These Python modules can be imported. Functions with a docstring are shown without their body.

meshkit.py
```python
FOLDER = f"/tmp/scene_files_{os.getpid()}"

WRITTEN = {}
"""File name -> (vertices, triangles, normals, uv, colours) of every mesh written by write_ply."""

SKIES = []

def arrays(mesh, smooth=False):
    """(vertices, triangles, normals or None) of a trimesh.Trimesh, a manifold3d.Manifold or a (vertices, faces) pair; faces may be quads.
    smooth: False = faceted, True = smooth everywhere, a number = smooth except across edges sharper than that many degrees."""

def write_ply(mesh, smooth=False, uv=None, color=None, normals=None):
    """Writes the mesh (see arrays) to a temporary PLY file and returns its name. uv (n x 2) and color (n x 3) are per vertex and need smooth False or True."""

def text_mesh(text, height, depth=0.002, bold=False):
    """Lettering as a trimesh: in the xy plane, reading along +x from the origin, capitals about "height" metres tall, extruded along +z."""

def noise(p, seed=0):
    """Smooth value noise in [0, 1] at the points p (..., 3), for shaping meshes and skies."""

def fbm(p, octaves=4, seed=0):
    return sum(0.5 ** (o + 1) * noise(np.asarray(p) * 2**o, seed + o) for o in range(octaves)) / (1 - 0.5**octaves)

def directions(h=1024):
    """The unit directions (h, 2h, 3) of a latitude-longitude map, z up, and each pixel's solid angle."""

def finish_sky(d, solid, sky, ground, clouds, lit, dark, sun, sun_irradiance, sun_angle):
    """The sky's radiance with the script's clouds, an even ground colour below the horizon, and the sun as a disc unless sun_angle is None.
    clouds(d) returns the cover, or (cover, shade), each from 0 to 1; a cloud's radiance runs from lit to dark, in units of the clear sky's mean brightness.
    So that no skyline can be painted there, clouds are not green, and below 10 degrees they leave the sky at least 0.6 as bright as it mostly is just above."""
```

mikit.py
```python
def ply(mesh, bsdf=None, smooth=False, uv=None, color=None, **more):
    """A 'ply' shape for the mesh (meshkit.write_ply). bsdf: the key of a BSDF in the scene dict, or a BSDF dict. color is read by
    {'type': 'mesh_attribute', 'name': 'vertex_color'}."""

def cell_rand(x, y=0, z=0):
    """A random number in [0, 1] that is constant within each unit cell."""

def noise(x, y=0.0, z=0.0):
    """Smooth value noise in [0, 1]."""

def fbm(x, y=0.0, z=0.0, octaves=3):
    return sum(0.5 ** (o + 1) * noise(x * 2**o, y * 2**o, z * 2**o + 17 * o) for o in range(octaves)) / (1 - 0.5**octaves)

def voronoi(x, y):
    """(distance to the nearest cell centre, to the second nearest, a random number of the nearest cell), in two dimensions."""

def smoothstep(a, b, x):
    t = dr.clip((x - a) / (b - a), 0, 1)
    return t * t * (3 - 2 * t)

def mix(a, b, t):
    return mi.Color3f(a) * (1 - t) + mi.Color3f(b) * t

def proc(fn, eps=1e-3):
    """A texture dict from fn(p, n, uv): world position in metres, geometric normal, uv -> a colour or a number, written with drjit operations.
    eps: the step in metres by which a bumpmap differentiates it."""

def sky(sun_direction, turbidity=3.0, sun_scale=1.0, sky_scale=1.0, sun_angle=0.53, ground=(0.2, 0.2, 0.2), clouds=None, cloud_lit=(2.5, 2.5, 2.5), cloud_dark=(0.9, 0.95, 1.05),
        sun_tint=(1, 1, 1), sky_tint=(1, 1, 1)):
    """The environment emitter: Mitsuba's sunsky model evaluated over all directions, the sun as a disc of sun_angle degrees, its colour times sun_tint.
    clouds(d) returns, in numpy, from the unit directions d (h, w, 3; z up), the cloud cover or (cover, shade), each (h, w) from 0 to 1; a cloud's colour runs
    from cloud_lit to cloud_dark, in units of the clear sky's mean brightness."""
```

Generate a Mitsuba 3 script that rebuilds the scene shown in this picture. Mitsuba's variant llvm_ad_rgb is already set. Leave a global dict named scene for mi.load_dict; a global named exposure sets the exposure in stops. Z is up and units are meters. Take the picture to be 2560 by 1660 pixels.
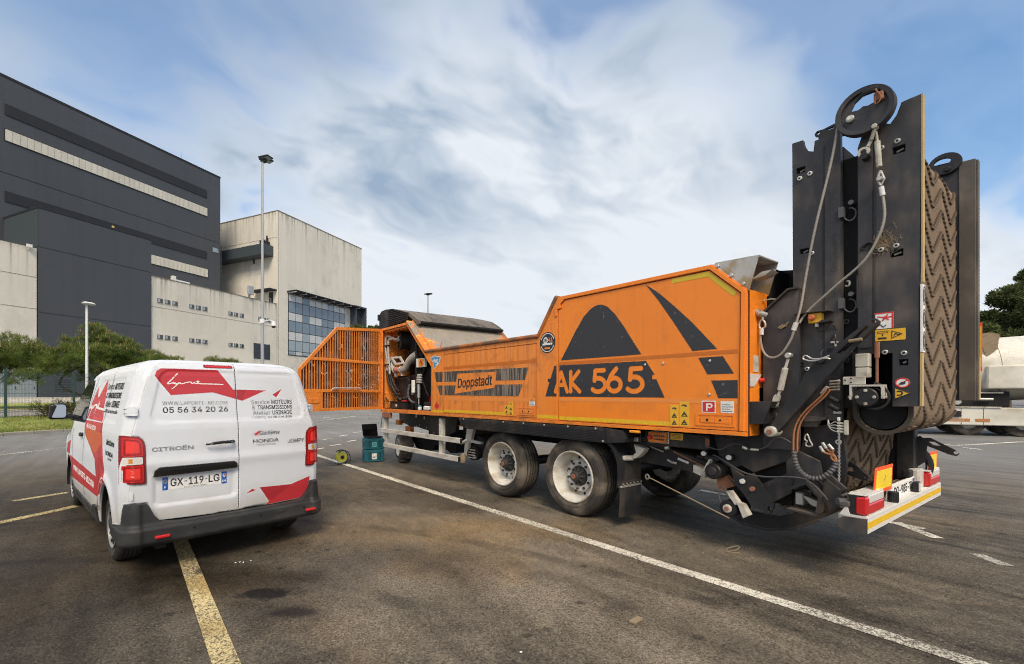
import math, random, numpy as np, trimesh, drjit as dr, mitsuba as mi, mikit, meshkit
import manifold3d as m3
from shapely.geometry import Polygon, LineString, box as sbox
from shapely import affinity, union_all
from mikit import proc, noise, fbm, smoothstep, mix, cell_rand, voronoi

random.seed(5); RNG = np.random.default_rng(5)
T4 = mi.ScalarTransform4f
scene, labels = {}, {}

# ---------------------------------------------------------------- camera, sky, exposure
EYE = 1.62
scene['camera'] = {'type': 'perspective', 'fov': 94.9, 'fov_axis': 'x', 'near_clip': 0.1, 'far_clip': 3000.0,
                   'principal_point_offset_x': 145 / 2560, 'principal_point_offset_y': -157 / 1660,
                   'to_world': T4().look_at(origin=[0, 0, EYE], target=[0, 10, EYE], up=[0, 0, 1])}
exposure = 2.9

def clouds(d):
    """wind-torn overcast: a bright bank low down, thin grey-blue veils above it with blue showing through"""
    z = np.maximum(d[..., 2], 0.0)
    q = np.stack([d[..., 0] / (z + 0.30), d[..., 1] / (z + 0.30), z * 0 + 0.3], -1)
    ca, sa = math.cos(.62), math.sin(.62)
    r = np.stack([q[..., 0] * ca + q[..., 1] * sa, -q[..., 0] * sa + q[..., 1] * ca, q[..., 2]], -1)
    w = np.stack([meshkit.fbm(r * [1.6, 1.6, 1], 4, 11) - .5, meshkit.fbm(r * [1.6, 1.6, 1], 4, 12) - .5, z * 0], -1)
    w2 = np.stack([meshkit.fbm(r * [5, 5, 1], 3, 31) - .5, meshkit.fbm(r * [5, 5, 1], 3, 32) - .5, z * 0], -1)
    p = r + .60 * w + .18 * w2
    big = meshkit.fbm(p * [.9, 1.5, 1], 3, 3)
    mid = meshkit.fbm(p * [2.2, 4.2, 1] + 3.1, 5, 8)
    wisp = meshkit.fbm(p * [4.5, 15, 1] + 9.2, 5, 17)
    def gap(x, y, zz, s):
        g = np.array([x, y, zz]) / np.linalg.norm([x, y, zz])
        return np.exp(-((1 - (d * g).sum(-1)) / s))
    holes = .60 * gap(-.76, 1, .84, .030) + .55 * gap(-.28, 1, .84, .014) + .40 * gap(.34, 1, .92, .02) + .85 * gap(1.22, 1, .72, .030) + .7 * gap(1.5, .6, .9, .10) + .5 * gap(-.4, -1, .7, .10) + .3 * gap(-1.6, -.2, .9, .08)
    low = np.clip((.50 - z) / .42, 0, 1)
    puff = meshkit.fbm(p * [6.5, 9.5, 1] + 21.0, 6, 41)
    c = 1.02 + 1.3 * (big - .5) + 1.7 * (mid - .5) + 1.2 * (puff - .5) + .5 * (wisp - .5) - holes + .50 * low
    c = np.clip(c, 0, 1); cover = np.clip(c * c * (3 - 2 * c), 0, 1) * .76 + .24
    top = .30 + .14 * (mid - .5) + .16 * (big - .5) + .13 * (puff - .5)
    bank = 1 / (1 + np.exp(-(z - top) / .018))       # 0 in the low bright bank, 1 above its ragged top
    shade = -.06 + bank * (.46 - .26 * np.clip((z - .35) / .3, 0, 1)) + 1.45 * (mid - .5) + 2.0 * (puff - .5) * (.35 + .65 * bank) + .6 * (wisp - .5) + .30 * np.clip((z - .48) / .25, 0, 1)
    return cover, np.clip(shade, 0, 1)

scene['daylight'] = mikit.sky([0.06, -0.86, 0.92], turbidity=3.0, sun_scale=0.30, sun_angle=24, sky_scale=1.0, ground=(0.10, 0.09, 0.08),
                              clouds=clouds, cloud_lit=(2.08, 2.20, 2.34), cloud_dark=(0.84, 1.12, 1.48), sky_tint=(0.43, 0.64, 0.71))

# ---------------------------------------------------------------- helpers
def uniq(key):
    if not any(k == key or k.startswith(key + '__') for k in KEYS):
        KEYS.add(key); return key
    i = COUNT.get(key, 0) + 1
    COUNT[key] = i
    k = f'{key}_{i:03d}'
    KEYS.add(k); return k
class _Keys(set):
    def __iter__(self): return super().__iter__()
KEYS, COUNT = set(), {}
def uniq(key):
    if key not in KEYS:
        KEYS.add(key); return key
    COUNT[key] = COUNT.get(key, 0) + 1
    k = f'{key}_{COUNT[key]:03d}'
    KEYS.add(k); return k

class Fr:
    """a placed frame: local x, y, z -> world"""
    def __init__(s, o=(0, 0, 0), x=(1, 0), tilt=None):
        n = math.hypot(*x); c, sn = x[0] / n, x[1] / n
        s.R = np.array([[c, -sn, 0], [sn, c, 0], [0, 0, 1.0]]); s.o = np.array(o, float)
    def __call__(s, v): return np.asarray(v, float) @ s.R.T + s.o
WORLD = Fr()

def vf(m):
    if hasattr(m, 'to_mesh'):
        q = m.to_mesh(); return np.array(q.vert_properties[:, :3], float), np.array(q.tri_verts)
    if isinstance(m, (tuple, list)):
        v, f = np.asarray(m[0], float), np.asarray(m[1], int)
        if len(f) and f.shape[1] == 4: f = np.vstack([f[:, [0, 1, 2]], f[:, [0, 2, 3]]])
        return v, f
    return np.array(m.vertices), np.array(m.faces)
def cat(*ms):
    ms = [vf(m) for m in ms if m is not None]
    off = np.cumsum([0] + [len(v) for v, _ in ms])
    return np.vstack([v for v, _ in ms]), np.vstack([f + o for (_, f), o in zip(ms, off)])
def put(key, mesh, mat, fr=WORLD, smooth=False, label=None, category=None, group=None, kind=None, new=True):
    k = uniq(key) if new else key
    v, f = vf(mesh)
    scene[k] = mikit.ply((fr(v), f), mat, smooth=smooth)
    tag(k, label, category, group, kind)
    return k
def tag(k, label=None, category=None, group=None, kind=None):
    d = {a: b for a, b in (('label', label), ('category', category), ('group', group), ('kind', kind)) if b}
    if d: labels.setdefault(k, {}).update(d)
def thing(name, label, category, group=None):
    k = uniq(name); tag(k, label, category, group); return k

def box(x0, x1, y0, y1, z0, z1, c=0.0):
    x0, x1 = min(x0, x1), max(x0, x1); y0, y1 = min(y0, y1), max(y0, y1); z0, z1 = min(z0, z1), max(z0, z1)
    if c <= 0:
        v = np.array([[x, y, z] for x in (x0, x1) for y in (y0, y1) for z in (z0, z1)], float)
        f = np.array([[0, 1, 3, 2], [4, 6, 7, 5], [0, 4, 5, 1], [2, 3, 7, 6], [0, 2, 6, 4], [1, 5, 7, 3]])
        return vf((v, f))
    c = min(c, (x1 - x0) * .45, (y1 - y0) * .45, (z1 - z0) * .45)
    P = []
    for x, i in ((x0, 1), (x1, -1)):
        for y, j in ((y0, 1), (y1, -1)):
            for z, k in ((z0, 1), (z1, -1)):
                P += [[x, y + j * c, z + k * c], [x + i * c, y, z + k * c], [x + i * c, y + j * c, z]]
    return vf(m3.Manifold.hull_points(P))
def ring_frames(P):
    P = np.asarray(P, float); t = np.gradient(P, axis=0); t /= np.linalg.norm(t, axis=1, keepdims=True) + 1e-12
    a = np.cross(t[0], [0, 0, 1.0] if abs(t[0][2]) < .9 else [1.0, 0, 0]); a /= np.linalg.norm(a)
    A = []
    for k in t:
        a = a - k * (a @ k); a /= np.linalg.norm(a) + 1e-12; A.append(a)
    A = np.array(A); return P, A, np.cross(t, A)
def tube(P, r, n=8):
    P, A, B = ring_frames(P); m = len(P); r = np.broadcast_to(np.asarray(r, float), (m,))
    th = np.arange(n) * 2 * math.pi / n
    v = (P[:, None] + r[:, None, None] * (A[:, None] * np.cos(th)[None, :, None] + B[:, None] * np.sin(th)[None, :, None])).reshape(-1, 3)
    i, j = np.meshgrid(np.arange(m - 1), np.arange(n), indexing='ij'); a = i * n + j; b = i * n + (j + 1) % n
    f = np.stack([a, b, b + n, a + n], -1).reshape(-1, 4)
    v = np.vstack([v, P[0], P[-1]]); j = np.arange(n)
    f = np.vstack([f[:, [0, 1, 2]], f[:, [0, 2, 3]], np.stack([(j + 1) % n, j, j * 0 + m * n], 1), np.stack([(m - 1) * n + j, (m - 1) * n + (j + 1) % n, j * 0 + m * n + 1], 1)])
    return v, f
def spline(P, n=24):
    """smooth curve through the points"""
    from scipy.interpolate import CubicSpline
    P = np.asarray(P, float); d = np.r_[0, np.cumsum(np.linalg.norm(np.diff(P, axis=0), axis=1))]
    return CubicSpline(d, P)(np.linspace(0, d[-1], n))
def cyl(p0, p1, r, n=20, c=0.0, r1=None):
    p0, p1 = np.asarray(p0, float), np.asarray(p1, float); r1 = r if r1 is None else r1
    L = np.linalg.norm(p1 - p0)
    if c <= 0: return tube([p0, p1], [r, r1], n)
    d = (p1 - p0) / L
    return tube2([p0, p0 + d * c, p1 - d * c, p1], [r - c, r, r1, r1 - c], n)
def tube2(P, r, n):
    P = np.asarray(P, float); d = P[-1] - P[0]; d = d / np.linalg.norm(d)
    a = np.cross(d, [0, 0, 1.0] if abs(d[2]) < .9 else [1.0, 0, 0]); a /= np.linalg.norm(a); b = np.cross(d, a)
    th = np.arange(n) * 2 * math.pi / n; m = len(P)
    v = (P[:, None] + np.asarray(r)[:, None, None] * (a * np.cos(th)[:, None] + b * np.sin(th)[:, None])[None]).reshape(-1, 3)
    i, j = np.meshgrid(np.arange(m - 1), np.arange(n), indexing='ij'); q = i * n + j; w = i * n + (j + 1) % n
    f = np.stack([q, w, w + n, q + n], -1).reshape(-1, 4)
    v = np.vstack([v, P[0], P[-1]]); j = np.arange(n)
    f = np.vstack([f[:, [0, 1, 2]], f[:, [0, 2, 3]], np.stack([(j + 1) % n, j, j * 0 + m * n], 1), np.stack([(m - 1) * n + j, (m - 1) * n + (j + 1) % n, j * 0 + m * n + 1], 1)])
    return v, f
def lathe(prof, o, axis, n=48):
    """closed profile [(r, h)] turned round an axis through o (h along the axis)"""
    prof = np.asarray(prof, float); d = np.asarray(axis, float); d /= np.linalg.norm(d)
    a = np.cross(d, [0, 0, 1.0] if abs(d[2]) < .9 else [1.0, 0, 0]); a /= np.linalg.norm(a); b = np.cross(d, a)
    th = np.arange(n) * 2 * math.pi / n; m = len(prof)
    rad = a * np.cos(th)[:, None] + b * np.sin(th)[:, None]
    v = (np.asarray(o, float) + prof[:, None, :1] * rad[None] + prof[:, None, 1:] * d).reshape(-1, 3)
    i, j = np.meshgrid(np.arange(m - 1), np.arange(n), indexing='ij'); q = i * n + j; w = i * n + (j + 1) % n
    f = np.stack([q, w, w + n, q + n], -1).reshape(-1, 4)
    return vf((v, f))
PL = {'xz': lambda v: np.stack([v[:, 0], v[:, 2], v[:, 1]], 1), 'xy': lambda v: v, 'yz': lambda v: np.stack([v[:, 2], v[:, 0], v[:, 1]], 1)}
def extr(poly, d0, d1, plane='xz', c=0.0):
    """prism of a polygon (list of points or shapely, holes allowed) from depth d0 to d1; c bevels the d0 side"""
    if not hasattr(poly, 'exterior') and not hasattr(poly, 'geoms'): poly = Polygon(poly).buffer(0)
    out = []
    for g in getattr(poly, 'geoms', [poly]):
        if g.area < 1e-9: continue
        rings = [np.array(g.exterior.coords)[:-1]] + [np.array(h.coords)[:-1] for h in g.interiors]
        cs = m3.CrossSection([r for r in rings], m3.FillRule.EvenOdd)
        if c > 0:
            a = cs.extrude(abs(d1 - d0) - c).translate([0, 0, c]) if abs(d1 - d0) > c else None
            ins = cs.offset(-c, m3.JoinType.Miter, 4.0)
            b = ins.extrude(abs(d1 - d0) * .5)
            # bevel ring: short steps
            mids = [cs.offset(-c * k, m3.JoinType.Miter, 4.0).extrude(c).translate([0, 0, c * (1 - (1 - k)) * 0 + c * (k * k)]) for k in (0.35, 0.7)]
            m = m3.Manifold.batch_boolean([x for x in [a, b, *mids] if x is not None], m3.OpType.Add)
        else:
            m = cs.extrude(abs(d1 - d0))
        v, f = vf(m)
        if d1 >= d0: v[:, 2] += d0
        else: v[:, 2] = d0 - v[:, 2]; f = f[:, ::-1]
        v = PL[plane](v)
        if plane == 'xz': f = f[:, ::-1]
        out.append((v, f))
    return cat(*out)
def rrect(x0, x1, z0, z1, r, n=5):
    return sbox(x0 + r, z0 + r, x1 - r, z1 - r).buffer(r, quad_segs=n)
_txt = {}
def letters(s, h, bold=False):
    """shapely outline of the lettering, capitals h tall, origin at left of baseline"""
    if (s, bold) not in _txt:
        m = meshkit.text_mesh(s, 1.0, 0.1, bold)
        v, f = vf(m); top = np.abs(v[f][:, :, 2] - 0.1).max(1) < 1e-6
        _txt[s, bold] = union_all([Polygon(t[:, :2]).buffer(1e-5) for t in v[f[top]]]).buffer(0)
    return affinity.scale(_txt[s, bold], h, h, origin=(0, 0))
def fit(s, x0, x1, z0, h, bold=False, shear=0.0, h1=None):
    """lettering stretched to run from x0 to x1 on baseline z0 with capital height h"""
    g = letters(s, 1.0, bold)
    if shear: g = affinity.affine_transform(g, [1, shear, 0, 1, 0, 0])
    b = g.bounds
    return affinity.translate(affinity.scale(g, (x1 - x0) / (b[2] - b[0]), h, origin=(b[0], 0)), x0 - b[0], z0)
def conform(poly, thick, fn, refine=0.03):
    """a sheet of the polygon's outline laid on a surface: fn(a, b, t) -> points, t the height above it"""
    out = []
    for g in getattr(poly, 'geoms', [poly]):
        if g.area < 1e-8: continue
        rings = [np.array(g.exterior.coords)[:-1]] + [np.array(h.coords)[:-1] for h in g.interiors]
        m = m3.CrossSection(rings, m3.FillRule.EvenOdd).extrude(thick).refine_to_length(refine)
        v, f = vf(m); out.append((fn(v[:, 0], v[:, 1], v[:, 2]), f))
    return cat(*out)
def flip(m): v, f = vf(m); return v, f[:, ::-1]
def grid_mesh(X, Y, Zf):
    x, y = np.meshgrid(X, Y, indexing='ij'); z = Zf(x, y); n, m = x.shape
    i, j = np.meshgrid(np.arange(n - 1), np.arange(m - 1), indexing='ij'); a = i * m + j
    return np.stack([x, y, z], -1).reshape(-1, 3), np.stack([a, a + m, a + m + 1, a + 1], -1).reshape(-1, 4)
def strip(p0, p1, w, z, n=1):
    """flat painted strip on the ground"""
    p0, p1 = np.array(p0, float), np.array(p1, float); d = (p1 - p0) / np.linalg.norm(p1 - p0); s = np.array([-d[1], d[0]]) * w / 2
    v = [[*(p0 - s), z], [*(p1 - s), z], [*(p1 + s), z], [*(p0 + s), z]]
    return vf((v, [[0, 1, 2, 3]]))

# ---------------------------------------------------------------- materials
def principled(**k):
    d = {'type': 'principled'}
    for a, b in k.items():
        d[a] = {'type': 'rgb', 'value': list(map(float, b))} if isinstance(b, (tuple, list)) else (proc(b) if callable(b) else b)
    return d
def mat(name, bump=None, two=True, scale=1.0, **k):
    m = principled(**k)
    if bump is not None: m = {'type': 'bumpmap', 'arbitrary': proc(bump, 2e-3), 'scale': scale, 'bsdf': m}
    scene[name] = {'type': 'twosided', 'bsdf': m} if two else m
def srgb(r, g, b): return tuple(((c / 255 + .055) / 1.055) ** 2.4 if c > 10 else c / 255 / 12.92 for c in (r, g, b))
# axes of the parking bays and of the machine: bay x runs towards the camera's right, bay y away
BX, BY = np.array([0.5724, -0.8200]), np.array([0.8200, 0.5724])
BAY = Fr(o=np.append(BX * -9.9 + BY * 4.85, 0), x=BX)
def bayxy(p): return p.x * 0.5724 - p.y * 0.82 + 9.9, p.x * 0.82 + p.y * 0.5724 - 4.85

def blob(x, y, cx, cy, rx, ry, soft=0.5, k=7.0):
    d = dr.sqrt(dr.square((x - cx) / rx) + dr.square((y - cy) / ry)) + 0.7 * (noise(x * k, y * k) - 0.5)
    return 1 - smoothstep(1 - soft, 1 + soft, d)

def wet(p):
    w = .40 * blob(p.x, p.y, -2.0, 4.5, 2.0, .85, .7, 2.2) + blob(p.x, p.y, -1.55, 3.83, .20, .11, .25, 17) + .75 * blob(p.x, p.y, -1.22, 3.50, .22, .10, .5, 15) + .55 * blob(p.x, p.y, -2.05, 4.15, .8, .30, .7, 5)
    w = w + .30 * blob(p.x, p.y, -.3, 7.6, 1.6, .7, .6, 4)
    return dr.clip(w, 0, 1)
def asphalt_col(p, n, uv):
    a, b = bayxy(p)
    r = dr.sqrt(p.x * p.x + p.y * p.y)
    near = 1 - smoothstep(5, 20, r)
    big = fbm(p.x * .30 + 4, p.y * .30, 2.0, 4)
    mid = fbm(p.x * 1.5, p.y * 1.5, 5.0, 5)
    fine = fbm(p.x * 8, p.y * 8, 6.0, 4)
    # sweep and tyre streaks: along the bays, and curving over the foreground
    ang = a * .9 + .10 * (b + 6) * (b + 6)
    drag = fbm(a * .45 + .5 * mid, b * 7.0, 3.0, 5)
    swirl = fbm((p.x + .35 * p.y * p.y * .12) * 9.0, p.y * .55, 13.0, 5)
    dark_left = 1 - smoothstep(-2.6, -.6, p.x + 1.2 * (mid - .5) + .10 * p.y)
    dust = blob(p.x, p.y, .15, 4.6, 1.5, 1.0, .9, 1.6) + .8 * blob(p.x, p.y, -.2, 5.9, 1.6, .8, .8, 2.2) + .8 * blob(p.x, p.y, 1.0, 3.0, 1.4, .7, .9, 2.0) + .6 * blob(a, b, 5.0, .15, 3.4, .5, .8, 2.2) + .35 * blob(a, b, 7.6, -1.6, 2.2, .9, .8, 1.5)
    v = .066 + .045 * (big - .5) + .060 * (mid - .5) + .050 * (fine - .5) + .045 * (drag - .5) + .045 * dust * (.30 + 1.3 * mid) + .05 * (drag - .5) * smoothstep(5.5, 8.0, a) + .055 * (swirl - .5) * smoothstep(-1.2, 1.0, p.x)
    v = v * (1 - .50 * dark_left)
    g1 = noise(p.x * 95, p.y * 95, 1.0); g2 = noise(p.x * 210 + 7, p.y * 210, 4.0)
    v = v * (1 + near * dr.clip((g1 - .5) * 1.0 + (g2 - .5) * .8, -.6, .8))
    st = voronoi(p.x * 48, p.y * 48)
    fleck = smoothstep(.86, .95, st[2]) * (1 - smoothstep(.18, .34, st[0])) * near
    v = v + (.06 + .08 * mid) * fleck * (1 - .5 * dark_left)
    pit = smoothstep(.90, .96, 1 - st[2]) * (1 - smoothstep(.15, .35, st[0])) * near
    v = v * (1 - .55 * pit)
    far = smoothstep(8, 20, r)
    v = v * (1 - far) + far * (.150 + .07 * (big - .5) + .06 * (drag - .5) + .03 * (mid - .5))
    v = dr.maximum(v, .010)
    rust = .7 * blob(p.x, p.y, -.75, 5.6, 1.3, .55, .8, 2.4) + .9 * blob(p.x, p.y, -2.0, 4.0, .65, .33, .6, 5) + .55 * smoothstep(.52, .75, fbm(p.x * .9 + 9, p.y * .9, 1.0, 4)) * (1 - far)
    col = mi.Color3f(v) * mix(mix((1.19, 1.0, .75), (1.40, 1.0, .56), dr.clip(rust, 0, 1)), (1.01, 1.0, .98), far)
    # rubber marks of turning wheels and a few oil drips
    for cx, cy, rad, wd in ((-3.5, -1.0, 5.6, .09), (-3.5, -1.0, 7.2, .09), (9.0, 10.5, 7.9, .10), (9.0, 10.5, 6.3, .10), (2.6, -4.0, 7.7, .08)):
        q = dr.abs(dr.sqrt(dr.square(p.x - cx) + dr.square(p.y - cy)) - rad + .06 * (mid - .5))
        col = col * (1 - .30 * (1 - smoothstep(wd * .6, wd * 1.2, q)) * smoothstep(.38, .62, fbm(p.x * 2.2, p.y * 2.2, rad, 3)) * (1 - far))
    dv_ = voronoi(p.x * 1.7 + 3, p.y * 1.7)
    drop = (1 - smoothstep(.02, .085, dv_[0] + .06 * (fine - .5))) * smoothstep(.60, .7, dv_[2]) * (1 - far)
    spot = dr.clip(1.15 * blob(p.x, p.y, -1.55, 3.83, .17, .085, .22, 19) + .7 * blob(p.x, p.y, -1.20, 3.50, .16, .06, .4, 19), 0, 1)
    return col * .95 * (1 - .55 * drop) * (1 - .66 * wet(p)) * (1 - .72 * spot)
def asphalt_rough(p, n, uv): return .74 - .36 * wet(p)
def asphalt_bump(p, n, uv):
    near = 1 - smoothstep(5, 14, dr.sqrt(p.x * p.x + p.y * p.y))
    return (noise(p.x * 90, p.y * 90) + .6 * noise(p.x * 190, p.y * 190)) * near
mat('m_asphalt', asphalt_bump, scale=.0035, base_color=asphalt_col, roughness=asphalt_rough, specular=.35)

def worn(base, dirt, amount):
    def fn(p, n, uv):
        g = noise(p.x * 85, p.y * 85) * .6 + noise(p.x * 190, p.y * 190, 3.) * .5
        m = fbm(p.x * 1.6, p.y * 1.6, 8., 4)
        hole = smoothstep(.60 - .22 * amount + .5 * (m - .5), .86 + .4 * (m - .5), g)
        c = mix(mi.Color3f(base) * (.72 + .5 * m), dirt, dr.clip(hole, 0, 1))
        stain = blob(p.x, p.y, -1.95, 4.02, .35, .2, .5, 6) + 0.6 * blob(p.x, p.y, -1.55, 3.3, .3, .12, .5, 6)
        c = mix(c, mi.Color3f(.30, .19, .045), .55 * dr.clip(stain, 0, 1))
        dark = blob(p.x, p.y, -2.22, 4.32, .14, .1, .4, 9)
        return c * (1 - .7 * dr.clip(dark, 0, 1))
    return fn
mat('m_white_line', base_color=worn((.60, .57, .49), (.10, .085, .065), 1.0), roughness=.9)
mat('m_yellow_line', base_color=worn((.56, .46, .235), (.085, .07, .05), 1.5), roughness=.9)
mat('m_faded_line', base_color=worn((.42, .41, .37), (.10, .09, .075), 1.8), roughness=.9)

def grass_col(p, n, uv):
    m = fbm(p.x * .8, p.y * .8, 0., 3); f = noise(p.x * 14, p.y * 14, p.z * 14)
    c = mix((.12, .17, .030), (.26, .25, .075), dr.clip(m * 1.3 - .2, 0, 1))
    return c * (.65 + .7 * f)
mat('m_grass', base_color=grass_col, roughness=.9)
mat('m_blade', base_color=lambda p, n, uv: mix((.13, .21, .03), (.34, .32, .10), fbm(p.x * 1.5, p.y * 1.5, 3., 3)) * (.6 + .8 * noise(p.x * 40, p.y * 40)), roughness=.7)
mat('m_kerb', base_color=lambda p, n, uv: mix((.20, .19, .17), (.33, .31, .27), fbm(p.x * 2, p.y * 2, p.z * 8, 4)), roughness=.9)
mat('m_yard', base_color=lambda p, n, uv: mix((.24, .225, .19), (.34, .315, .265), fbm(p.x * .5, p.y * .5, 1., 4)), roughness=.95)
mat('m_road_far', base_color=lambda p, n, uv: mix((.12, .115, .105), (.20, .185, .165), fbm(p.x * .6, p.y * .6, 1., 4)), roughness=.95)

# buildings
def metal_sheet(base):
    def fn(p, n, uv):
        q = (p.x * .4334 + p.y * .9012) * 2.2; r = smoothstep(.38, .5, dr.abs(q - dr.floor(q) - .5))
        m = fbm(p.x * .12, p.y * .12, p.z * .03, 4)
        s = fbm((p.x * .43 + p.y * .9) * 1.4, p.z * .05, 2., 3)
        return mi.Color3f(base) * (.90 + .20 * m + .12 * (s - .5)) * (1 - .10 * r)
    return fn
mat('m_clad', base_color=metal_sheet((.060, .067, .080)), roughness=.55, specular=.4)
mat('m_clad_dark', base_color=metal_sheet((.026, .028, .034)), roughness=.6, specular=.3)
mat('m_clad_light', base_color=metal_sheet((.050, .066, .078)), roughness=.5, specular=.4)
mat('m_louvre', base_color=(.055, .065, .085), roughness=.5)
mat('m_translucent', base_color=lambda p, n, uv: mix((.50, .485, .42), (.64, .62, .54), fbm((p.x * .43 + p.y * .9) * .8, p.z * .1, 1., 3)), roughness=.4)
def concrete(base, roofz):
    def fn(p, n, uv):
        a = p.x * .4334 + p.y * .9012 + 1.7 * (p.x * -.9012 + p.y * .4334)
        m = fbm(a * .10, p.z * .10, 1., 5); s = fbm(a * 1.1, p.z * .045, 6., 4); g = noise(a * 5, p.z * 5, 1.)
        d = roofz - p.z
        drip = smoothstep(.47, .75, fbm(a * 1.9, p.z * .02, 9., 4)) * dr.exp(-d / (1.2 + 3.2 * noise(a * .7, 3.)))
        edge = dr.exp(-d * 2.6)
        c = mi.Color3f(base) * (.80 + (.22 * m) + .10 * (s - .5) + .06 * (g - .5))
        c = mix(c, mi.Color3f(.13, .105, .07), dr.clip(.75 * drip + .30 * edge, 0, .75))
        low = smoothstep(.55, .8, fbm(a * .35, p.z * .22, 12., 4))
        return c * (1 - .10 * low)
    return fn
mat('m_conc_low', base_color=concrete((.70, .68, .61), 26.4), roughness=.9)
mat('m_conc_high', base_color=concrete((.72, .70, .63), 52.), roughness=.9)
mat('m_frame', base_color=(.05, .055, .065), roughness=.45, metallic=.3)
mat('m_pane_blue', base_color=(.13, .19, .25), roughness=.04, specular=.9, clearcoat=.6)
mat('m_pane_pale', base_color=(.52, .54, .54), roughness=.05, specular=.8, clearcoat=.6)
mat('m_pane_mid', base_color=(.26, .33, .38), roughness=.04, specular=.9, clearcoat=.6)
mat('m_pane_dark', base_color=(.04, .045, .05), roughness=.06, specular=.8)
mat('m_black', base_color=(.012, .012, .013), roughness=.6)
mat('m_galv', base_color=lambda p, n, uv: mix((.33, .35, .37), (.47, .49, .51), fbm(p.x * 3, p.y * 3, p.z * 1.2, 4)), roughness=.5, metallic=.35)
mat('m_white_paint', base_color=(.72, .73, .72), roughness=.4)
mat('m_lamp_head', base_color=(.030, .032, .035), roughness=.5)
mat('m_fence', base_color=(.028, .060, .050), roughness=.5)
mat('m_sign_white', base_color=(.75, .75, .73), roughness=.5)
mat('m_pale_door', base_color=(.26, .31, .33), roughness=.5)

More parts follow.
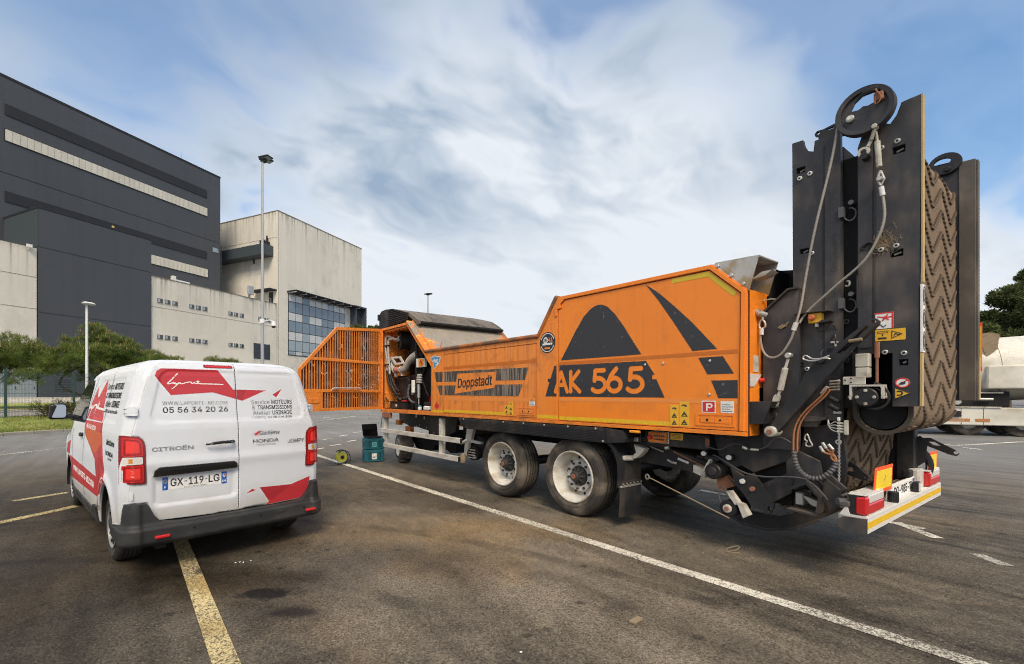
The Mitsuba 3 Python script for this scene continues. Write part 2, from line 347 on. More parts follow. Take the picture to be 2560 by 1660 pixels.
# plants
def leafmat(name, a, b, tr=.25, f=2.2):
    fn = lambda p, n, uv: mix(a, b, noise(p.x * f, p.y * f, p.z * f)) * (.65 + .7 * noise(p.x * 23, p.y * 23, p.z * 23))
    scene[name] = {'type': 'principledthin', 'base_color': proc(fn), 'roughness': .6, 'diff_trans': tr, 'spec_trans': 0.0}
leafmat('m_needles', (.075, .120, .030), (.21, .26, .075), .35, 1.1)
leafmat('m_candle', (.33, .25, .12), (.42, .30, .17), .2)
leafmat('m_dark_leaf', (.055, .075, .030), (.15, .175, .075), .35, .35)
leafmat('m_shrub', (.05, .055, .022), (.13, .12, .05), .3)
mat('m_bark', base_color=lambda p, n, uv: mix((.06, .045, .035), (.16, .125, .10), fbm(p.x * 9, p.y * 9, p.z * 3, 4)), roughness=.95)

# ---------------------------------------------------------------- ground
LOT = grid_mesh(np.linspace(-900, 900, 3), np.linspace(-300, 2400, 3), lambda x, y: x * 0)
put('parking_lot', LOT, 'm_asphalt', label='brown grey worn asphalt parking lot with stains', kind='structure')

def bstrip(p0, p1, w, key, m, z=.004):
    put(key, tuple((BAY(v) if k == 0 else v) for k, v in enumerate(strip(p0, p1, w, z))), m, kind='structure')
bstrip((-16, -.655), (13.5, -.655), .145, 'long_white_line', 'm_white_line')
tag('long_white_line', 'long white painted line running beside the orange machine to the lower right')
bstrip((-.2, -4.355), (9.6, -4.355), .145, 'yellow_line', 'm_yellow_line')
tag('yellow_line', 'worn yellow painted line coming out from under the van')
def wstrip(p0, p1, w, key, m, lab=None, z=.004):
    k = put(key, strip(p0, p1, w, z), m, kind='structure', label=lab); return k
wstrip((-6.6, 3.0), (-5.2, 7.85), .15, 'yellow_line', 'm_yellow_line', 'yellow painted line left of the van reaching its front wheel')
wstrip((-6.72, 7.16), (-6.40, 7.78), .13, 'yellow_line', 'm_yellow_line', 'short yellow painted dash left of the van')
wstrip((-12.6, 9.5), (-11.7, 16.6), .12, 'faded_line', 'm_faded_line', 'faded white line on the asphalt before the grass verge')
for i, (a, b) in enumerate([((-4.51, .43), (-4.88, .93)), ((-6.72, .96), (-7.05, 1.49)), ((-5.53, 1.42), (-5.91, 1.93)), ((-7.73, 1.98), (-8.16, 2.55)), ((-8.98, 3.1), (-9.3, 3.6)), ((-3.9, -.2), (-4.1, .1)), ((-2.13, 3.62), (-1.4, 3.5)), ((-21.8, 6.25), (-23.3, 7.36)), ((-18.4, 4.4), (-23.7, 9.6)), ((5.75, 3.15), (6.2, 3.1)), ((7.9, 3.15), (8.5, 3.05)), ((8.22, 3.16), (8.68, 2.66)), ((9.02, 2.24), (9.25, 1.98)), ((7.0, 5.2), (7.6, 4.9))]):
    bstrip(a, b, .12, 'white_dash', 'm_white_line' if i != 12 else 'm_faded_line')
    tag('white_dash' if i == 0 else f'white_dash_{i:03d}', 'short white bay marking dash painted on the asphalt', group='white bay dashes')
for a, b in [((16.04, 15.63), (15.92, 14.91)), ((15.92, 14.95), (19.66, 16.21)), ((15.63, 14.42), (15.61, 13.9)), ((16.5, 16.83), (16.3, 16.2)), ((19.2, 20.6), (22.4, 18.6)), ((21.4, 18.2), (23.5, 18.1))]:
    wstrip(a, b, .14, 'white_dash', 'm_white_line', 'short white bay marking dash painted on the asphalt')
    labels[[k for k in scene if k.startswith('white_dash')][-1]]['group'] = 'white bay dashes'

# raised verge, road, grass strip and yard on the left: frame along the kerb, y away from the lot
KF = Fr(o=(-17.3, 19.4, 0), x=(.4334, .9012))
def yard_h(y): return np.interp(y, [0, .25, 2.2, 3.0, 12.5, 33, 74, 110], [.10, .16, .62, .66, .69, .84, 1.2, 1.3])
def xlim(y): return 9 + .96 * np.maximum(y, 0)
def band(key, y0, y1, m, lab, dz=0.0, x0=-70, n=26):
    ys = np.linspace(y0, y1, max(2, int((y1 - y0) / 1.2) + 2)); v, f = [], []
    us = np.linspace(0, 1, n)
    for y in ys:
        for u in us: v.append([x0 + (xlim(y) - x0) * u, y, yard_h(y) + dz])
    m_ = len(us); i, j = np.meshgrid(np.arange(len(ys) - 1), np.arange(m_ - 1), indexing='ij'); a = i * m_ + j
    v = np.array(v)
    if key == 'grass_verge': v[:, 2] += .10 * (meshkit.fbm(v * [1.2, 1.2, 0], 3) - .5) * np.clip(v[:, 1], 0, 1)
    put(key, (v, np.stack([a, a + 1, a + m_ + 1, a + m_], -1).reshape(-1, 4)), m, KF, label=lab, kind='structure', smooth=True)
band('grass_verge', .12, 2.6, 'm_grass', 'sloping strip of grass behind the kerb left of the van', n=160)
band('service_road', 2.6, 12.4, 'm_road_far', 'grey service road behind the mesh fence')
band('road_edge', 12.4, 13.1, 'm_kerb', 'pale kerb line beyond the service road', .04)
band('grass_strip', 13.1, 32, 'm_grass', 'grass strip under the pines in front of the buildings')
band('concrete_yard', 32, 120, 'm_yard', 'pale concrete yard at the foot of the buildings')
# kerb stones, each one metre long
rs = random.Random(3)
for i in range(46):
    x0 = -34 + i * 1.0
    if x0 > 8: break
    k = put('kerb__kerbstone', box(x0 + .006, x0 + .994, -.02 + rs.uniform(-.004, .004), .13, -.05, .125 + rs.uniform(-.004, .004), .015), 'm_kerb', KF)
tag('kerb', 'low grey stone kerb along the front of the grass verge', 'kerb')
# side of the raised yard (hidden behind the van): an earth bank
ys = np.linspace(0, 120, 40)
v = np.array([[xlim(y) + o, y, h] for y in ys for o, h in ((-.02, yard_h(y)), (2.5, -.05))]); i = np.arange(39) * 2
put('earth_bank', (v, np.stack([i, i + 1, i + 3, i + 2], 1)), 'm_grass', KF, label='earth bank at the end of the raised yard', kind='structure')

# grass blades on the verge
def blades(n, area, key, lab, hmin=.03, hmax=.11, w=.014):
    P0 = area(n); a = RNG.uniform(0, 2 * np.pi, n); h = RNG.uniform(hmin, hmax, n)
    d = np.stack([np.cos(a), np.sin(a), a * 0], 1) * w; lean = np.stack([RNG.normal(0, .35, n), RNG.normal(0, .35, n), np.ones(n)], 1) * h[:, None]
    v = np.stack([P0 - d, P0 + d, P0 + lean], 1).reshape(-1, 3)
    put(key, (v, np.arange(3 * n).reshape(-1, 3)), 'm_blade', label=lab, category='grass', kind='stuff')
def verge_pts(n):
    x = RNG.uniform(-14, 9, n); y = RNG.uniform(.13, 2.6, n)
    keep = meshkit.fbm(np.stack([x * .9, y * 1.3, x * 0], 1), 3) > .36 + .1 * RNG.random(n)
    y = np.where(keep, y, RNG.uniform(.12, .5, n))
    return KF(np.stack([x, y, yard_h(y) - .02], 1))
blades(42000, verge_pts, 'verge_grass', 'yellow green grass blades growing on the kerbside verge')
mat('m_conc_joint', base_color=(.20, .18, .15), roughness=.95)
mat('m_yellow_bulb', base_color=(.55, .42, .12), roughness=.4)
# ---------------------------------------------------------------- the plant's buildings: x along the facades (away to the right), y back into them
BF = Fr(o=(-70.8, 80.0, 0), x=(.4334, .9012))
def bbox(key, x0, x1, y0, y1, z0, z1, m, c=0., **k): return put(key, box(x0, x1, y0, y1, z0, z1, c), m, BF, **k)

# dark hall, set back
t = thing('industrial_hall', 'tall dark grey metal industrial hall with long pale and black bands', 'building')
bbox(t + '__wall', -60, 44.5, 12, 90, 0, 59.3, 'm_clad')
bbox(t + '__parapet', -60.05, 44.58, 11.9, 90.1, 59.3, 59.7, 'm_clad_dark')
for z0, z1 in ((52.5, 54.5), (36.75, 38.65)):
    bbox(t + '__black_band', .1, 40.5, 11.86, 11.999, z0, z1, 'm_clad_dark')
for x0, x1, z0, z1, n in ((.15, 40.6, 47.85, 49.88, 38), (26.3, 40.75, 32.05, 34.1, 14)):
    w = (x1 - x0) / n
    for i in range(n):
        bbox(t + '__translucent_panel', x0 + i * w + .03, x0 + (i + 1) * w - .03, 11.80, 11.95, z0, z1, 'm_translucent')
    bbox(t + '__band_frame', x0 - .12, x1 + .12, 11.92, 11.996, z0 - .14, z1 + .14, 'm_clad_dark')
for z0, z1 in ((39.3, 44.2), (25, 31.2)):
    bbox(t + '__cladding_panel', -60, 44.45, 11.9, 11.998, z0, z1, 'm_clad_light') if z0 > 30 and False else None
bbox(t + '__rooflight_antenna', 33.95, 34.0, 12.4, 12.45, 59.7, 61.5, 'm_galv')
bbox(t + '__joint_strip', -60, 44.52, 11.96, 11.999, 41.9, 42.02, 'm_clad_dark')
bbox(t + '__window', 42.3, 43.9, 11.9, 11.995, 39.2, 40.3, 'm_pane_mid')
put(t + '__downpipe', cyl((44.7, 11.9, 18), (44.7, 11.9, 41.5), .14, 8), 'm_clad_dark', BF)

# dark front block with cladding panels between joints
t = thing('front_block', 'dark grey metal clad block standing forward between two pale concrete wings', 'building')
bbox(t + '__wall', 0, 18.9, -.12, 11.9, 0, 33.4, 'm_clad')
for z0, z1 in ((1.0, 15.6), (15.72, 26.75), (26.87, 33.35)):
    bbox(t + '__cladding_panel', .02, 18.88, -.22, -.121, z0, z1, 'm_clad')
    bbox(t + '__side_panel', -.10, -.001, -.12, 11.8, max(z0, 26.7), z1, 'm_clad_light') if z1 > 27 else None
bbox(t + '__parapet', -.16, 19.0, -.28, 11.95, 33.4, 33.75, 'm_clad_dark')
put(t + '__roof_light', cyl((11.7, -.1, 33.75), (11.7, -.1, 34.1), .22, 10), 'm_yellow_bulb', BF)
bbox(t + '__louvre', 2.2, 4.6, -.30, -.221, 2.3, 4.6, 'm_louvre')
for i in range(5): bbox(t + '__louvre__slat', 2.25, 4.55, -.36, -.30, 2.5 + i * .42, 2.62 + i * .42, 'm_clad_dark')
bbox(t + '__sign', 9.2, 10.9, -.28, -.222, 4.9, 5.7, 'm_sign_white')

# left pale wing
t = thing('pale_wing', 'pale concrete wing at the left edge of the picture with a row of grey doors', 'building')
bbox(t + '__wall', -45, -.165, .06, 30, 0, 26.5, 'm_conc_low')
for z in (16.15, 21.5):
    bbox(t + '__joint', -45, -.17, .03, .058, z, z + .09, 'm_conc_joint')
put(t + '__floodlight', cat(box(-1.7, -1.0, -.6, -.2, 26.3, 26.8), box(-1.4, -1.3, -.3, .1, 26.0, 26.3)), 'm_white_paint', BF)
for i in range(5):
    x = -12.6 + i * 2.5
    k = bbox(t + '__door', x, x + 2.35, -.02, .055, 1.2, 5.3, 'm_pale_door')
    bbox(k + '__handle', x + 2.0, x + 2.1, -.09, -.02, 2.6, 3.0, 'm_frame')
bbox(t + '__sign', -5.6, -4.2, -.03, .055, 5.9, 6.7, 'm_sign_white')

# low pale wing with small windows
t = thing('low_wing', 'low pale concrete wing with rows of small square windows and stained top edge', 'building')
bbox(t + '__wall', 19.06, 52.6, .06, 12, 0, 26.2, 'm_conc_low')
bbox(t + '__coping', 19.06, 52.6, -.02, .5, 26.2, 26.36, 'm_conc_joint')
bbox(t + '__joint', 19.06, 52.6, .03, .058, 19.9, 19.99, 'm_conc_joint')
def small_window(x, z):
    k = bbox(t + '__window', x - .58, x + .58, .0, .055, z - .42, z + .42, 'm_frame')
    bbox(k + '__pane', x - .50, x - .02, -.03, -.001, z - .34, z + .34, 'm_pane_mid')
    bbox(k + '__pane', x + .02, x + .50, -.03, -.001, z - .34, z + .34, 'm_pane_dark')
    bbox(k + '__sill', x - .64, x + .64, -.10, -.001, z - .50, z - .43, 'm_conc_joint')
for x in (20.85, 22.46, 24.11, 27.98, 29.58, 31.23, 38.05, 39.62, 41.3, 46.9, 48.34, 49.8): small_window(x, 21.43)
for x in (20.85, 22.46, 24.11, 27.98, 29.58, 31.23, 38.05, 39.62, 41.3): small_window(x, 13.83)
k = bbox(t + '__louvre_panel', 44.9, 50.2, -.04, .055, 10.95, 14.95, 'm_louvre')
for i in range(12): bbox(k + '__slat', 44.98, 50.12, -.12, -.04, 11.05 + i * .32, 11.22 + i * .32, 'm_louvre')
put(t + '__roof_vent', cat(box(24.3, 25.0, 1, 1.8, 26.36, 27.6), box(24.8, 28.2, 1, 2.2, 26.36, 26.9)), 'm_white_paint', BF)
k = put(t + '__wall_lamp', cat(box(42.6, 44.4, -.7, -.3, 27.0, 29.2, .05), box(43.4, 43.6, -.4, .3, 26.0, 27.2)), 'm_galv', BF)

# tall pale block with the curtain wall
t = thing('office_block', 'tall pale concrete block with a gridded glass curtain wall and canopy', 'building')
bbox(t + '__wall', 52.94, 90.2, 0, 40, 0, 51.6, 'm_conc_high')
bbox(t + '__coping', 52.86, 90.28, -.08, 40.1, 51.6, 51.85, 'm_conc_joint')
bbox(t + '__joint', 52.9, 52.939, .3, 40, 44.5, 44.58, 'm_conc_joint')
bbox(t + '__corner_joint', 53.1, 53.2, -.03, -.001, 0, 51.5, 'm_conc_joint')
xs = [56.68, 59.36, 62.06, 64.77, 67.48, 70.2, 72.9, 75.64, 78.3, 81.05]; zs = [29.85, 27.8, 24.73, 22.4, 19.35, 16.9, 13.88, 12.78]
g = bbox(t + '__curtain_wall', xs[0] - .1, xs[-1] + .1, -.12, -.001, zs[-1] - .1, zs[0] + .1, 'm_frame')
pale = {(0, 0), (0, 1), (0, 3), (0, 4), (0, 5), (0, 7), (0, 8), (2, 0), (2, 1), (2, 3), (2, 4), (2, 7), (2, 8), (4, 0), (4, 1), (4, 3), (4, 4), (4, 6), (6, 1), (5, 6)}
for r in range(7):
    for c_ in range(9):
        m = 'm_pane_pale' if (r, c_) in pale else ('m_pane_blue' if r in (1, 3) or (r + c_) % 3 else 'm_pane_mid')
        if r >= 5 and (r, c_) not in pale: m = 'm_pane_mid'
        bbox(g + '__pane', xs[c_] + .11, xs[c_ + 1] - .11, -.17, -.121, zs[r + 1] + .10, zs[r] - .10, m)
        if m == 'm_pane_pale': bbox(g + '__blind', xs[c_] + .11, xs[c_ + 1] - .11, -.178, -.172, zs[r + 1] + .06 + (zs[r] - zs[r + 1]) * ((.42 if (r * 5 + c_) % 3 == 0 else .0)), zs[r + 1] + .2 + (zs[r] - zs[r + 1]) * .35, 'm_pane_mid') if (r * 5 + c_) % 3 == 0 else None
k = put(t + '__canopy', extr([(-3.3, 30.45), (-.002, 30.1), (-.002, 30.55), (-3.3, 30.6)], 56.2, 84.6, 'yz'), 'm_clad_dark', BF)
for i in range(8): bbox(k + '__rib', 56.4 + i * 4.0, 56.5 + i * 4.0, -3.3, -.01, 29.95, 30.25, 'm_galv')
for i in range(6): put(k + '__stay', cyl((56.8 + i * 5.4, -3.0, 30.6), (56.8 + i * 5.4, -.01, 32.6), .035, 6), 'm_galv', BF)
k = put(t + '__window_box', extr(Polygon([(84, 12), (90.1, 12), (90.1, 31.2), (84, 31.2)], [[(84.5, 12.5), (89.6, 12.5), (89.6, 30.7), (84.5, 30.7)]]), -2.2, -.002, 'xz'), 'm_louvre', BF)
bbox(k + '__pane', 84.5, 89.6, -.3, -.1, 12.5, 30.7, 'm_pane_dark')
# bridge box on the left face, little canopy and door
k = bbox(t + '__bridge', 49.6, 52.93, 1.64, 24, 39.4, 42.15, 'm_clad_light')
put(k + '__roof_unit', cat(box(50.5, 52.6, 2.6, 4.2, 42.15, 43.4), box(51, 51.3, 2.0, 2.3, 42.15, 44.6), box(52, 52.3, 2.8, 3.1, 42.15, 44.4)), 'm_clad_dark', BF)
put(k + '__stain_spout', cyl((52.9, 9.0, 38.2), (52.9, 9.0, 39.4), .25, 8), 'm_clad_dark', BF)
put(t + '__door_canopy', box(50.4, 52.93, .3, 8.2, 29.95, 30.25), 'm_clad_dark', BF)
bbox(t + '__door', 52.86, 52.935, 1.75, 3.2, 26.4, 29.7, 'm_pane_dark')
k = put(t + '__railing', cat(*[cyl((50.9, y, 26.36), (50.9, y, 27.5), .04, 6) for y in (.4, 1.4, 2.4, 3.4, 4.4)], cyl((50.9, .4, 27.5), (50.9, 4.4, 27.5), .04, 6)), 'm_galv', BF)

# ---------------------------------------------------------------- lamp posts
def lamp_post(x, y, h, r, lab, cam=False, n_lights=2, z0=0, yaw=.4):
    t = thing('floodlight_mast', lab, 'lamp post'); f = Fr(o=(x, y, z0))
    put(t + '__pole', tube([(0, 0, 0), (0, 0, h * .45), (0, 0, h)], [r * 1.25, r, r * .68], 14), 'm_galv', f, smooth=40)
    put(t + '__base', box(-.35, .35, -.35, .35, 0, .14, .02), 'm_kerb', f)
    put(t + '__collar', cyl((0, 0, h * .44), (0, 0, h * .44 + .25), r * 1.15, 14), 'm_galv', f)
    for i in range(n_lights):
        a = yaw + i * 1.25
        c, s = math.cos(a), math.sin(a)
        g = Fr(o=f((0, 0, h)), x=(c, s))
        k = put(t + '__floodlight', box(-.12, .62, -.26, .26, .16, .25, .03), 'm_lamp_head', g)
        put(k + '__bracket', cat(box(-.10, .22, -.07, .07, 0, .08), box(.15, .22, -.18, .18, .05, .17)), 'm_lamp_head', g)
        put(k + '__lens', box(.05, .57, -.2, .2, .147, .159), 'm_pane_mid', g)
    if cam:
        put(t + '__camera_arm', cat(tube([(.05, 0, 6.05), (.45, 0, 6.15), (.62, 0, 6.1)], .035, 8), box(-.12, .12, -.12, .12, 5.95, 6.2)), 'm_white_paint', f)
        k = put(t + '__camera', lathe([(0, .0), (.07, .02), (.11, -.05), (.14, -.18), (.15, -.26), (0, -.26)], (.68, 0, 6.05), (0, 0, 1), 20), 'm_white_paint', f, smooth=40)
        put(k + '__dome', lathe([(.12, 0), (.11, -.07), (.07, -.12), (0, -.14)], (.68, 0, 5.79), (0, 0, 1), 16), 'm_pane_dark', f, smooth=True)
    return t
lamp_post(-11.62, 28.5, 15.75, .09, 'tall galvanised floodlight mast with white dome camera behind the van', True, 2, yaw=-.35)
lamp_post(-3.6, 65, 15.4, .12, 'distant floodlight mast rising behind the engine hood of the orange machine', False, 3, yaw=-.2)
t = thing('street_lamp', 'short white street lamp standing in front of the pines', 'lamp post')
f = Fr(o=(-21.1, 27.0, .66))
put(t + '__pole', tube([(0, 0, 0), (0, 0, 3), (0, 0, 6.15)], [.075, .07, .06], 12), 'm_white_paint', f, smooth=40)
put(t + '__lamp_head', lathe([(0, .03), (.28, .03), (.36, .10), (.22, .17), (0, .19)], (.1, 0, 6.1), (.08, 0, 1), 24), 'm_white_paint', f, smooth=50)

# ---------------------------------------------------------------- mesh fence behind the verge
t = thing('mesh_fence', 'dark green welded mesh fence running behind the grass verge', 'fence')
FZ = .62; FY = 2.35
for i in range(-5, 6):
    x = -.05 + i * 2.55
    put(t + '__post', cat(box(x - .045, x + .045, FY - .045, FY + .045, FZ - .2, FZ + 2.08, .008), box(x - .055, x + .055, FY - .055, FY + .055, FZ + 2.08, FZ + 2.10)), 'm_fence', KF)
    if i == 5: break
    w = []
    for z in np.r_[np.arange(.05, 2.0, .2), 2.0]: w.append(box(x + .045, x + 2.505, FY - .004, FY + .004, FZ + z - .004, FZ + z + .004))
    for z in (.25, 1.05, 1.85): w.append(box(x + .045, x + 2.505, FY - .03, FY + .004, FZ + z - .008, FZ + z + .008))
    for u in np.arange(x + .095, x + 2.5, .05): w.append(box(u - .003, u + .003, FY + .005, FY + .010, FZ + .02, FZ + 2.03))
    put(t + '__mesh_panel', cat(*w), 'm_fence', KF)

# ---------------------------------------------------------------- trees
def tufts(C, D, n, L, w, spread=.55):
    """needle tufts: n thin leaves fanning out round direction D at every point C"""
    m = len(C)
    d = D[:, None, :] + RNG.normal(0, spread, (m, n, 3)); d /= np.linalg.norm(d, axis=2, keepdims=True)
    s = np.cross(d, RNG.normal(0, 1, (m, n, 3))); s /= np.linalg.norm(s, axis=2, keepdims=True) + 1e-9
    l = L * RNG.uniform(.6, 1.2, (m, n, 1)); b = C[:, None, :] + RNG.normal(0, L * .25, (m, n, 3))
    v = np.stack([b - s * w, b + s * w, b + d * l], 2).reshape(-1, 3)
    return v, np.arange(len(v)).reshape(-1, 3)
def pine(x, y, z, rx, h0, h1, lab, n=1500, seed=1):
    """young umbrella pine: wide crown from h0 to h1, upright candles on top"""
    g = np.random.default_rng(seed); t = thing('pine_tree', lab, 'tree', 'pines in front of the buildings'); f = Fr(o=(x, y, z))
    put(t + '__trunk', tube(spline([(0, 0, -.1), (.1, .05, h0 * .5), (0, .1, h0), (.1, 0, h0 + (h1 - h0) * .6)], 10), np.linspace(.13, .05, 10), 8), 'm_bark', f)
    C, D, N = [], [], 64
    hc, hv = h0 + (h1 - h0) * .50, (h1 - h0) * .50
    for i in range(N):                                    # limbs end in lobes of foliage, gathered in a rounded, flat-bottomed crown
        u0 = g.normal(0, 1, 3); u0 /= np.linalg.norm(u0); u0[2] = u0[2] if u0[2] > -.45 else -u0[2] * .8
        rr = g.uniform(.35, .92); c = np.array([u0[0] * rx * rr, u0[1] * rx * rr, hc + u0[2] * hv * rr]); lr = rx * g.uniform(.17, .27)
        k = int(n / N); u = g.normal(0, 1, (k, 3)); u /= np.linalg.norm(u, axis=1, keepdims=True); u[:, 2] = np.where(u[:, 2] < -.5, -u[:, 2], u[:, 2])
        q = c + u * lr * np.array([1, 1, .8]) * g.uniform(.55, 1.0, (k, 1)); C.append(q); D.append(u * .7 + [0, 0, .75])
        if i < 22:
            put(t + '__limb', tube(spline([(0, .05, h0 * .8), c * [.5, .5, .9], c], 6), np.linspace(.04, .015, 6), 5), 'm_bark', f)
    C, D = np.vstack(C), np.vstack(D); D /= np.linalg.norm(D, axis=1, keepdims=True)
    put(t + '__crown', tufts(C, D, 30, .27, .012), 'm_needles', f, kind='stuff')
    top = C[C[:, 2] > np.quantile(C[:, 2], .45)]; top = top[g.permutation(len(top))[: int(n * .34)]]
    v = []
    for p in top:
        hgt = g.uniform(.14, .32); w = .03
        v.append(tube([p, p + [g.normal(0, .03), g.normal(0, .03), hgt]], [w, w * .4], 4))
    put(t + '__candles', cat(*v), 'm_candle', f, kind='stuff', label='pale pinkish new shoots standing up on the crown')
pine(-30.6, 30.4, .70, 5.0, .3, 5.1, 'broad pine cut by the left edge of the photo behind the fence', 3000, 3)
pine(-25.3, 33.6, .70, 3.3, .3, 5.7, 'rounded pine behind the white street lamp', 2000, 7)
pine(-25.2, 40.0, .74, 2.3, 1.2, 4.55, 'pine top showing above the left part of the van roof', 900, 9)
pine(-20.6, 42.0, .74, 1.7, 1.2, 4.45, 'pine top showing above the middle of the van roof', 700, 12)
t = thing('shrub', 'scrubby little bush at the foot of the mesh fence beside the van mirror', 'shrub')
C = RNG.normal(0, 1, (130, 3)) * [.42, .42, .16] + [0, 0, .3]; D = C * [1, 1, .4] + [0, 0, .6]; D /= np.linalg.norm(D, axis=1, keepdims=True)
put(t + '__foliage', tufts(C, D, 16, .24, .012, .5), 'm_shrub', Fr(o=KF((1.9, 2.1, .6))), kind='stuff')

def leafy(key, x, y, z, lobes, lab, n=140, L=.55, w=.16, trunk=True, group=None):
    t = thing(key, lab, 'tree', group); f = Fr(o=(x, y, z)); g = np.random.default_rng(int(abs(x * 7 + y * 3)) + 5)
    C, D = [], []
    for (a, b, c, r) in lobes:
        k = int(n * r); u = g.normal(0, 1, (k, 3)); u /= np.linalg.norm(u, axis=1, keepdims=True)
        C.append(np.array([a, b, c]) + u * r * g.uniform(.5, 1.05, (k, 1)) * [1, 1, .72]); D.append(u + [0, 0, .4])
        if trunk: put(t + '__limb', tube(spline([(0, 0, lobes[0][2] * .35), (a * .5, b * .5, c * .75), (a, b, c)], 6), np.linspace(.16, .05, 6), 5), 'm_bark', f)
    if trunk: put(t + '__trunk', tube([(0, 0, -.5), (.1, 0, lobes[0][2] * .5), (0, .1, lobes[0][2])], [.4, .28, .12], 8), 'm_bark', f)
    put(t + '__crown', tufts(np.vstack(C), np.vstack(D), 12, L, w, .8), 'm_dark_leaf', f, kind='stuff')
def lobeset(seed, rx, ry, h0, h1, n, r0, r1):
    g = np.random.default_rng(seed); out = []
    for i in range(n):
        q = g.uniform(-1, 1); out.append((q * rx, g.uniform(-ry, ry), h0 + (h1 - h0) * g.uniform(.1, 1) * math.sqrt(max(.05, 1 - q * q * .8)), g.uniform(r0, r1)))
    return out
# right: trees behind the white truck
leafy('broadleaf_tree', 67.2, 52, 0, lobeset(3, 5.5, 4, 6, 16.5, 30, 1.0, 2.0), 'tall dark tree at the right edge of the photo', 210, .38, .12)
leafy('broadleaf_tree', 63.5, 54, 0, lobeset(8, 8, 3, 4, 10.6, 34, .9, 2.0), 'lower dark tree seen over the white tanker drum', 210, .36, .11)
leafy('broadleaf_tree', 88, 58, 0, lobeset(13, 8, 3, 4, 20, 26, 1.4, 2.6), 'dark tree furthest right behind the tanker', 150, .4, .12)
# far tree tops beside and behind the machine
leafy('far_tree', -23, 130, 1.0, lobeset(21, 6, 3, 8, 19.5, 16, 2.0, 3.2), 'distant tree top between the office block and the black hood', 90, .8, .3)
leafy('far_tree', 24, 160, 0, lobeset(23, 9, 3, 6, 18.0, 16, 2.2, 3.6), 'distant tree top showing over the machine rim below the sky', 90, .9, .3)
C, D = [], []
g = np.random.default_rng(77)
for i in range(150):
    x = -60 + i * 1.35; r = g.uniform(1.6, 3.2); k = 40; u = g.normal(0, 1, (k, 3)); u /= np.linalg.norm(u, axis=1, keepdims=True)
    C.append(np.array([x, 178 + g.uniform(-4, 6), g.uniform(1.2, 3.4 + 1.6 * math.sin(x * .11))]) + u * r * [1.2, 1, .9]); D.append(u + [0, 0, .4])
put('far_wood', tufts(np.vstack(C), np.vstack(D), 10, 1.0, .35, .8), 'm_dark_leaf', label='far-off low wood along the horizon', category='wood', kind='stuff')
# ---------------------------------------------------------------- the white van: x across (left flank near 0), y forwards from the rear bumper, z up
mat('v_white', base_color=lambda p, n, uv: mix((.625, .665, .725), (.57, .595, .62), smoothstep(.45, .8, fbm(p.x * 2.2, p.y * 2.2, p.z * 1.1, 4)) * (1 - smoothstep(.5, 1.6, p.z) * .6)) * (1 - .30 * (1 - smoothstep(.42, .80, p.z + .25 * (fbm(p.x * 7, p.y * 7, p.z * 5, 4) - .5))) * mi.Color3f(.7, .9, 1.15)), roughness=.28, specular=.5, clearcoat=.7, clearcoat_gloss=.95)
mat('v_red', base_color=lambda p, n, uv: mix((.50, .030, .042), (.42, .022, .032), fbm(p.x * 3, p.y * 3, p.z * 3, 3)), roughness=.35, clearcoat=.4)
mat('v_red_dark', base_color=(.36, .018, .028), roughness=.35, clearcoat=.4)
mat('v_grey_facet', base_color=(.62, .63, .66), roughness=.35)
mat('v_orange_red', base_color=(.52, .085, .030), roughness=.35)
mat('v_ink', base_color=(.018, .019, .022), roughness=.45)
mat('v_ink_grey', base_color=(.085, .088, .095), roughness=.45)
mat('v_plastic', base_color=lambda p, n, uv: mix((.024, .025, .027), (.060, .060, .060), smoothstep(.35, .85, fbm(p.x * 5, p.y * 5, p.z * 8, 4)) * (1 - smoothstep(.3, .6, p.z)) + .0), roughness=.55, specular=.4)
mat('v_trim', base_color=(.012, .012, .013), roughness=.25, specular=.5)
mat('v_seam', base_color=(.42, .43, .44), roughness=.7)
mat('v_seal', base_color=(.006, .006, .006), roughness=.8)
mat('v_chrome', base_color=(.30, .31, .32), roughness=.2, metallic=.8)
mat('v_glass', base_color=(.010, .012, .014), roughness=.05, specular=.9)
mat('v_mirror', base_color=(.42, .45, .48), roughness=.04, metallic=1.0)
mat('v_blue', base_color=(.012, .10, .42), roughness=.35)
mat('v_plate', base_color=(.76, .77, .77), roughness=.35)
mat('v_orange', base_color=(.60, .22, .03), roughness=.35)
mat('v_yellow', base_color=(.70, .52, .05), roughness=.4)
def ribs(p, n, uv): q = p.z * 90; return dr.abs(q - dr.floor(q) - .5)
mat('v_lamp_red', base_color=(.52, .006, .008), roughness=.12, specular=.7, clearcoat=1.0)
mat('v_lamp_deep', base_color=(.20, .002, .004), roughness=.15, specular=.6, clearcoat=1.0)
mat('v_lamp_hot', base_color=(.75, .035, .025), roughness=.2, specular=.6, clearcoat=1.0)
mat('v_lamp_clear', base_color=(.62, .60, .58), roughness=.12, clearcoat=1.0)
mat('v_tyre', base_color=lambda p, n, uv: mix((.016, .016, .017), (.045, .042, .038), fbm(p.x * 12, p.y * 12, p.z * 12, 3)), roughness=.8)
mat('v_rim', base_color=lambda p, n, uv: mix((.34, .35, .36), (.22, .21, .20), fbm(p.x * 14, p.y * 14, p.z * 14, 3)), roughness=.4, metallic=.3)

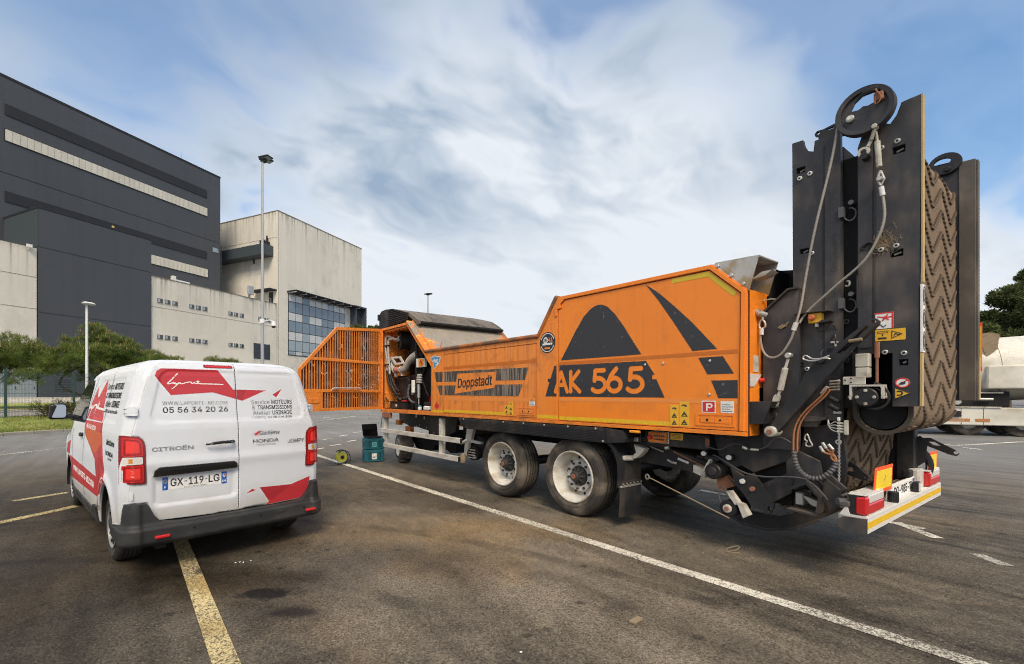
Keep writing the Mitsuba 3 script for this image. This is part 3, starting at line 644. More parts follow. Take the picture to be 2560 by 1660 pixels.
VF = Fr(o=(-2.800, 4.028, 0), x=(.71447, .69966))
XC = .915
VZ = [.2, .45, .75, .95, 1.25, 1.5, 1.75, 1.85, 1.91, 1.95, 1.972, 1.98]
VW = [.91, .945, .955, .955, .932, .885, .828, .797, .752, .672, .52, .30]
def vw(z): return np.interp(z, VZ, VW)
def vyr(z): return np.interp(z, [.2, .42, .46, .6, 1.0, 1.3, 1.80, 1.88, 1.93, 1.96, 1.972, 1.98], [.5, .5, .10, .09, .085, .10, .18, .205, .25, .34, .5, .8])
def vyf(z): return np.interp(z, [.2, .5, .9, 1.0, 1.08, 1.15, 1.84, 1.91, 1.96, 1.98], [4.70, 4.85, 4.86, 4.76, 4.35, 4.16, 3.12, 2.9, 2.5, 2.2])
def bow(x): return .05 * ((x - XC) / .9) ** 2
def recess(a, b, x0, x1, z0, z1, r=.10, w=.022):
    """0 outside a rounded rectangle, 1 well inside"""
    dx = np.maximum(np.maximum(x0 + r - a, a - (x1 - r)), 0); dz = np.maximum(np.maximum(z0 + r - b, b - (z1 - r)), 0)
    d = r - np.hypot(dx, dz); d = np.minimum(d, np.minimum(np.minimum(a - x0, x1 - a), np.minimum(b - z0, z1 - b)))
    t = np.clip(d / w, 0, 1); return t * t * (3 - 2 * t)
def win_line(z): return np.interp(z, [1.35, 1.87], [.17, .29])
def rear_y(x, z):
    """door skin: pressed window field in the upper half, number plate field below the trim bar"""
    l = win_line(z); xx = np.where(x < XC + .03, (x - l), (1.86 - x) - l + .02)
    up = recess(xx, z, 0, 3, 1.352, 1.868, .09, .030)
    plate = recess(x, z, .20, .95, .585, .93, .07, .05)
    crease = .010 * np.exp(-((z - .985) / .05) ** 2)
    return vyr(z) + bow(x) + .011 * up + .020 * plate - crease
def rear_fn(x, z, t): return np.stack([x, rear_y(x, z) - t, z], 1)
def side_x(y, z):
    up = recess(y, z, .52 + .12 * (z - 1.33), 1.98, 1.335, 1.80, .10, .03)
    up2 = recess(y, z, .62, 2.02, 1.335, 1.80, .10, .03)
    wheel = .022 * np.exp(-((np.hypot(y - .8, z - .36) - .44) / .05) ** 2)
    return XC - vw(z) + .008 * up - wheel * (z > .3) + .02 * np.clip((y - 3.4) / 1.3, 0, 1) ** 2
def side_fn(y, z, t): return np.stack([side_x(y, z) - t, y, z], 1)
def side_fn_r(y, z, t): v = side_fn(y, z, t); v[:, 0] = 2 * XC - v[:, 0]; return v

def van_body():
    zs = np.r_[np.linspace(.26, 1.80, 105), np.linspace(1.815, 1.98, 24)]; rows = []
    for z in zs:
        w, yr, yf = float(vw(z)), float(vyr(z)), float(vyf(z))
        rr = min(.11 + .05 * max(0, z - 1), w * .6); rf = min(.42, w * .8)
        nr, ns = 70, 130
        xr = np.linspace(XC - w + rr, XC + w - rr, nr)
        ly = np.linspace(yr + rr, yf - rf, ns)
        th = np.linspace(0, np.pi / 2, 12)
        def arc(cx, cy, r, sx, sy, a): return np.stack([cx + sx * r * np.sin(a), cy + sy * r * np.cos(a)], 1)
        b = float(bow(XC + w))
        rear = np.stack([xr, np.where(z > .46, rear_y(xr, np.full(nr, z)), yr + bow(xr)) + .009 * np.clip((.80 - np.abs(xr - XC)) / .08, 0, 1)], 1)
        cr = arc(XC + w - rr, yr + rr + .02, rr, 1, -1, th); cr[:, 1] += (bow(XC + w - rr) - .02) * np.cos(th)
        right = np.stack([2 * XC - side_x(ly, np.full(ns, z)) if z < 1.83 else np.full(ns, XC + w), ly], 1)
        fr_ = arc(XC + w - rf - .02, yf - rf, rf, 1, 1, np.pi / 2 - th)
        half = np.vstack([rear[nr // 2:], cr[1:], right[1:-1], fr_])
        m = half[::-1].copy(); m[:, 0] = 2 * XC - m[:, 0]
        ring = np.vstack([half, m]); rows.append(np.c_[ring, np.full(len(ring), z)])
    n = len(rows[0]); v = np.vstack(rows); k = len(zs)
    i, j = np.meshgrid(np.arange(k - 1), np.arange(n), indexing='ij'); a = i * n + j; b = i * n + (j + 1) % n
    f = np.stack([a, b, b + n, a + n], -1).reshape(-1, 4); f = np.vstack([f[:, [0, 1, 2]], f[:, [0, 2, 3]]])
    c0, c1 = len(v), len(v) + 1; v = np.vstack([v, [XC, 2.4, zs[0]], [XC, 1.6, zs[-1] + .001]]); j = np.arange(n)
    f = np.vstack([f, np.stack([(j + 1) % n, j, j * 0 + c0], 1), np.stack([(k - 1) * n + j, (k - 1) * n + (j + 1) % n, j * 0 + c1], 1)])
    return v, f
v, f = van_body()
M = m3.Manifold(m3.Mesh(np.asarray(v, np.float32), np.asarray(f, np.uint32)))
AX = (.80, 3.98); WR = .335
if M.is_empty() or M.status() != m3.Error.NoError: print('van body not solid', M.status())
else:
    for ya in AX:
        for x0, x1 in ((-.3, .27), (2 * XC - .27, 2 * XC + .3)):
            c = m3.Manifold.cylinder(x1 - x0, .395, .395, 48).rotate([0, 90, 0]).translate([x0, ya, .36]); M = M - c
    v, f = vf(M)
VAN = thing('white_van', 'white panel van with red company graphics seen from behind at the left', 'van')
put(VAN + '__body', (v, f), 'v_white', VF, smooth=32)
put(VAN + '__underbody', cat(box(XC - .80, XC + .80, .45, 4.4, .20, .45), box(XC - .68, XC - .60, .1, .6, .22, .3), cyl((XC - .8, AX[0], .33), (XC + .8, AX[0], .33), .06, 10)), 'v_seal', VF)
put(VAN + '__exhaust_pipe', cyl((1.35, .25, .25), (1.35, .7, .27), .026, 12), 'v_ink', VF)
k = put(VAN + '__roof', box(XC - .3, XC + .3, 1.2, 1.5, 1.965, 1.984, .006), 'v_white', VF)
put(VAN + '__antenna', tube([(XC, 2.9, 1.94), (XC, 2.75, 2.12)], .006, 6), 'v_ink', VF)
for ya in AX:
    for s in (0, 1):
        x0 = -.035 if s == 0 else 2 * XC + .035; d = 1 if s == 0 else -1
        th = np.linspace(-.25, np.pi + .25, 40)
        R0 = [np.stack([np.full(40, x), ya + r * np.cos(th), .36 + r * np.sin(th)], 1) for x, r in ((x0 + d * .012, .396), (x0 + d * .012, .375), (x0 + d * .32, .375))]
        i = np.arange(39); f = np.vstack([np.stack([i + 40 * q, i + 1 + 40 * q, i + 41 + 40 * q, i + 40 + 40 * q], 1) for q in (0, 1)])
        put(VAN + '__wheel_arch_liner', (np.vstack(R0), f), 'v_seal', VF)
        # wheel
        xo = .012 if s == 0 else 2 * XC - .012
        tp = [(.200, .02), (.225, .0), (.285, -.012), (.318, .004), (.333, .03), (.335, .06), (.335, .155), (.333, .185), (.318, .212), (.285, .225), (.20, .215), (.2, .02)]
        wk = put(VAN + '__wheel', lathe([(r, d * h) for r, h in tp], (xo, ya, WR), (1, 0, 0), 56), 'v_tyre', VF, smooth=35)
        gr = [lathe([(.336, d * h), (.3365, d * (h + .001)), (.3365, d * (h + .010)), (.336, d * (h + .011))], (xo, ya, WR), (1, 0, 0), 56) for h in (.05, .085, .12, .155)]
        put(wk + '__tread_groove', cat(*gr), 'v_seal', VF)
        rp = [(.212, .0), (.216, -.006), (.207, -.010), (.198, .006), (.190, .03), (.175, .05), (.15, .046), (.13, .03), (.095, .012), (.07, .006), (.055, .004), (.05, -.004), (0, -.006)]
        put(wk + '__rim', lathe([(r, d * h) for r, h in rp], (xo, ya, WR), (1, 0, 0), 40), 'v_rim', VF, smooth=30)
        hl = [cyl((xo + d * (-.002), ya + .16 * math.cos(q), WR + .16 * math.sin(q)), (xo + d * .055, ya + .16 * math.cos(q), WR + .16 * math.sin(q)), .018, 8) for q in np.arange(10) * math.pi / 5]
        put(wk + '__vent_holes', cat(*hl), 'v_seal', VF)
        put(wk + '__hub_cap', lathe([(.05, d * .0), (.045, d * -.014), (0, d * -.016)], (xo, ya, WR), (1, 0, 0), 20), 'v_ink', VF, smooth=30)
        [put(wk + '__wheel_bolt', cyl((xo + d * .01, ya + .075 * math.cos(q), WR + .075 * math.sin(q)), (xo - d * .012, ya + .075 * math.cos(q), WR + .075 * math.sin(q)), .010, 6), 'v_ink_grey', VF) for q in np.arange(5) * math.pi / 2.5]

# rear doors, cut round the lamps
gapx = .952
def door_outline(x0, x1, left):
    zt = 1.93
    p = [(x0 + (.0 if not left else -.005), .475), (x1, .455), (x1 - (.0 if left else .10), zt)] if False else None
    if left: q = [(.035, .662), (.175, .655), (.195, .545), (.255, .478), (gapx - .004, .452), (gapx - .004, zt), (.30, zt - .012), (.225, 1.86), (.185, 1.76), (.12, 1.5), (.055, 1.26)]
    else: q = [(gapx + .004, .452), (1.645, .470), (1.715, .545), (1.735, .650), (1.800, .655), (1.785, 1.26), (1.735, 1.5), (1.665, 1.76), (1.625, 1.86), (1.54, zt - .012), (gapx + .004, zt)]
    return Polygon(q).buffer(-.012).buffer(.012)
lampL = Polygon([(.0 - .03, 1.262), (.105, 1.245), (.14, 1.21), (.150, 1.16), (.158, .822), (-.035, .830)])
lampR = affinity.affine_transform(lampL, [-1, 0, 0, 1, 2 * XC + .02, 0])
doors = []
for left in (True, False):
    o = door_outline(0, 0, left); o = o.difference((lampL if left else lampR).buffer(.008))
    put(VAN + '__door_seal', conform(o.buffer(.0035), .002, rear_fn, .03), 'v_seam', VF)
    dk = put(VAN + '__rear_door', conform(o, .0075, rear_fn, .018), 'v_white', VF, smooth=28)
    doors.append(dk)
put(VAN + '__door_seal', conform(sbox(gapx - .005, .45, gapx + .005, 1.935), .004, rear_fn, .03), 'v_seal', VF)
def rdecal(g, t0, m, key, d=.0012, ref=.03, **k):
    off = .0075 + t0
    return put(key, conform(g, d, lambda x, z, t: rear_fn(x, z, t + off), ref), m, VF, **k)
L_, R_ = doors
nl = (VAN + '__decal')
# red band across both doors
band = Polygon([(.245, 1.795), (.262, 1.845), (.30, 1.868), (.787, 1.868), (.926, 1.673), (1.262, 1.668), (1.011, 1.558), (.733, 1.645), (.369, 1.618)])
halfL, halfR = sbox(-1, 0, gapx - .005, 3), sbox(gapx + .005, 0, 3, 3)
rdecal(band.intersection(halfL), 0, 'v_red', L_ + '__red_graphic', .0025, .014); rdecal(band.intersection(halfR), 0, 'v_red', R_ + '__red_graphic')
rdecal(Polygon([(.926, 1.672), (1.05, 1.671), (1.011, 1.56), (.95, 1.58)]).intersection(halfR), .0014, 'v_red_dark', R_ + '__red_shade')
rdecal(Polygon([(1.447, 1.688), (1.335, 1.623), (1.374, 1.592)]), 0, 'v_red', R_ + '__red_graphic')
rdecal(Polygon([(1.262, 1.664), (1.33, 1.62), (1.29, 1.60), (1.20, 1.64)]), 0, 'v_grey_facet', R_ + '__grey_facet')
# handwritten firm name: a white stroke script "laporte"
def script(P, w): return LineString(P).buffer(w, cap_style=1)
sig = [script([(.432, 1.822), (.415, 1.806), (.385, 1.768), (.352, 1.735), (.345, 1.728), (.352, 1.723), (.375, 1.728), (.395, 1.738)], .0045),
       script([(.395, 1.738), (.388, 1.730), (.398, 1.724), (.410, 1.736), (.412, 1.722), (.425, 1.728), (.420, 1.712), (.398, 1.690), (.378, 1.677)], .004),
       script([(.420, 1.712), (.437, 1.733), (.450, 1.738), (.448, 1.727), (.470, 1.726), (.50, 1.738), (.53, 1.744), (.545, 1.741), (.548, 1.730), (.560, 1.730), (.572, 1.740), (.580, 1.731), (.592, 1.728), (.603, 1.741), (.612, 1.730), (.63, 1.728), (.72, 1.727), (.832, 1.724)], .0045),
       script([(.603, 1.757), (.598, 1.728)], .004), script([(.585, 1.747), (.620, 1.748)], .003)]
rdecal(union_all(sig), .0014, 'v_plate', L_ + '__script_lettering')
rdecal(fit('WWW.LAPORTE-MI.COM', .297, .862, 1.525, .033), 0, 'v_ink_grey', L_ + '__lettering')
rdecal(fit('05 56 34 20 26', .300, .866, 1.453, .050, True), 0, 'v_ink', L_ + '__lettering')
def two(s1, s2, x0, xm, x1, z, h, key):
    rdecal(fit(s1, x0, xm, z, h), 0, 'v_ink_grey', key); rdecal(fit(s2, xm + .022, x1, z, h, True), 0, 'v_ink', key)
two('Service', 'MOTEURS', 1.101, 1.295, 1.553, 1.521, .044, R_ + '__lettering')
two('&', 'TRANSMISSIONS', 1.106, 1.140, 1.553, 1.468, .040, R_ + '__lettering')
two('Atelier', 'USINAGE', 1.110, 1.298, 1.545, 1.409, .043, R_ + '__lettering')
two('USINAGE', 'sur site et en atelier', 1.106, 1.245, 1.549, 1.371, .026, R_ + '__lettering')
rdecal(fit('QuickServe', 1.172, 1.386, 1.200, .042, True, .35), 0, 'v_ink', R_ + '__lettering')
rdecal(union_all([Polygon([(1.165, z), (1.165 - l, z + .002), (1.165, z + .007)]) for z, l in ((1.196, .06), (1.209, .09), (1.222, .07), (1.234, .045))] + [Polygon([(1.125, 1.195), (1.185, 1.245), (1.165, 1.245), (1.11, 1.215)])]), .0014, 'v_red', R_ + '__lettering')
rdecal(fit('HONDA', 1.097, 1.374, 1.120, .036, True), 0, 'v_ink', R_ + '__lettering')
rdecal(fit('STATION TECHNIQUE', 1.132, 1.342, 1.088, .018), 0, 'v_ink_grey', R_ + '__lettering')
rdecal(fit('JUMPY', 1.476, 1.678, 1.096, .040, True, .2), 0, 'v_chrome', R_ + '__model_badge', .004)
rdecal(fit('CITROËN', .204, .540, 1.106, .034, True), 0, 'v_chrome', L_ + '__maker_badge', .004)
low = Polygon([(1.165, .655), (1.513, .640), (1.745, .700), (1.735, .62), (1.715, .55), (1.655, .475), (1.225, .460), (1.27, .49)])
rdecal(low.intersection(door_outline(0, 0, False).buffer(-.004)), 0, 'v_red', R_ + '__red_graphic')
rdecal(Polygon([(1.29, .50), (1.52, .636), (1.165, .652)]), .0014, 'v_red_dark', R_ + '__red_shade')
rdecal(Polygon([(1.029, .611), (1.087, .65), (1.129, .633)]), 0, 'v_red', R_ + '__red_graphic')
# brake light, trim bar, handle, plate
rdecal(rrect(.662, .935, 1.889, 1.918, .013), -.001, 'v_lamp_deep', VAN + '__brake_light', .008)
rdecal(rrect(.677, .920, 1.894, 1.912, .008), .006, 'v_lamp_red', VAN + '__brake_light__lens', .003)
bar = Polygon([(.222, .885), (.228, .925), (.262, .952), (.895, .952), (.918, .935), (.922, .900)]).buffer(.008)
bk = put(VAN + '__trim_bar', conform(bar, .045, lambda x, z, t: np.stack([x, vyr(z) + bow(x) - t * (.75 + .25 * np.clip((z - .88) / .05, 0, 1)), z], 1), .03), 'v_trim', VF, smooth=30)
hk = put(L_ + '__handle_recess', conform(Polygon(spline([(.700, 1.165), (.735, 1.195), (.79, 1.205), (.85, 1.19), (.875, 1.160), (.84, 1.13), (.74, 1.13), (.70, 1.165)], 40)), .002, lambda x, z, t: rear_fn(x, z, t + .0075), .03), 'v_grey_facet', VF)
put(L_ + '__handle', tube(spline([(.640, .055, 1.142), (.70, .035, 1.150), (.80, .030, 1.156), (.865, .035, 1.156), (.893, .058, 1.155)], 18), np.array([.009] * 4 + [.014] * 10 + [.017] * 4), 12), 'v_trim', VF, smooth=True)
put(L_ + '__lock', cyl((.868, .05, 1.156), (.868, .014, 1.156), .009, 12), 'v_chrome', VF)
pk = rdecal(rrect(.287, .840, .742, .860, .006), 0, 'v_plate', VAN + '__number_plate', .006)
q = .006
for x0, x1 in ((.287, .333), (.791, .840)): rdecal(rrect(x0, x1, .742, .860, .006), q, 'v_blue', pk + '__blue_band')
rdecal(fit('GX', .352, .456, .772, .068, True), q, 'v_ink', pk + '__lettering'); rdecal(fit('119', .502, .630, .772, .068, True), q, 'v_ink', pk + '__lettering'); rdecal(fit('LG', .675, .774, .772, .068, True), q, 'v_ink', pk + '__lettering')
for x in (.467, .642): rdecal(sbox(x, .803, x + .022, .811), q, 'v_ink', pk + '__lettering')
rdecal(fit('AUTOSPHERE', .461, .661, .7465, .010), q, 'v_ink', pk + '__lettering')
rdecal(fit('F', .303, .316, .755, .022, True), q + .0013, 'v_plate', pk + '__lettering'); rdecal(fit('64', .797, .834, .758, .026, True), q + .0013, 'v_plate', pk + '__lettering')
rdecal(union_all([affinity.translate(Polygon([(.0032 * math.cos(b), .0032 * math.sin(b)) for b in np.arange(6)]), .310 + .013 * math.cos(a), .822 + .016 * math.sin(a)) for a in np.arange(12) * math.pi / 6]), q + .0013, 'v_yellow', pk + '__star_ring')
rdecal(Polygon([(.803, .838), (.828, .838), (.828, .815), (.8155, .800), (.803, .815)]), q + .0013, 'v_plate', pk + '__regional_crest')
rdecal(Polygon([(.808, .834), (.824, .834), (.819, .816), (.812, .820)]), q + .0026, 'v_red', pk + '__regional_crest')
# tail lamps
for left in (True, False):
    g = lampL if left else lampR
    def lf(x, z, t, left=left):
        xe = np.minimum(np.abs(x - (XC - .90)), np.abs(x - (XC + .90 + .02)))
        wrap = np.where(np.abs(x - XC) > .86, (np.abs(x - XC) - .86) * .75, 0)
        return np.stack([x, vyr(z) + bow(x) + wrap - t, z], 1)
    k = put(VAN + '__tail_light', conform(g.buffer(-.012).buffer(.012), .022, lf, .015), 'v_lamp_deep', VF, smooth=30)
    def part(z0, z1, m, nm, ins=.016, h=.010):
        gg = g.buffer(-ins).intersection(sbox(-1, z0, 3, z1)).buffer(-.012).buffer(.012)
        put(k + '__' + nm, conform(gg, h, lambda x, z, t: lf(x, z, t + .020), .015), m, VF, smooth=30)
        return gg
    a = part(1.072, 1.25, 'v_lamp_red', 'lens'); b = part(1.00, 1.065, 'v_lamp_clear', 'indicator', .020, .007); c = part(.84, .992, 'v_lamp_red', 'lens')
    for gg in (a, c):
        put(k + '__reflector', conform(gg.buffer(-.030).buffer(-.006).buffer(.006), .004, lambda x, z, t: lf(x, z, t + .0295), .02), 'v_lamp_hot', VF)
        ring = gg.buffer(-.014).difference(gg.buffer(-.021)); put(k + '__lens_rib', conform(ring, .003, lambda x, z, t: lf(x, z, t + .0295), .02), 'v_lamp_deep', VF)
    bx0, bz0, bx1, bz1 = b.bounds; bb = b.intersection(sbox(bx0 + .03, 0, bx0 + .08, 3)).buffer(-.012)
    put(k + '__bulb', conform(bb, .003, lambda x, z, t: lf(x, z, t + .0265), .02), 'v_orange', VF)
# hinges
for x0, x1, z0, z1 in ((.015, .100, 1.432, 1.512), (-.020, .060, .682, .760), (1.755, 1.822, 1.432, 1.512), (1.800, 1.868, .682, .760)):
    w = lambda x, z, t: np.stack([x, vyr(z) + bow(x) + np.where(np.abs(x - XC) > .84, (np.abs(x - XC) - .84) * .8, 0) - t, z], 1)
    k = put(VAN + '__hinge_cover', conform(rrect(x0, x1, z0, z1, .012), .034, w, .02), 'v_white', VF, smooth=40)
    put(k + '__hinge_gap', conform(sbox(x0 - .006, z0 + .018, x0 + .012, z0 + .022).union(sbox(x0 - .006, z1 - .022, x0 + .012, z1 - .018)), .036, w, .02), 'v_ink_grey', VF)
# bumper: wraps round the rear, high at the corners, a step in the middle
def bumper():
    r = .15; xl, xr = -.050, 2 * XC + .050; pts = []
    for y in np.linspace(.66, r + .02, 14): pts.append((xl, y, -1, 0))
    for a in np.linspace(0, np.pi / 2, 16)[1:]: pts.append((xl + r - r * math.cos(a), r + .0 - r * math.sin(a), -math.cos(a), -math.sin(a)))
    for x in np.linspace(xl + r, xr - r, 90)[1:-1]: pts.append((x, .035 * ((x - XC) / .9) ** 2 - .012, 0, -1))
    for a in np.linspace(np.pi / 2, 0, 16): pts.append((xr - r + r * math.cos(a), r - r * math.sin(a), math.cos(a), -math.sin(a)))
    for y in np.linspace(r + .02, .66, 14)[1:]: pts.append((xr, y, 1, 0))
    P = np.array(pts); ks = [.27, .283, .296, .31, .33, .36, .39, .41, .425, .431, .437, .446, .455, .465, .475, .49, .51, .53, .55, .575, .60, .63, .66]; V = []
    for x, y, nx, ny in P:
        top = float(np.interp(x, [-.05, .165, .205, .265, .4, 1.5, 1.63, 1.70, 1.74, 2], [.655, .650, .545, .475, .455, .455, .475, .545, .645, .655])) if y < .3 else .655
        bot = float(np.interp(y, [0, .2, .45, .66], [.27, .275, .33, .45])) if True else .3
        for k in ks:
            z = min(max(k, bot), top); zz = z
            o = float(np.interp(zz, [.27, .295, .31, .425, .437, .455, .475, .60, .66], [.045, .012, .002, .0, .016, .020, .030, .038, .05]))
            V.append((x - nx * o, y - ny * o, z))
        V.append((x - nx * .16, y - ny * .16 , top - .002))
    n = len(ks) + 1; V = np.array(V); i, j = np.meshgrid(np.arange(len(P) - 1), np.arange(n - 1), indexing='ij'); a = i * n + j
    return V, np.stack([a, a + n, a + n + 1, a + 1], -1).reshape(-1, 4)
bk = put(VAN + '__bumper', bumper(), 'v_plastic', VF, smooth=60)
for x in (.205, 1.635): put(bk + '__reflector', box(x, x + .118, -.016, .03, .338, .364, .006), 'v_lamp_red', VF)
for x in (.06, .52, 1.14, 1.62): put(bk + '__parking_sensor', cyl((x, -.002 + .035 * ((x - XC) / .9) ** 2 - .016, .385), (x, .03, .385), .011, 14), 'v_seal', VF)
put(bk + '__tow_eye_cover', box(1.33, 1.40, -.010, .02, .38, .425, .003), 'v_plastic', VF)
# flank: sill, seams, graphics, window, mirror
def sdecal(g, t0, m, key, d=.0012, ref=.04, fn=side_fn):
    return put(key, conform(g, d, lambda y, z, t: fn(y, z, t + t0), ref), m, VF)
put(VAN + '__sill_cladding', conform(Polygon([(1.30, .25), (3.52, .25), (3.52, .36), (1.75, .36), (1.62, .42), (1.24, .46)]), .02, side_fn, .05), 'v_plastic', VF)
put(VAN + '__sill_cladding', conform(Polygon([(1.30, .25), (3.52, .25), (3.52, .36), (1.75, .36), (1.62, .42), (1.24, .46)]), .02, side_fn_r, .05), 'v_plastic', VF)
fk = VAN + '__side_graphic'
whe = Polygon([(.8 + .40 * math.cos(a), .36 + .40 * math.sin(a)) for a in np.linspace(0, 2 * np.pi, 60)])
sdecal(Polygon([(1.66, 1.80), (1.50, 1.60), (1.43, 1.47), (1.30, 1.335), (2.46, 1.335), (2.12, 1.72), (1.98, 1.585)]), .0, 'v_red', fk)
sdecal(Polygon([(2.50, 1.312), (1.24, 1.326), (1.03, 1.04), (.76, .76), (1.30, .535), (1.41, .735), (1.50, .93), (2.30, 1.14)]).difference(whe), .0, 'v_red', fk)
sdecal(Polygon([(2.46, 1.23), (2.35, 1.14), (1.95, 1.05), (1.5, .98), (1.14, 1.12), (1.2, 1.22)]), .0014, 'v_orange_red', fk)
sdecal(Polygon([(3.84, .765), (1.41, .745), (1.31, .54), (3.72, .47)]).difference(Polygon([(3.98 + .41 * math.cos(a), .36 + .41 * math.sin(a)) for a in np.linspace(0, 6.28, 60)])), .0, 'v_red', fk)
sdecal(Polygon([(3.68, .99), (3.86, .77), (4.3, .77), (4.19, .90)]), 0, 'v_red', fk)
sdecal(Polygon([(1.30, 1.32), (1.22, 1.06), (1.0, .93), (.92, .84), (.80, .79), (1.24, .98)]), .0014, 'v_red_dark', fk)
def rtxt(s, y0, y1, z, h, bold, m='v_ink', sh=0.0):
    """reads from front to rear on the left flank"""
    g = fit(s, 0, abs(y1 - y0), z, h, bold, sh); g = affinity.affine_transform(g, [-1, 0, 0, 1, y0, 0])
    return sdecal(g, .0014, m, VAN + '__side_lettering')
rtxt('Service', 1.53, 1.16, 1.678, .062, False, 'v_ink_grey'); rtxt('MOTEURS', 1.10, .655, 1.675, .062, True)
rtxt('& TRANSMISSIONS', 1.47, .65, 1.586, .055, True); rtxt('Atelier', 1.39, 1.07, 1.496, .062, False, 'v_ink_grey'); rtxt('USINAGE', 1.02, .63, 1.496, .062, True)
rtxt('USINAGE sur site et en atelier', 1.40, .635, 1.436, .032, True, 'v_ink_grey')
rtxt('05 56 34 20 26', 2.30, 1.61, 1.226, .050, True, 'v_plate')
rtxt('QuickServe', .87, .45, 1.135, .05, True, 'v_ink', .3); rtxt('HONDA', .86, .46, 1.035, .040, True); rtxt('STATION', .72, .52, .998, .02, False, 'v_ink_grey')
rtxt('WWW.LAPORTE-MI.COM', 3.4, 1.6, .60, .07, True, 'v_plate')
sdecal(affinity.affine_transform(union_all(sig), [-2.2, 0, 0, 2.4, 3.15, -2.68]), .0014, 'v_plate', VAN + '__side_lettering')
for p in ([(1.20, .46), (1.24, 1.30), (1.30, 1.86)], [(2.42, .40), (2.42, 1.35), (2.30, 1.83)], [(3.46, .40), (3.55, 1.15)]):
    sdecal(LineString(p).buffer(.004), .001, 'v_seal', VAN + '__door_seam')
wg = Polygon([(2.48, 1.30), (2.50, 1.72), (2.58, 1.78), (3.05, 1.785), (3.95, 1.33), (3.9, 1.28)]).buffer(-.03).buffer(.03)
for fn in (side_fn, side_fn_r):
    wk = sdecal(wg.buffer(.022), .0, 'v_seal', VAN + '__side_window', .003, fn=fn); sdecal(wg, .003, 'v_glass', wk + '__glass', .002, fn=fn)
    sdecal(rrect(2.52, 2.68, 1.105, 1.150, .018), 0, 'v_trim', VAN + '__door_handle', .03, fn=fn)
class _Tilt:
    def __init__(s, sgn): s.sgn = sgn
    def __call__(s, v):
        v = np.array(v); xi = XC - s.sgn * (XC + .18)
        v[:, 1] = v[:, 1] + .606 - .004 - .24 * (v[:, 0] - xi) * s.sgn - .05 * (v[:, 2] - 1.39) * -1
        return VF(v)
MIRR = (_Tilt(1), _Tilt(-1))
for s in (0, 1):
    sg = (lambda x: x) if s == 0 else (lambda x: 2 * XC - x)
    fr_m = lambda P: [(sg(a), b, c) for a, b, c in P]
    k = put(VAN + '__wing_mirror', m3.Manifold.batch_hull([m3.Manifold.sphere(r, 20).translate([sg(x), y, z]) for x, y, z, r in ((-.12, 3.65, 1.465, .04), (-.235, 3.65, 1.46, .04), (-.12, 3.65, 1.315, .035), (-.25, 3.65, 1.315, .035), (-.18, 3.70, 1.39, .05))]), 'v_trim', VF, smooth=60)
    put(k + '__mirror_arm', box(sg(-.13), sg(.06), 3.63, 3.70, 1.285, 1.345, .02), 'v_trim', VF)
    put(k + '__mirror_glass', extr(rrect(min(sg(-.10), sg(-.262)), max(sg(-.10), sg(-.262)), 1.305, 1.485, .04), 3.0, 3.004, 'xz'), 'v_mirror', MIRR[s])
put(VAN + '__windscreen', (np.array([[XC - .74, 4.12, 1.18], [XC + .74, 4.12, 1.18], [XC + .66, 3.20, 1.80], [XC - .66, 3.20, 1.80]]) + [0, .03, .03], [[0, 1, 2, 3]]), 'v_glass', VF)
# ---------------------------------------------------------------- the orange shredder trailer: frame BAY, x to the rear, y across (near side 0), z up
def streaky(p, f=1.0):
    a, b = bayxy(p)
    return fbm(a * 34 * f + 1.5 * noise(a * 3, p.z * 2), b * 34 * f, p.z * 1.3, 4)
def orange_fn(p, n, uv):
    a, b = bayxy(p)
    old = 1 - smoothstep(4.9, 5.6, a)
    s = streaky(p); m = fbm(a * 1.6, b * 1.6, p.z * 1.6, 4)
    c = mix((.92, .262, .018), (.83, .225, .015), m)
    c = mix(c, mi.Color3f(.76, .27, .070), old * .5)
    c = mix(c, mi.Color3f(.46, .15, .040), (.12 + .48 * old) * smoothstep(.48, .80, s) * (.4 + 1.0 * m))
    grime = smoothstep(.56, .76, fbm(a * 4, b * 4, p.z * 4, 5)) * .32 * (.35 + old) + .5 * (1 - smoothstep(1.224, 1.30, p.z)) * smoothstep(.35, .7, fbm(a * 6, 3., p.z * 14, 4)) + .30 * smoothstep(.90, .97, noise(a * 60, b * 60, p.z * 60))
    c = mix(c, mi.Color3f(.22, .11, .05), grime)
    up = smoothstep(.6, .9, n.z) * .35
    return mix(c, mi.Color3f(.32, .20, .10), up)
mat('s_orange', base_color=orange_fn, roughness=.38, specular=.45, clearcoat=.25)
def worn_orange(p, n, uv):
    a, b = bayxy(p)
    e = smoothstep(.0, .35, b) * (1 - smoothstep(2.1, 2.5, b))
    f1 = fbm(a * 3.1, b * 3.1, p.z * 3.1, 5); f2 = fbm(a * 11, b * 11, p.z * 11, 4)
    keep = smoothstep(.42, .62, f1 + .35 * (f2 - .5) - .30 * e + .10)
    scr = mix((.22, .19, .155), (.36, .325, .27), f1 * .5 + .5 * f2)
    c = mix(scr, mi.Color3f(.72, .22, .035), keep)
    return mix(c, mi.Color3f(.62, .42, .10), smoothstep(.62, .75, f2) * keep * .8)
mat('s_worn', base_color=worn_orange, roughness=.7)
mat('s_rim', base_color=lambda p, n, uv: mix((.42, .14, .035), (.16, .10, .065), smoothstep(.35, .68, fbm(p.x * 6, p.y * 6, p.z * 6, 5))), roughness=.75)
mat('s_groove', base_color=(.10, .03, .008), roughness=.8)
mat('s_orange_band', base_color=(.56, .145, .012), roughness=.45)
mat('s_orange_pale', base_color=(.80, .27, .055), roughness=.5)
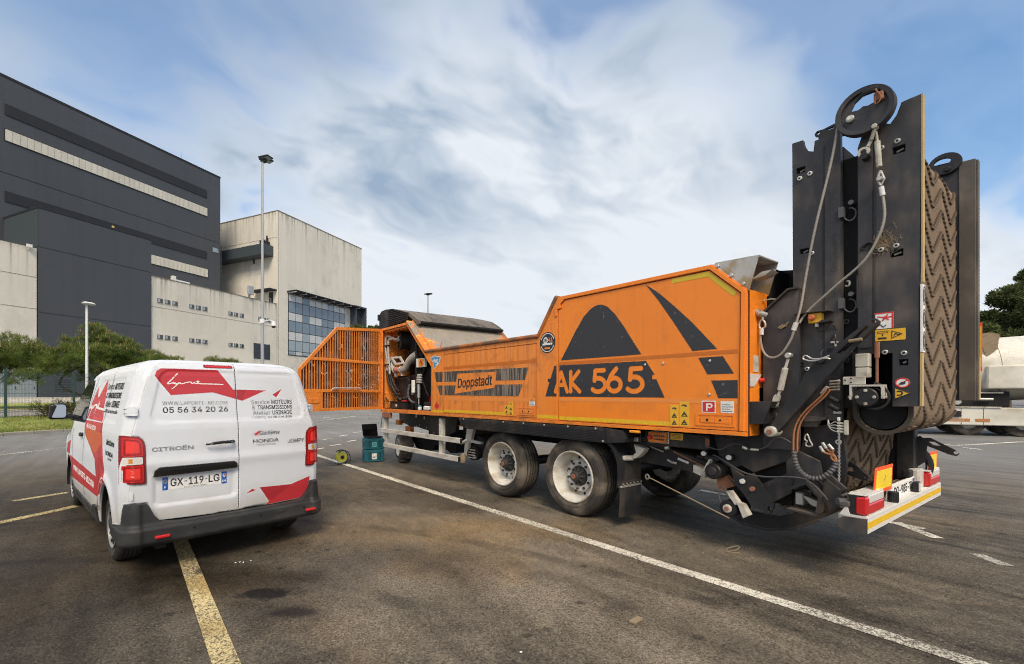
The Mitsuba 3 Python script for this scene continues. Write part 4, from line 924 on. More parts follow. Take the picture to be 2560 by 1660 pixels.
def black_steel(base, dust, amt, f=1.0):
    def fn(p, n, uv):
        a, b = bayxy(p)
        m = fbm(a * 2.2 * f, b * 2.2 * f, p.z * 2.2 * f, 5); s = fbm(a * 13 * f, b * 13 * f, p.z * 3 * f, 4); sp = noise(a * 55, b * 55, p.z * 55)
        d = smoothstep(.42, .80, m * .65 + s * .35) * amt + smoothstep(.82, .95, sp) * .28 * amt + smoothstep(.5, 1, n.z) * amt * .8
        return mix(base, dust, dr.clip(d, 0, 1))
    return fn
mat('s_black', base_color=black_steel((.017, .018, .022), (.13, .105, .082), .58), roughness=.52, specular=.4)
mat('s_panel', base_color=black_steel((.031, .032, .039), (.21, .168, .130), .60), roughness=.5, specular=.42)
mat('s_panel_dusty', base_color=black_steel((.085, .075, .066), (.24, .20, .16), .8), roughness=.6)
mat('s_black_clean', base_color=(.016, .016, .018), roughness=.45, specular=.4)
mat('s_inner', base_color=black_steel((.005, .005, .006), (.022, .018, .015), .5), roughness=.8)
mat('s_decal_black', base_color=lambda p, n, uv: mix((.030, .031, .036), (.16, .16, .17), smoothstep(.74, .90, fbm(bayxy(p)[0] * 26, p.z * 26, 2., 4))), roughness=.42)
mat('s_decal_worn', base_color=lambda p, n, uv: mix((.055, .048, .044), (.24, .20, .165), smoothstep(.40, .72, fbm(bayxy(p)[0] * 42, p.z * 3.2, 2., 4))), roughness=.6)
mat('s_yellow_tape', base_color=lambda p, n, uv: mix((.80, .52, .012), (.66, .40, .02), noise(bayxy(p)[0] * 60, p.z * 60)), roughness=.35, clearcoat=.5)
mat('s_yellow_pale', base_color=(.62, .46, .03), roughness=.5)
mat('s_yellow', base_color=(.76, .43, .03), roughness=.45)
mat('s_sign_white', base_color=(.74, .74, .72), roughness=.45)
mat('s_red', base_color=(.58, .03, .03), roughness=.4)
mat('s_flag_orange', base_color=(.90, .10, .015), roughness=.35, clearcoat=.4)
mat('s_blue', base_color=(.10, .30, .52), roughness=.45)
mat('s_hood', base_color=lambda p, n, uv: mix((.085, .068, .052), (.20, .170, .138), fbm(bayxy(p)[0] * 1.2, bayxy(p)[1] * 3.5, p.z * 3, 5)) * (1 - .5 * smoothstep(.55, .75, fbm(bayxy(p)[0] * 3, bayxy(p)[1] * 9, 4., 4))), roughness=.6, specular=.4)
mat('s_alu', base_color=lambda p, n, uv: mix((.62, .60, .55), (.42, .40, .36), smoothstep(.4, .8, fbm(p.x * 6, p.y * 6, p.z * 12, 4))), roughness=.45, metallic=.15)
mat('s_alu_bright', base_color=(.68, .68, .66), roughness=.38, metallic=.1)
def checker(p, n, uv):
    a, b = bayxy(p); u = (a + p.z) * 26; v = (a - p.z) * 26
    q = dr.select(cell_rand(dr.floor(u) * 0 + (dr.floor(u) + dr.floor(v)) - 2 * dr.floor((dr.floor(u) + dr.floor(v)) * .5), 0, 0) > .5, 1., 0.)
    fu, fv = u - dr.floor(u) - .5, v - dr.floor(v) - .5
    return q * (1 - smoothstep(.08, .2, dr.abs(fu))) * smoothstep(.5, .3, dr.abs(fv)) + (1 - q) * (1 - smoothstep(.08, .2, dr.abs(fv))) * smoothstep(.5, .3, dr.abs(fu))
mat('s_checker', checker, scale=.004, base_color=lambda p, n, uv: mix((.50, .49, .47), (.36, .27, .15), smoothstep(.50, .72, fbm(bayxy(p)[0] * 5, p.z * 5, 1., 4))), roughness=.4, metallic=.45)
mat('s_belt', lambda p, n, uv: fbm(bayxy(p)[0] * 60, bayxy(p)[1] * 60, p.z * 60, 3), scale=.002,
    base_color=lambda p, n, uv: mix((.128, .092, .064), (.235, .175, .125), fbm(bayxy(p)[0] * 3, bayxy(p)[1] * 3, p.z * 3, 5)), roughness=.9, specular=.2)
mat('s_belt_edge', base_color=(.060, .050, .042), roughness=.85)
mat('s_debris', base_color=lambda p, n, uv: mix((.20, .15, .095), (.32, .25, .17), fbm(p.x * 14, p.y * 14, p.z * 14, 4)), roughness=.95)
mat('s_cream', base_color=lambda p, n, uv: mix((.50, .485, .43), (.27, .235, .19), smoothstep(.42, .75, fbm(p.x * 9, p.y * 9, p.z * 9, 4))), roughness=.5)
mat('s_cable', base_color=lambda p, n, uv: mix((.26, .24, .21), (.40, .375, .335), noise(p.x * 120, p.y * 120, p.z * 120)), roughness=.5, metallic=.25)
mat('s_zinc', base_color=(.52, .51, .48), roughness=.35, metallic=.6)
mat('s_hose_orange', base_color=(.36, .150, .070), roughness=.5)
mat('s_hose_black', base_color=(.020, .020, .021), roughness=.5)
mat('s_coil', base_color=(.085, .085, .092), roughness=.45)
mat('s_tyre', lambda p, n, uv: fbm(p.x * 40, p.y * 40, p.z * 40, 3), scale=.002, base_color=lambda p, n, uv: mix((.050, .046, .042), (.20, .172, .138), smoothstep(.40, .78, fbm(bayxy(p)[0] * 4.5, bayxy(p)[1] * 4.5, p.z * 4.5, 5))), roughness=.85, specular=.25)
mat('s_rim_white', base_color=lambda p, n, uv: mix((.62, .61, .57), (.40, .34, .255), smoothstep(.42, .72, fbm(bayxy(p)[0] * 7, bayxy(p)[1] * 7, p.z * 7, 5))), roughness=.45)
mat('s_hub', base_color=(.040, .038, .036), roughness=.6)
mat('s_white_hose', base_color=(.42, .41, .375), roughness=.5)
mat('s_rust', base_color=lambda p, n, uv: mix((.20, .085, .05), (.32, .15, .09), fbm(p.x * 20, p.y * 20, p.z * 20, 3)), roughness=.85)
mat('s_pink', base_color=(.46, .21, .16), roughness=.6)
mat('s_screen', base_color=(.012, .014, .016), roughness=.1)
mat('s_radiator', base_color=lambda p, n, uv: mix((.075, .038, .026), (.26, .165, .115), smoothstep(.30, .80, fbm(p.x * 7, p.y * 7, p.z * 7, 6))) * (.7 + .5 * noise(p.z * 150, p.x * 40, p.y * 40)), roughness=.95)
mat('s_amber', base_color=(.80, .30, .02), roughness=.2, clearcoat=1.)

SH = thing('mobile_shredder', 'large orange mobile shredder trailer with black folded conveyor at its rear', 'shredder')
def sp(name, mesh, m, smooth=False, **k): return put(f'{SH}__{name}', mesh, m, BAY, smooth=smooth, **k)
def xz(p, y0, y1, c=0.): return extr(p, y0, y1, 'xz', c)
def yz(p, x0, x1, c=0.): return extr(p, x0, x1, 'yz', c)
def dec(parent, g, m, y=-.002, d=.0018): return put(parent, xz(g, y - d, y), m, BAY)

# ---- housing
outer = Polygon([(0, 1.224), (7.83, 1.224), (7.83, 2.629), (7.50, 2.937), (5.45, 2.958), (5.40, 2.95), (5.07, 2.462), (1.965, 2.475), (1.216, 3.15), (0, 3.146)])
opening = Polygon([(.075, 1.305), (2.183, 1.305), (2.183, 2.16), (1.235, 3.055), (1.19, 3.095), (.075, 3.095)])
D1 = Polygon([(2.612, 1.287), (5.03, 1.287), (5.03, 2.355), (2.612, 2.365)])
D2 = Polygon([(5.447, 1.272), (7.752, 1.272), (7.770, 2.596), (7.476, 2.878), (5.574, 2.895), (5.505, 2.845), (5.505, 2.785), (5.447, 2.777)])
HS = f'{SH}__housing'
put(HS, xz(outer.difference(opening), .014, .05), 's_groove', BAY)
front = sbox(0, 1.224, 2.30, 3.2); FR = outer.difference(opening).difference(D1.buffer(.008)).difference(D2.buffer(.010))
sill = sbox(-1, 1.0, 9, 1.268)
put(HS + '__frame', xz(FR.difference(sill), -.002, .014, .004), 's_orange', BAY)
put(HS + '__lower_rail', xz(outer.intersection(sbox(-1, 1.0, 9, 1.264)), -.018, .014, .005), 's_orange', BAY)
put(HS + '__door', xz(D1, -.001, .014, .004), 's_orange', BAY)
put(HS + '__door', xz(D2, -.001, .014, .004), 's_orange', BAY)
# raised edge frame round the big door
rim = D2.buffer(.052, join_style=2).intersection(outer.buffer(-.002)).difference(D2.buffer(.012)).intersection(sbox(5.40, 1.27, 9, 3.2)); rim = rim.difference(sbox(0, 1.2, 5.6, 2.7))
put(HS + '__door_frame', xz(rim, -.020, -.002, .006), 's_orange', BAY)
# other sides
put(HS + '__front_wall', box(0, .055, .014, 2.46, 1.224, 3.146), 's_orange', BAY)
put(HS + '__far_wall', xz(outer, 2.46, 2.51), 's_orange', BAY)
put(HS + '__roof', cat(box(5.46, 7.50, .05, 2.46, 2.90, 2.945), xz([(7.48, 2.90), (7.50, 2.937), (7.83, 2.629), (7.80, 2.60)], .43, 2.46)), 's_orange', BAY)
put(HS + '__rear_side', cat(box(7.79, 7.832, .05, .42, 1.69, 2.63), box(7.79, 7.832, .05, .25, 1.226, 1.69), box(7.2, 7.79, .38, .42, 1.7, 2.6)), 's_orange', BAY)
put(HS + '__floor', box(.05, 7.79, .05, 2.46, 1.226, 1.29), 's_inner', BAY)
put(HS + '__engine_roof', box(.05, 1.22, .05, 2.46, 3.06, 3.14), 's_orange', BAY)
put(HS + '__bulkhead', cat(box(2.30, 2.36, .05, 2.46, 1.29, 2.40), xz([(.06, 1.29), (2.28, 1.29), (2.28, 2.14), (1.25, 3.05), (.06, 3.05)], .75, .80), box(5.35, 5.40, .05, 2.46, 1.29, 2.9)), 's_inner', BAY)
# hopper: rails, slopes
put(HS + '__hopper_rail', m3.Manifold.batch_hull([m3.Manifold.sphere(.034, 10).translate([x, y, z]) for x, z in ((1.97, 2.476), (5.06, 2.462)) for y in (.0, .075)]), 's_rim', BAY, smooth=40)
put(HS + '__hopper_rail', m3.Manifold.batch_hull([m3.Manifold.sphere(.030, 10).translate([x, y, z]) for x, z in ((5.075, 2.475), (5.405, 2.955)) for y in (.0, .075)]), 's_rim', BAY, smooth=40)
put(HS + '__hopper_rail', m3.Manifold.batch_hull([m3.Manifold.sphere(.026, 10).translate([x, y, z]) for x, z in ((1.235, 3.155), (1.965, 2.50)) for y in (.0, .11)]), 's_worn', BAY, smooth=40)
put(HS + '__hopper_slope', xz([(1.22, 3.17), (1.26, 3.19), (2.02, 2.52), (1.98, 2.49)], .11, 2.46), 's_worn', BAY)
put(HS + '__far_hopper_rail', cat(xz([(1.20, 3.15), (1.26, 3.20), (1.86, 2.66), (1.80, 2.62)], 2.42, 2.54), box(1.9, 5.1, 2.42, 2.52, 2.44, 2.50)), 's_rim', BAY)
put(HS + '__hopper_lip', cat(box(1.86, 1.98, .11, 2.46, 2.46, 2.53), box(1.98, 2.02, .11, 2.44, 2.38, 2.455)), 's_rim', BAY)
put(HS + '__hopper_floor', cat(xz([(2.0, 2.40), (2.36, 1.9), (4.8, 1.9), (5.36, 2.45), (5.36, 1.6), (2.0, 1.6)], .09, 2.44)), 's_inner', BAY)
put(HS + '__hopper_rear_slope', xz([(5.06, 2.44), (5.40, 2.93), (5.42, 2.90), (5.10, 2.42)], .08, 2.46), 's_worn', BAY)
# decals of the housing
Z_ = HS + '__stripe'
def pair(lo, hi, x0, x1): return sbox(x0, lo, x1, hi)
dec(HS + '__band', sbox(2.64, 2.085, 5.02, 2.135), 's_orange_band', -.0015); dec(HS + '__band', sbox(5.46, 2.022, 7.745, 2.062), 's_orange_band', -.0015)
dec(HS + '__band', sbox(5.46, 1.532, 7.745, 1.578), 's_orange_pale', -.0015); dec(HS + '__band', sbox(2.64, 1.515, 5.0, 1.575), 's_orange_pale', -.0015)
for x0, x1, z0, z1 in ((2.19, 2.60, 1.287, 1.330), (2.622, 4.36, 1.300, 1.345), (5.045, 5.435, 1.290, 1.336), (5.460, 7.05, 1.282, 1.328)):
    dec(HS + '__reflective_tape', sbox(x0, z0, x1, z1), 's_yellow_tape')
tape2 = LineString([(7.076, 2.850), (7.470, 2.846), (7.722, 2.598)]).buffer(.024, cap_style=2, join_style=2)
dec(HS + '__reflective_tape', tape2.intersection(D2.buffer(-.008)), 's_yellow_pale')
# name panel stripes
stripe = Polygon([(2.302, 2.052), (4.87, 2.023), (4.79, 1.842), (2.37, 1.863)]).union(Polygon([(2.395, 1.795), (4.743, 1.778), (4.648, 1.599), (2.50, 1.614)]))
namebox = Polygon([(3.06, 1.995), (4.146, 1.989), (4.087, 1.737), (2.975, 1.644)])
seam1 = sbox(2.585, 1, 2.64, 3)
for g in stripe.difference(namebox.buffer(.004)).difference(seam1).geoms: dec(Z_, g, 's_decal_worn')
dec(HS + '__lettering', affinity.affine_transform(fit('Doppstadt', 0, .96, 0, .155, True, .12), [1, 0, .045, 1, 3.07, 1.745]), 's_decal_black')
# arch, wedge and model name
arch = Polygon(list(zip([5.494, 5.60, 5.75, 5.88, 5.98, 6.06, 6.114, 6.17, 6.25, 6.36, 6.48, 6.60, 6.709], [2.088, 2.24, 2.46, 2.625, 2.705, 2.740, 2.746, 2.738, 2.70, 2.59, 2.43, 2.245, 2.085])))
dec(HS + '__arch_graphic', arch, 's_decal_black')
wedge = Polygon(list(zip([6.766, 6.92, 7.11, 7.30, 7.552, 7.303, 7.10, 6.92], [2.872, 2.755, 2.57, 2.375, 2.080, 2.077, 2.40, 2.67])))
dec(HS + '__wedge_graphic', wedge, 's_decal_black')
dec(HS + '__wedge_graphic', Polygon([(7.364, 2.003), (7.608, 2.003), (7.711, 1.828), (7.456, 1.828)]), 's_decal_black')
dec(HS + '__wedge_graphic', Polygon([(7.495, 1.765), (7.745, 1.763), (7.745, 1.588), (7.565, 1.587)]), 's_decal_black')
blk = Polygon([(5.205, 1.597), (5.285, 1.80), (5.255, 1.80), (5.255, 1.845), (5.305, 1.845), (5.376, 2.02), (6.766, 2.006), (6.875, 1.845), (6.845, 1.845), (6.845, 1.795), (6.895, 1.795), (6.993, 1.590)])
def tube_letters(P, w): return union_all([LineString(l).buffer(w, cap_style=1) for l in P])
def arcp(cx, cz, rx, rz, a0, a1, n=18): return [(cx + rx * math.cos(t), cz + rz * math.sin(t)) for t in np.radians(np.linspace(a0, a1, n))]
def five(x): return [[(x + .165, 1.925), (x + .035, 1.925), (x + .022, 1.80)], [(x + .022, 1.80)] + arcp(x + .075, 1.745, .108, .085, 115, -140)]
letter_lines = [[(5.395, 1.665), (5.50, 1.925)], [(5.50, 1.925), (5.605, 1.665)], [(5.44, 1.755), (5.56, 1.755)], [(5.665, 1.925), (5.665, 1.665)], [(5.80, 1.925), (5.67, 1.79), (5.815, 1.665)]] + five(6.03) + [arcp(6.345, 1.745, .090, .080, 0, 360, 30), [(6.372, 1.935), (6.300, 1.86), (6.258, 1.77)]] + five(6.54)
words = tube_letters(letter_lines, .030)
blk = blk.difference(words).difference(sbox(5.415, 1, 5.468, 3))
for g in blk.geoms: dec(HS + '__model_lettering', g, 's_decal_black')
# round emblem, small stickers
c0 = Polygon(arcp(5.247, 2.352, .148, .148, 0, 360, 40)); dec(HS + '__round_emblem', c0, 's_decal_black')
k = HS + '__round_emblem'
dec(k + '__ring', Polygon(arcp(5.247, 2.352, .132, .132, 20, 160, 30) + arcp(5.247, 2.352, .122, .122, 160, 20, 30)), 's_sign_white', -.004); dec(k + '__ring', Polygon(arcp(5.247, 2.352, .132, .132, 200, 340, 30) + arcp(5.247, 2.352, .122, .122, 340, 200, 30)), 's_sign_white', -.004)
dec(k + '__crest', Polygon(arcp(5.212, 2.385, .042, .046, 0, 360, 24)), 's_sign_white', -.004); dec(k + '__lettering', fit('W', 5.185, 5.242, 2.36, .05, True), 's_decal_black', -.006)
dec(k + '__lettering', fit('41', 5.262, 5.345, 2.362, .055, True), 's_orange_pale', -.004); dec(k + '__bar', sbox(5.155, 2.318, 5.335, 2.345), 's_sign_white', -.004); dec(k + '__bar', sbox(5.195, 2.262, 5.295, 2.285), 's_orange_pale', -.004)
sh = Polygon([(2.17, 2.33), (2.30, 2.36), (2.505, 2.325), (2.44, 2.21), (2.36, 2.17), (2.29, 2.13), (2.262, 2.25)])
dec(HS + '__shield_sticker', sh.buffer(.012), 's_sign_white'); dec(HS + '__shield_sticker__field', sh, 's_blue', -.004); dec(HS + '__shield_sticker__lettering', fit('e', 2.275, 2.335, 2.245, .07, True), 's_sign_white', -.006); dec(HS + '__shield_sticker__lettering', fit('5', 2.345, 2.43, 2.175, .115, True), 's_sign_white', -.006)
dec(HS + '__red_diamond', Polygon([(2.30, 1.405), (2.385, 1.485), (2.470, 1.408), (2.385, 1.335)]), 's_red')
def warn(x0, x1, z0, z1, n, m=1):
    k = HS + '__warning_sticker'; q = put(k, xz(rrect(x0, x1, z0, z1, .008), -.0045, -.002), 's_yellow', BAY)
    w = (x1 - x0) / m; h = (z1 - z0) / n
    for i in range(m):
        for j in range(n):
            cx, cz = x0 + (i + .5) * w, z0 + (j + .5) * h; r = min(w, h) * .40
            if (i + j) % 3 != 2:
                t = Polygon([(cx - r, cz - r * .75), (cx + r, cz - r * .75), (cx, cz + r * .9)]); g = t.difference(t.buffer(-r * .20))
                dec(q + '__pictogram', g.union(LineString([(cx - r * .35, cz - r * .35), (cx, cz + r * .2), (cx + r * .3, cz - r * .3)]).buffer(r * .12)), 's_decal_black', -.005)
            else:
                dec(q + '__pictogram', LineString([(cx - r * .7, cz), (cx - r * .1, cz + r * .3), (cx + r * .7, cz - r * .1)]).buffer(r * .16).union(Polygon(arcp(cx + r * .3, cz + r * .05, r * .35, r * .3, 0, 360, 12))), 's_decal_black', -.005)
warn(7.058, 7.155, 1.283, 1.51, 3); warn(7.165, 7.268, 1.285, 1.548, 3); warn(4.335, 4.43, 1.32, 1.455, 2); warn(4.435, 4.53, 1.30, 1.512, 3)
k = HS + '__fire_sticker'; dec(k, rrect(7.400, 7.540, 1.437, 1.560, .006), 's_sign_white'); dec(k + '__red_field', rrect(7.410, 7.530, 1.447, 1.550, .004), 's_red', -.004); dec(k + '__pictogram', Polygon(arcp(7.480, 1.510, .030, .026, 0, 360, 20)).difference(Polygon(arcp(7.480, 1.508, .015, .012, 0, 360, 20))).union(sbox(7.445, 1.455, 7.460, 1.535)), 's_sign_white', -.006)
for x0, x1, z0, z1 in ((7.588, 7.712, 1.440, 1.558), (4.885, 5.0, 1.462, 1.530)):
    k = HS + '__paper_label'; q = put(k, xz(sbox(x0, z0, x1, z1), -.0045, -.002), 's_sign_white', BAY)
    for i in range(4): dec(q + '__print', sbox(x0 + .012, z0 + .015 + i * .022, x1 - .012 - .02 * (i % 2), z0 + .020 + i * .022), 'v_ink_grey', -.005)
for (x0, x1, z0, z1) in ((7.335, 7.720, 1.305, 1.430), (4.625, 4.99, 1.318, 1.435)):
    q = put(HS + '__latch', xz(sbox(x0, z0, x1, z1).difference(sbox(x0 + .035, z0 + .022, x1 - .02, z1 - .018)), -.010, -.001, .003), 's_orange', BAY)
    put(q + '__handle', xz(rrect(x0 + .055, x0 + .19, z0 + .033, z1 - .030, .01), -.014, -.001, .004), 's_orange', BAY); put(q + '__plate', xz(rrect(x0 + .195, x1 - .035, z0 + .030, z1 - .028, .008), -.009, -.001, .003), 's_orange', BAY)
    put(q + '__lock', cat(box(x0 + .115, x0 + .135, -.018, -.012, z0 + .05, z1 - .05), cyl((x0 + .25, -.014, (z0 + z1) / 2), (x0 + .25, -.006, (z0 + z1) / 2), .010, 10)), 's_black_clean', BAY)
for x, z in ((7.482, 1.965), (6.978, 1.966), (6.758, 1.963), (7.476, 1.623)): put(HS + '__bolt', cyl((x, -.012, z), (x, 0, z), .014, 12, .004), 's_zinc', BAY)

# ---- engine hood
HD = f'{SH}__engine_hood'
prof = [(-.285, 3.16), (-.285, 3.45), (-.23, 3.55), (-.15, 3.592), (.05, 3.60), (.33, 3.575), (.70, 3.49), (1.085, 3.385), (1.34, 3.25), (1.497, 3.15), (1.44, 3.12), (1.37, 3.145)]
inn = [(1.28, 3.20), (1.05, 3.33), (.68, 3.43), (.33, 3.51), (-.13, 3.53), (-.22, 3.45), (-.22, 3.16)]
put(HD, xz(prof + inn, .12, 2.42), 's_hood', BAY, smooth=25)
put(HD + '__side_panel', xz(Polygon(prof[:8] + [(1.05, 3.20), (.25, 3.20), (.0, 3.16)]).buffer(-.004), .085, .118, .006), 's_black', BAY)
put(HD + '__front_panel', box(-.315, -.286, .10, 2.44, 3.14, 3.50, .01), 's_black', BAY)
for i in range(8):
    z = 3.232 + i * .042; xr = float(np.interp(z, [3.2, 3.385, 3.49, 3.575], [1.10, .98, .62, .30])); 
    put(HD + '__louvre_slat', box(.22, xr, .062, .084, z, z + .022, .004), 's_black_clean', BAY)
put(HD + '__lip', xz([(1.085, 3.385), (1.50, 3.16), (1.53, 3.10), (1.43, 3.08), (1.40, 3.12)], .119, .16), 's_hood', BAY)
put(HD + '__hinge', box(-.30, -.24, .05, .10, 3.38, 3.52, .008), 's_black_clean', BAY)
put(HD + '__edge_strip', xz([(1.42, 3.105), (1.50, 3.155), (1.52, 3.12), (1.45, 3.08)], .16, 2.42), 's_inner', BAY)

# ---- engine bay
EB = f'{SH}__engine_bay'
put(EB, xz([(.06, 1.30), (2.27, 1.30), (2.27, 2.13), (1.24, 3.04), (.06, 3.04)], .72, .745), 's_inner', BAY)
ci = lambda cx, cz, rx, rz, n=36: arcp(cx, cz, rx, rz, 0, 360, n)[:-1]
put(EB + '__air_filter', lathe([(0, -.005), (.18, 0), (.205, .012), (.205, .30), (0, .30)], (.405, .26, 2.855), (.35, 1, 0), 40), 's_black_clean', BAY, smooth=30)
put(EB + '__air_filter__rim', lathe([(.205, -.02), (.222, -.015), (.222, .02), (.205, .02), (.205, -.02)], (.405, .27, 2.855), (.35, 1, 0), 40), 's_black', BAY, smooth=30)
put(EB + '__air_filter__nut', cyl((.405, .235, 2.855), (.41, .26, 2.855), .016, 8), 's_zinc', BAY)
put(EB + '__filter_housing', cat(box(.62, 1.30, .40, .70, 2.55, 3.04, .03), box(.30, 1.25, .45, .70, 2.30, 2.6, .02)), 's_black_clean', BAY)
for i, P in enumerate(([(.50, .20, 2.94), (.20, .12, 2.955), (.075, .10, 2.95), (.055, .09, 2.88), (.075, .09, 2.6), (.13, .09, 2.18)], [(.50, .20, 2.885), (.27, .13, 2.895), (.20, .10, 2.88), (.185, .09, 2.80), (.20, .09, 2.5), (.262, .09, 2.09)])):
    q = put(EB + '__coolant_pipe', tube(spline(P, 30), .026, 10), 's_white_hose', BAY, smooth=True)
    put(q + '__clamp', cat(box(P[3][0] - .045, P[3][0] + .05, .055, .12, 2.74, 2.765), box(P[4][0] - .03, P[4][0] + .045, .055, .12, 2.30, 2.325)), 's_black_clean', BAY)
for P in ([(.13, .09, 2.18), (.16, .10, 1.98), (.28, .12, 1.78), (.45, .16, 1.60), (.58, .2, 1.5)], [(.262, .09, 2.09), (.28, .10, 1.95), (.36, .13, 1.75), (.5, .16, 1.62)], [(.16, .15, 2.4), (.18, .16, 2.1), (.30, .18, 1.86), (.5, .2, 1.7)]):
    put(EB + '__hose', tube(spline(P, 20), .026, 10), 's_hose_black', BAY, smooth=True)
q = put(EB + '__charge_air_hose', tube(spline([(.10, .22, 2.43), (.13, .20, 2.33), (.23, .20, 2.23), (.36, .19, 2.185)], 16), .068, 16), 's_white_hose', BAY, smooth=True)
put(EB + '__charge_air_hose', tube(spline([(.66, .19, 2.175), (.78, .20, 2.21), (.90, .21, 2.32), (1.02, .22, 2.40), (1.20, .26, 2.48)], 20), np.linspace(.068, .085, 20), 16), 's_white_hose', BAY, smooth=True)
put(EB + '__pink_coupling', tube([(.35, .19, 2.186), (.67, .19, 2.176)], .066, 16), 's_pink', BAY, smooth=40)
for x, z in ((.35, 2.186), (.66, 2.176)): put(EB + '__hose_clamp', lathe([(.078, -.018), (.085, -.018), (.085, .018), (.078, .018), (.078, -.018)], (x, .19, z), (1, 0, -.03), 20), 's_alu_bright', BAY); put(EB + '__hose_bracket', box(x - .02, x + .02, .17, .21, 2.04, 2.11), 's_alu_bright', BAY)
put(EB + '__white_frame', xz(Polygon([(.194, 2.481), (.647, 2.467), (.817, 2.315), (.408, 2.307)]).buffer(.012).difference(Polygon([(.317, 2.445), (.60, 2.440), (.715, 2.342), (.441, 2.340)])), .145, .165, .004), 's_alu_bright', BAY)
put(EB + '__screen', xz([(.30, 2.455), (.61, 2.450), (.73, 2.335), (.43, 2.33)], .160, .175), 's_screen', BAY)
put(EB + '__guard_plate', xz([(.11, 2.013), (.809, 2.022), (.80, 1.80), (.75, 1.56), (.66, 1.515), (.40, 1.515), (.30, 1.56), (.126, 1.80)], .30, .315, .003), 's_black', BAY)
for i in range(14):
    t = i / 14; P = Polygon([(.11, 2.013), (.809, 2.022), (.80, 1.80), (.75, 1.56), (.40, 1.515), (.126, 1.80)]).buffer(-.025).exterior.interpolate(t, True)
    put(EB + '__rivet', cyl((P.x, .292, P.y), (P.x, .30, P.y), .010, 8), 's_zinc', BAY)
q = put(EB + '__warning_box', box(1.445, 1.770, .09, .16, 2.185, 2.365, .006), 's_sign_white', BAY)
put(q + '__orange_label', box(1.545, 1.762, .087, .0899, 2.20, 2.355), 's_yellow', BAY); dec(q + '__pictogram', union_all([LineString([(1.60, 2.25), (1.64, 2.33), (1.66, 2.26)]).buffer(.014), LineString([(1.69, 2.335), (1.67, 2.25), (1.72, 2.25)]).buffer(.014), sbox(1.57, 2.205, 1.73, 2.215)]), 's_red', .0865)
put(EB + '__post', box(1.385, 1.435, .10, .15, 1.30, 2.92, .005), 's_black_clean', BAY)
put(EB + '__white_canister', cyl((1.27, .15, 1.66), (1.27, .15, 1.93), .062, 20, .01), 's_sign_white', BAY, smooth=40)
put(EB + '__grey_cylinder', cyl((1.49, .13, 1.55), (1.49, .13, 1.84), .032, 16, .008), 's_zinc', BAY, smooth=40); put(EB + '__piston_rod', cyl((1.49, .13, 1.42), (1.49, .13, 1.56), .014, 10), 's_zinc', BAY)
for i in range(4): put(EB + '__valve', cat(box(1.42 + .015 * i, 1.56, .10, .16, 1.86 + i * .05, 1.90 + i * .05, .006), cyl((1.56, .13, 1.88 + i * .05), (1.61, .13, 1.87 + i * .05), .012, 8)), 's_cream', BAY)
for i in range(5): put(EB + '__injector_block', box(1.06 + .03 * i, 1.10 + .03 * i, .2, .26, 1.62 + .06 * i, 1.70 + .05 * i, .006), 's_zinc' if i % 2 else 's_cream', BAY)
put(EB + '__ribbed_hose', tube(spline([(1.04, .17, 1.84), (1.0, .16, 1.72), (1.02, .15, 1.58), (1.12, .15, 1.49), (1.30, .15, 1.46)], 40), .026 + .004 * np.cos(np.arange(40) * math.pi), 10), 's_coil', BAY)
rg = np.random.default_rng(4)
for i in range(10):
    a = np.array([rg.uniform(.5, 2.1), rg.uniform(.2, .5), rg.uniform(1.5, 2.7)]); b = a + [rg.uniform(-.25, .25), rg.uniform(-.05, .1), rg.uniform(-.6, -.2)]
    put(EB + '__cable', tube(spline([a, (a + b) / 2 + [rg.uniform(-.12, .12), -.05, 0], b], 14), rg.uniform(.007, .014), 6), 's_hose_black' if i % 5 else 's_red', BAY)
for i in range(9):
    x, z = rg.uniform(.9, 2.1), rg.uniform(1.45, 2.5); put(EB + '__engine_block', box(x - rg.uniform(.05, .14), x + rg.uniform(.05, .14), rg.uniform(.36, .5), .7, z - rg.uniform(.05, .15), z + rg.uniform(.05, .15), .015), ['s_black_clean', 's_black', 's_inner'][i % 3], BAY)
put(EB + '__engine_block', cat(box(.15, 1.0, .34, .7, 1.32, 2.06, .02), box(.9, 2.15, .5, .7, 1.32, 2.2, .02)), 's_black_clean', BAY)
q = put(EB + '__battery_box', box(.25, .90, .10, .35, 1.300, 1.455, .01), 's_black', BAY); put(q + '__lid', box(.235, .91, .09, .36, 1.455, 1.475, .006), 's_black_clean', BAY); dec(q + '__sticker', Polygon(ci(.56, 1.385, .045, .030, 12)), 's_sign_white', .0985)
put(q + '__red_terminal', box(.72, .86, .14, .22, 1.475, 1.50, .005), 's_red', BAY)
put(EB + '__white_bottle', cyl((1.55, .12, 1.305), (1.55, .12, 1.37), .042, 14, .008), 's_sign_white', BAY); put(EB + '__white_bottle__cap', cyl((1.55, .12, 1.37), (1.55, .12, 1.40), .03, 12), 's_blue', BAY)
put(EB + '__white_canister', box(1.74, 1.95, .08, .25, 1.305, 1.395, .02), 's_sign_white', BAY)
put(EB + '__black_tray', box(1.70, 2.17, .12, .5, 1.42, 1.47, .006), 's_black', BAY)
put(EB + '__wall_bracket', cat(box(.056, .12, .06, .26, 1.32, 1.66), box(.056, .075, .05, .20, 1.50, 1.62)), 's_orange', BAY)
put(EB + '__socket', box(.075, .09, .07, .16, 1.52, 1.62, .004), 's_zinc', BAY); put(EB + '__socket_lever', tube([(.08, .08, 1.56), (.16, .04, 1.55), (.26, .06, 1.46)], .014, 8), 's_black_clean', BAY)

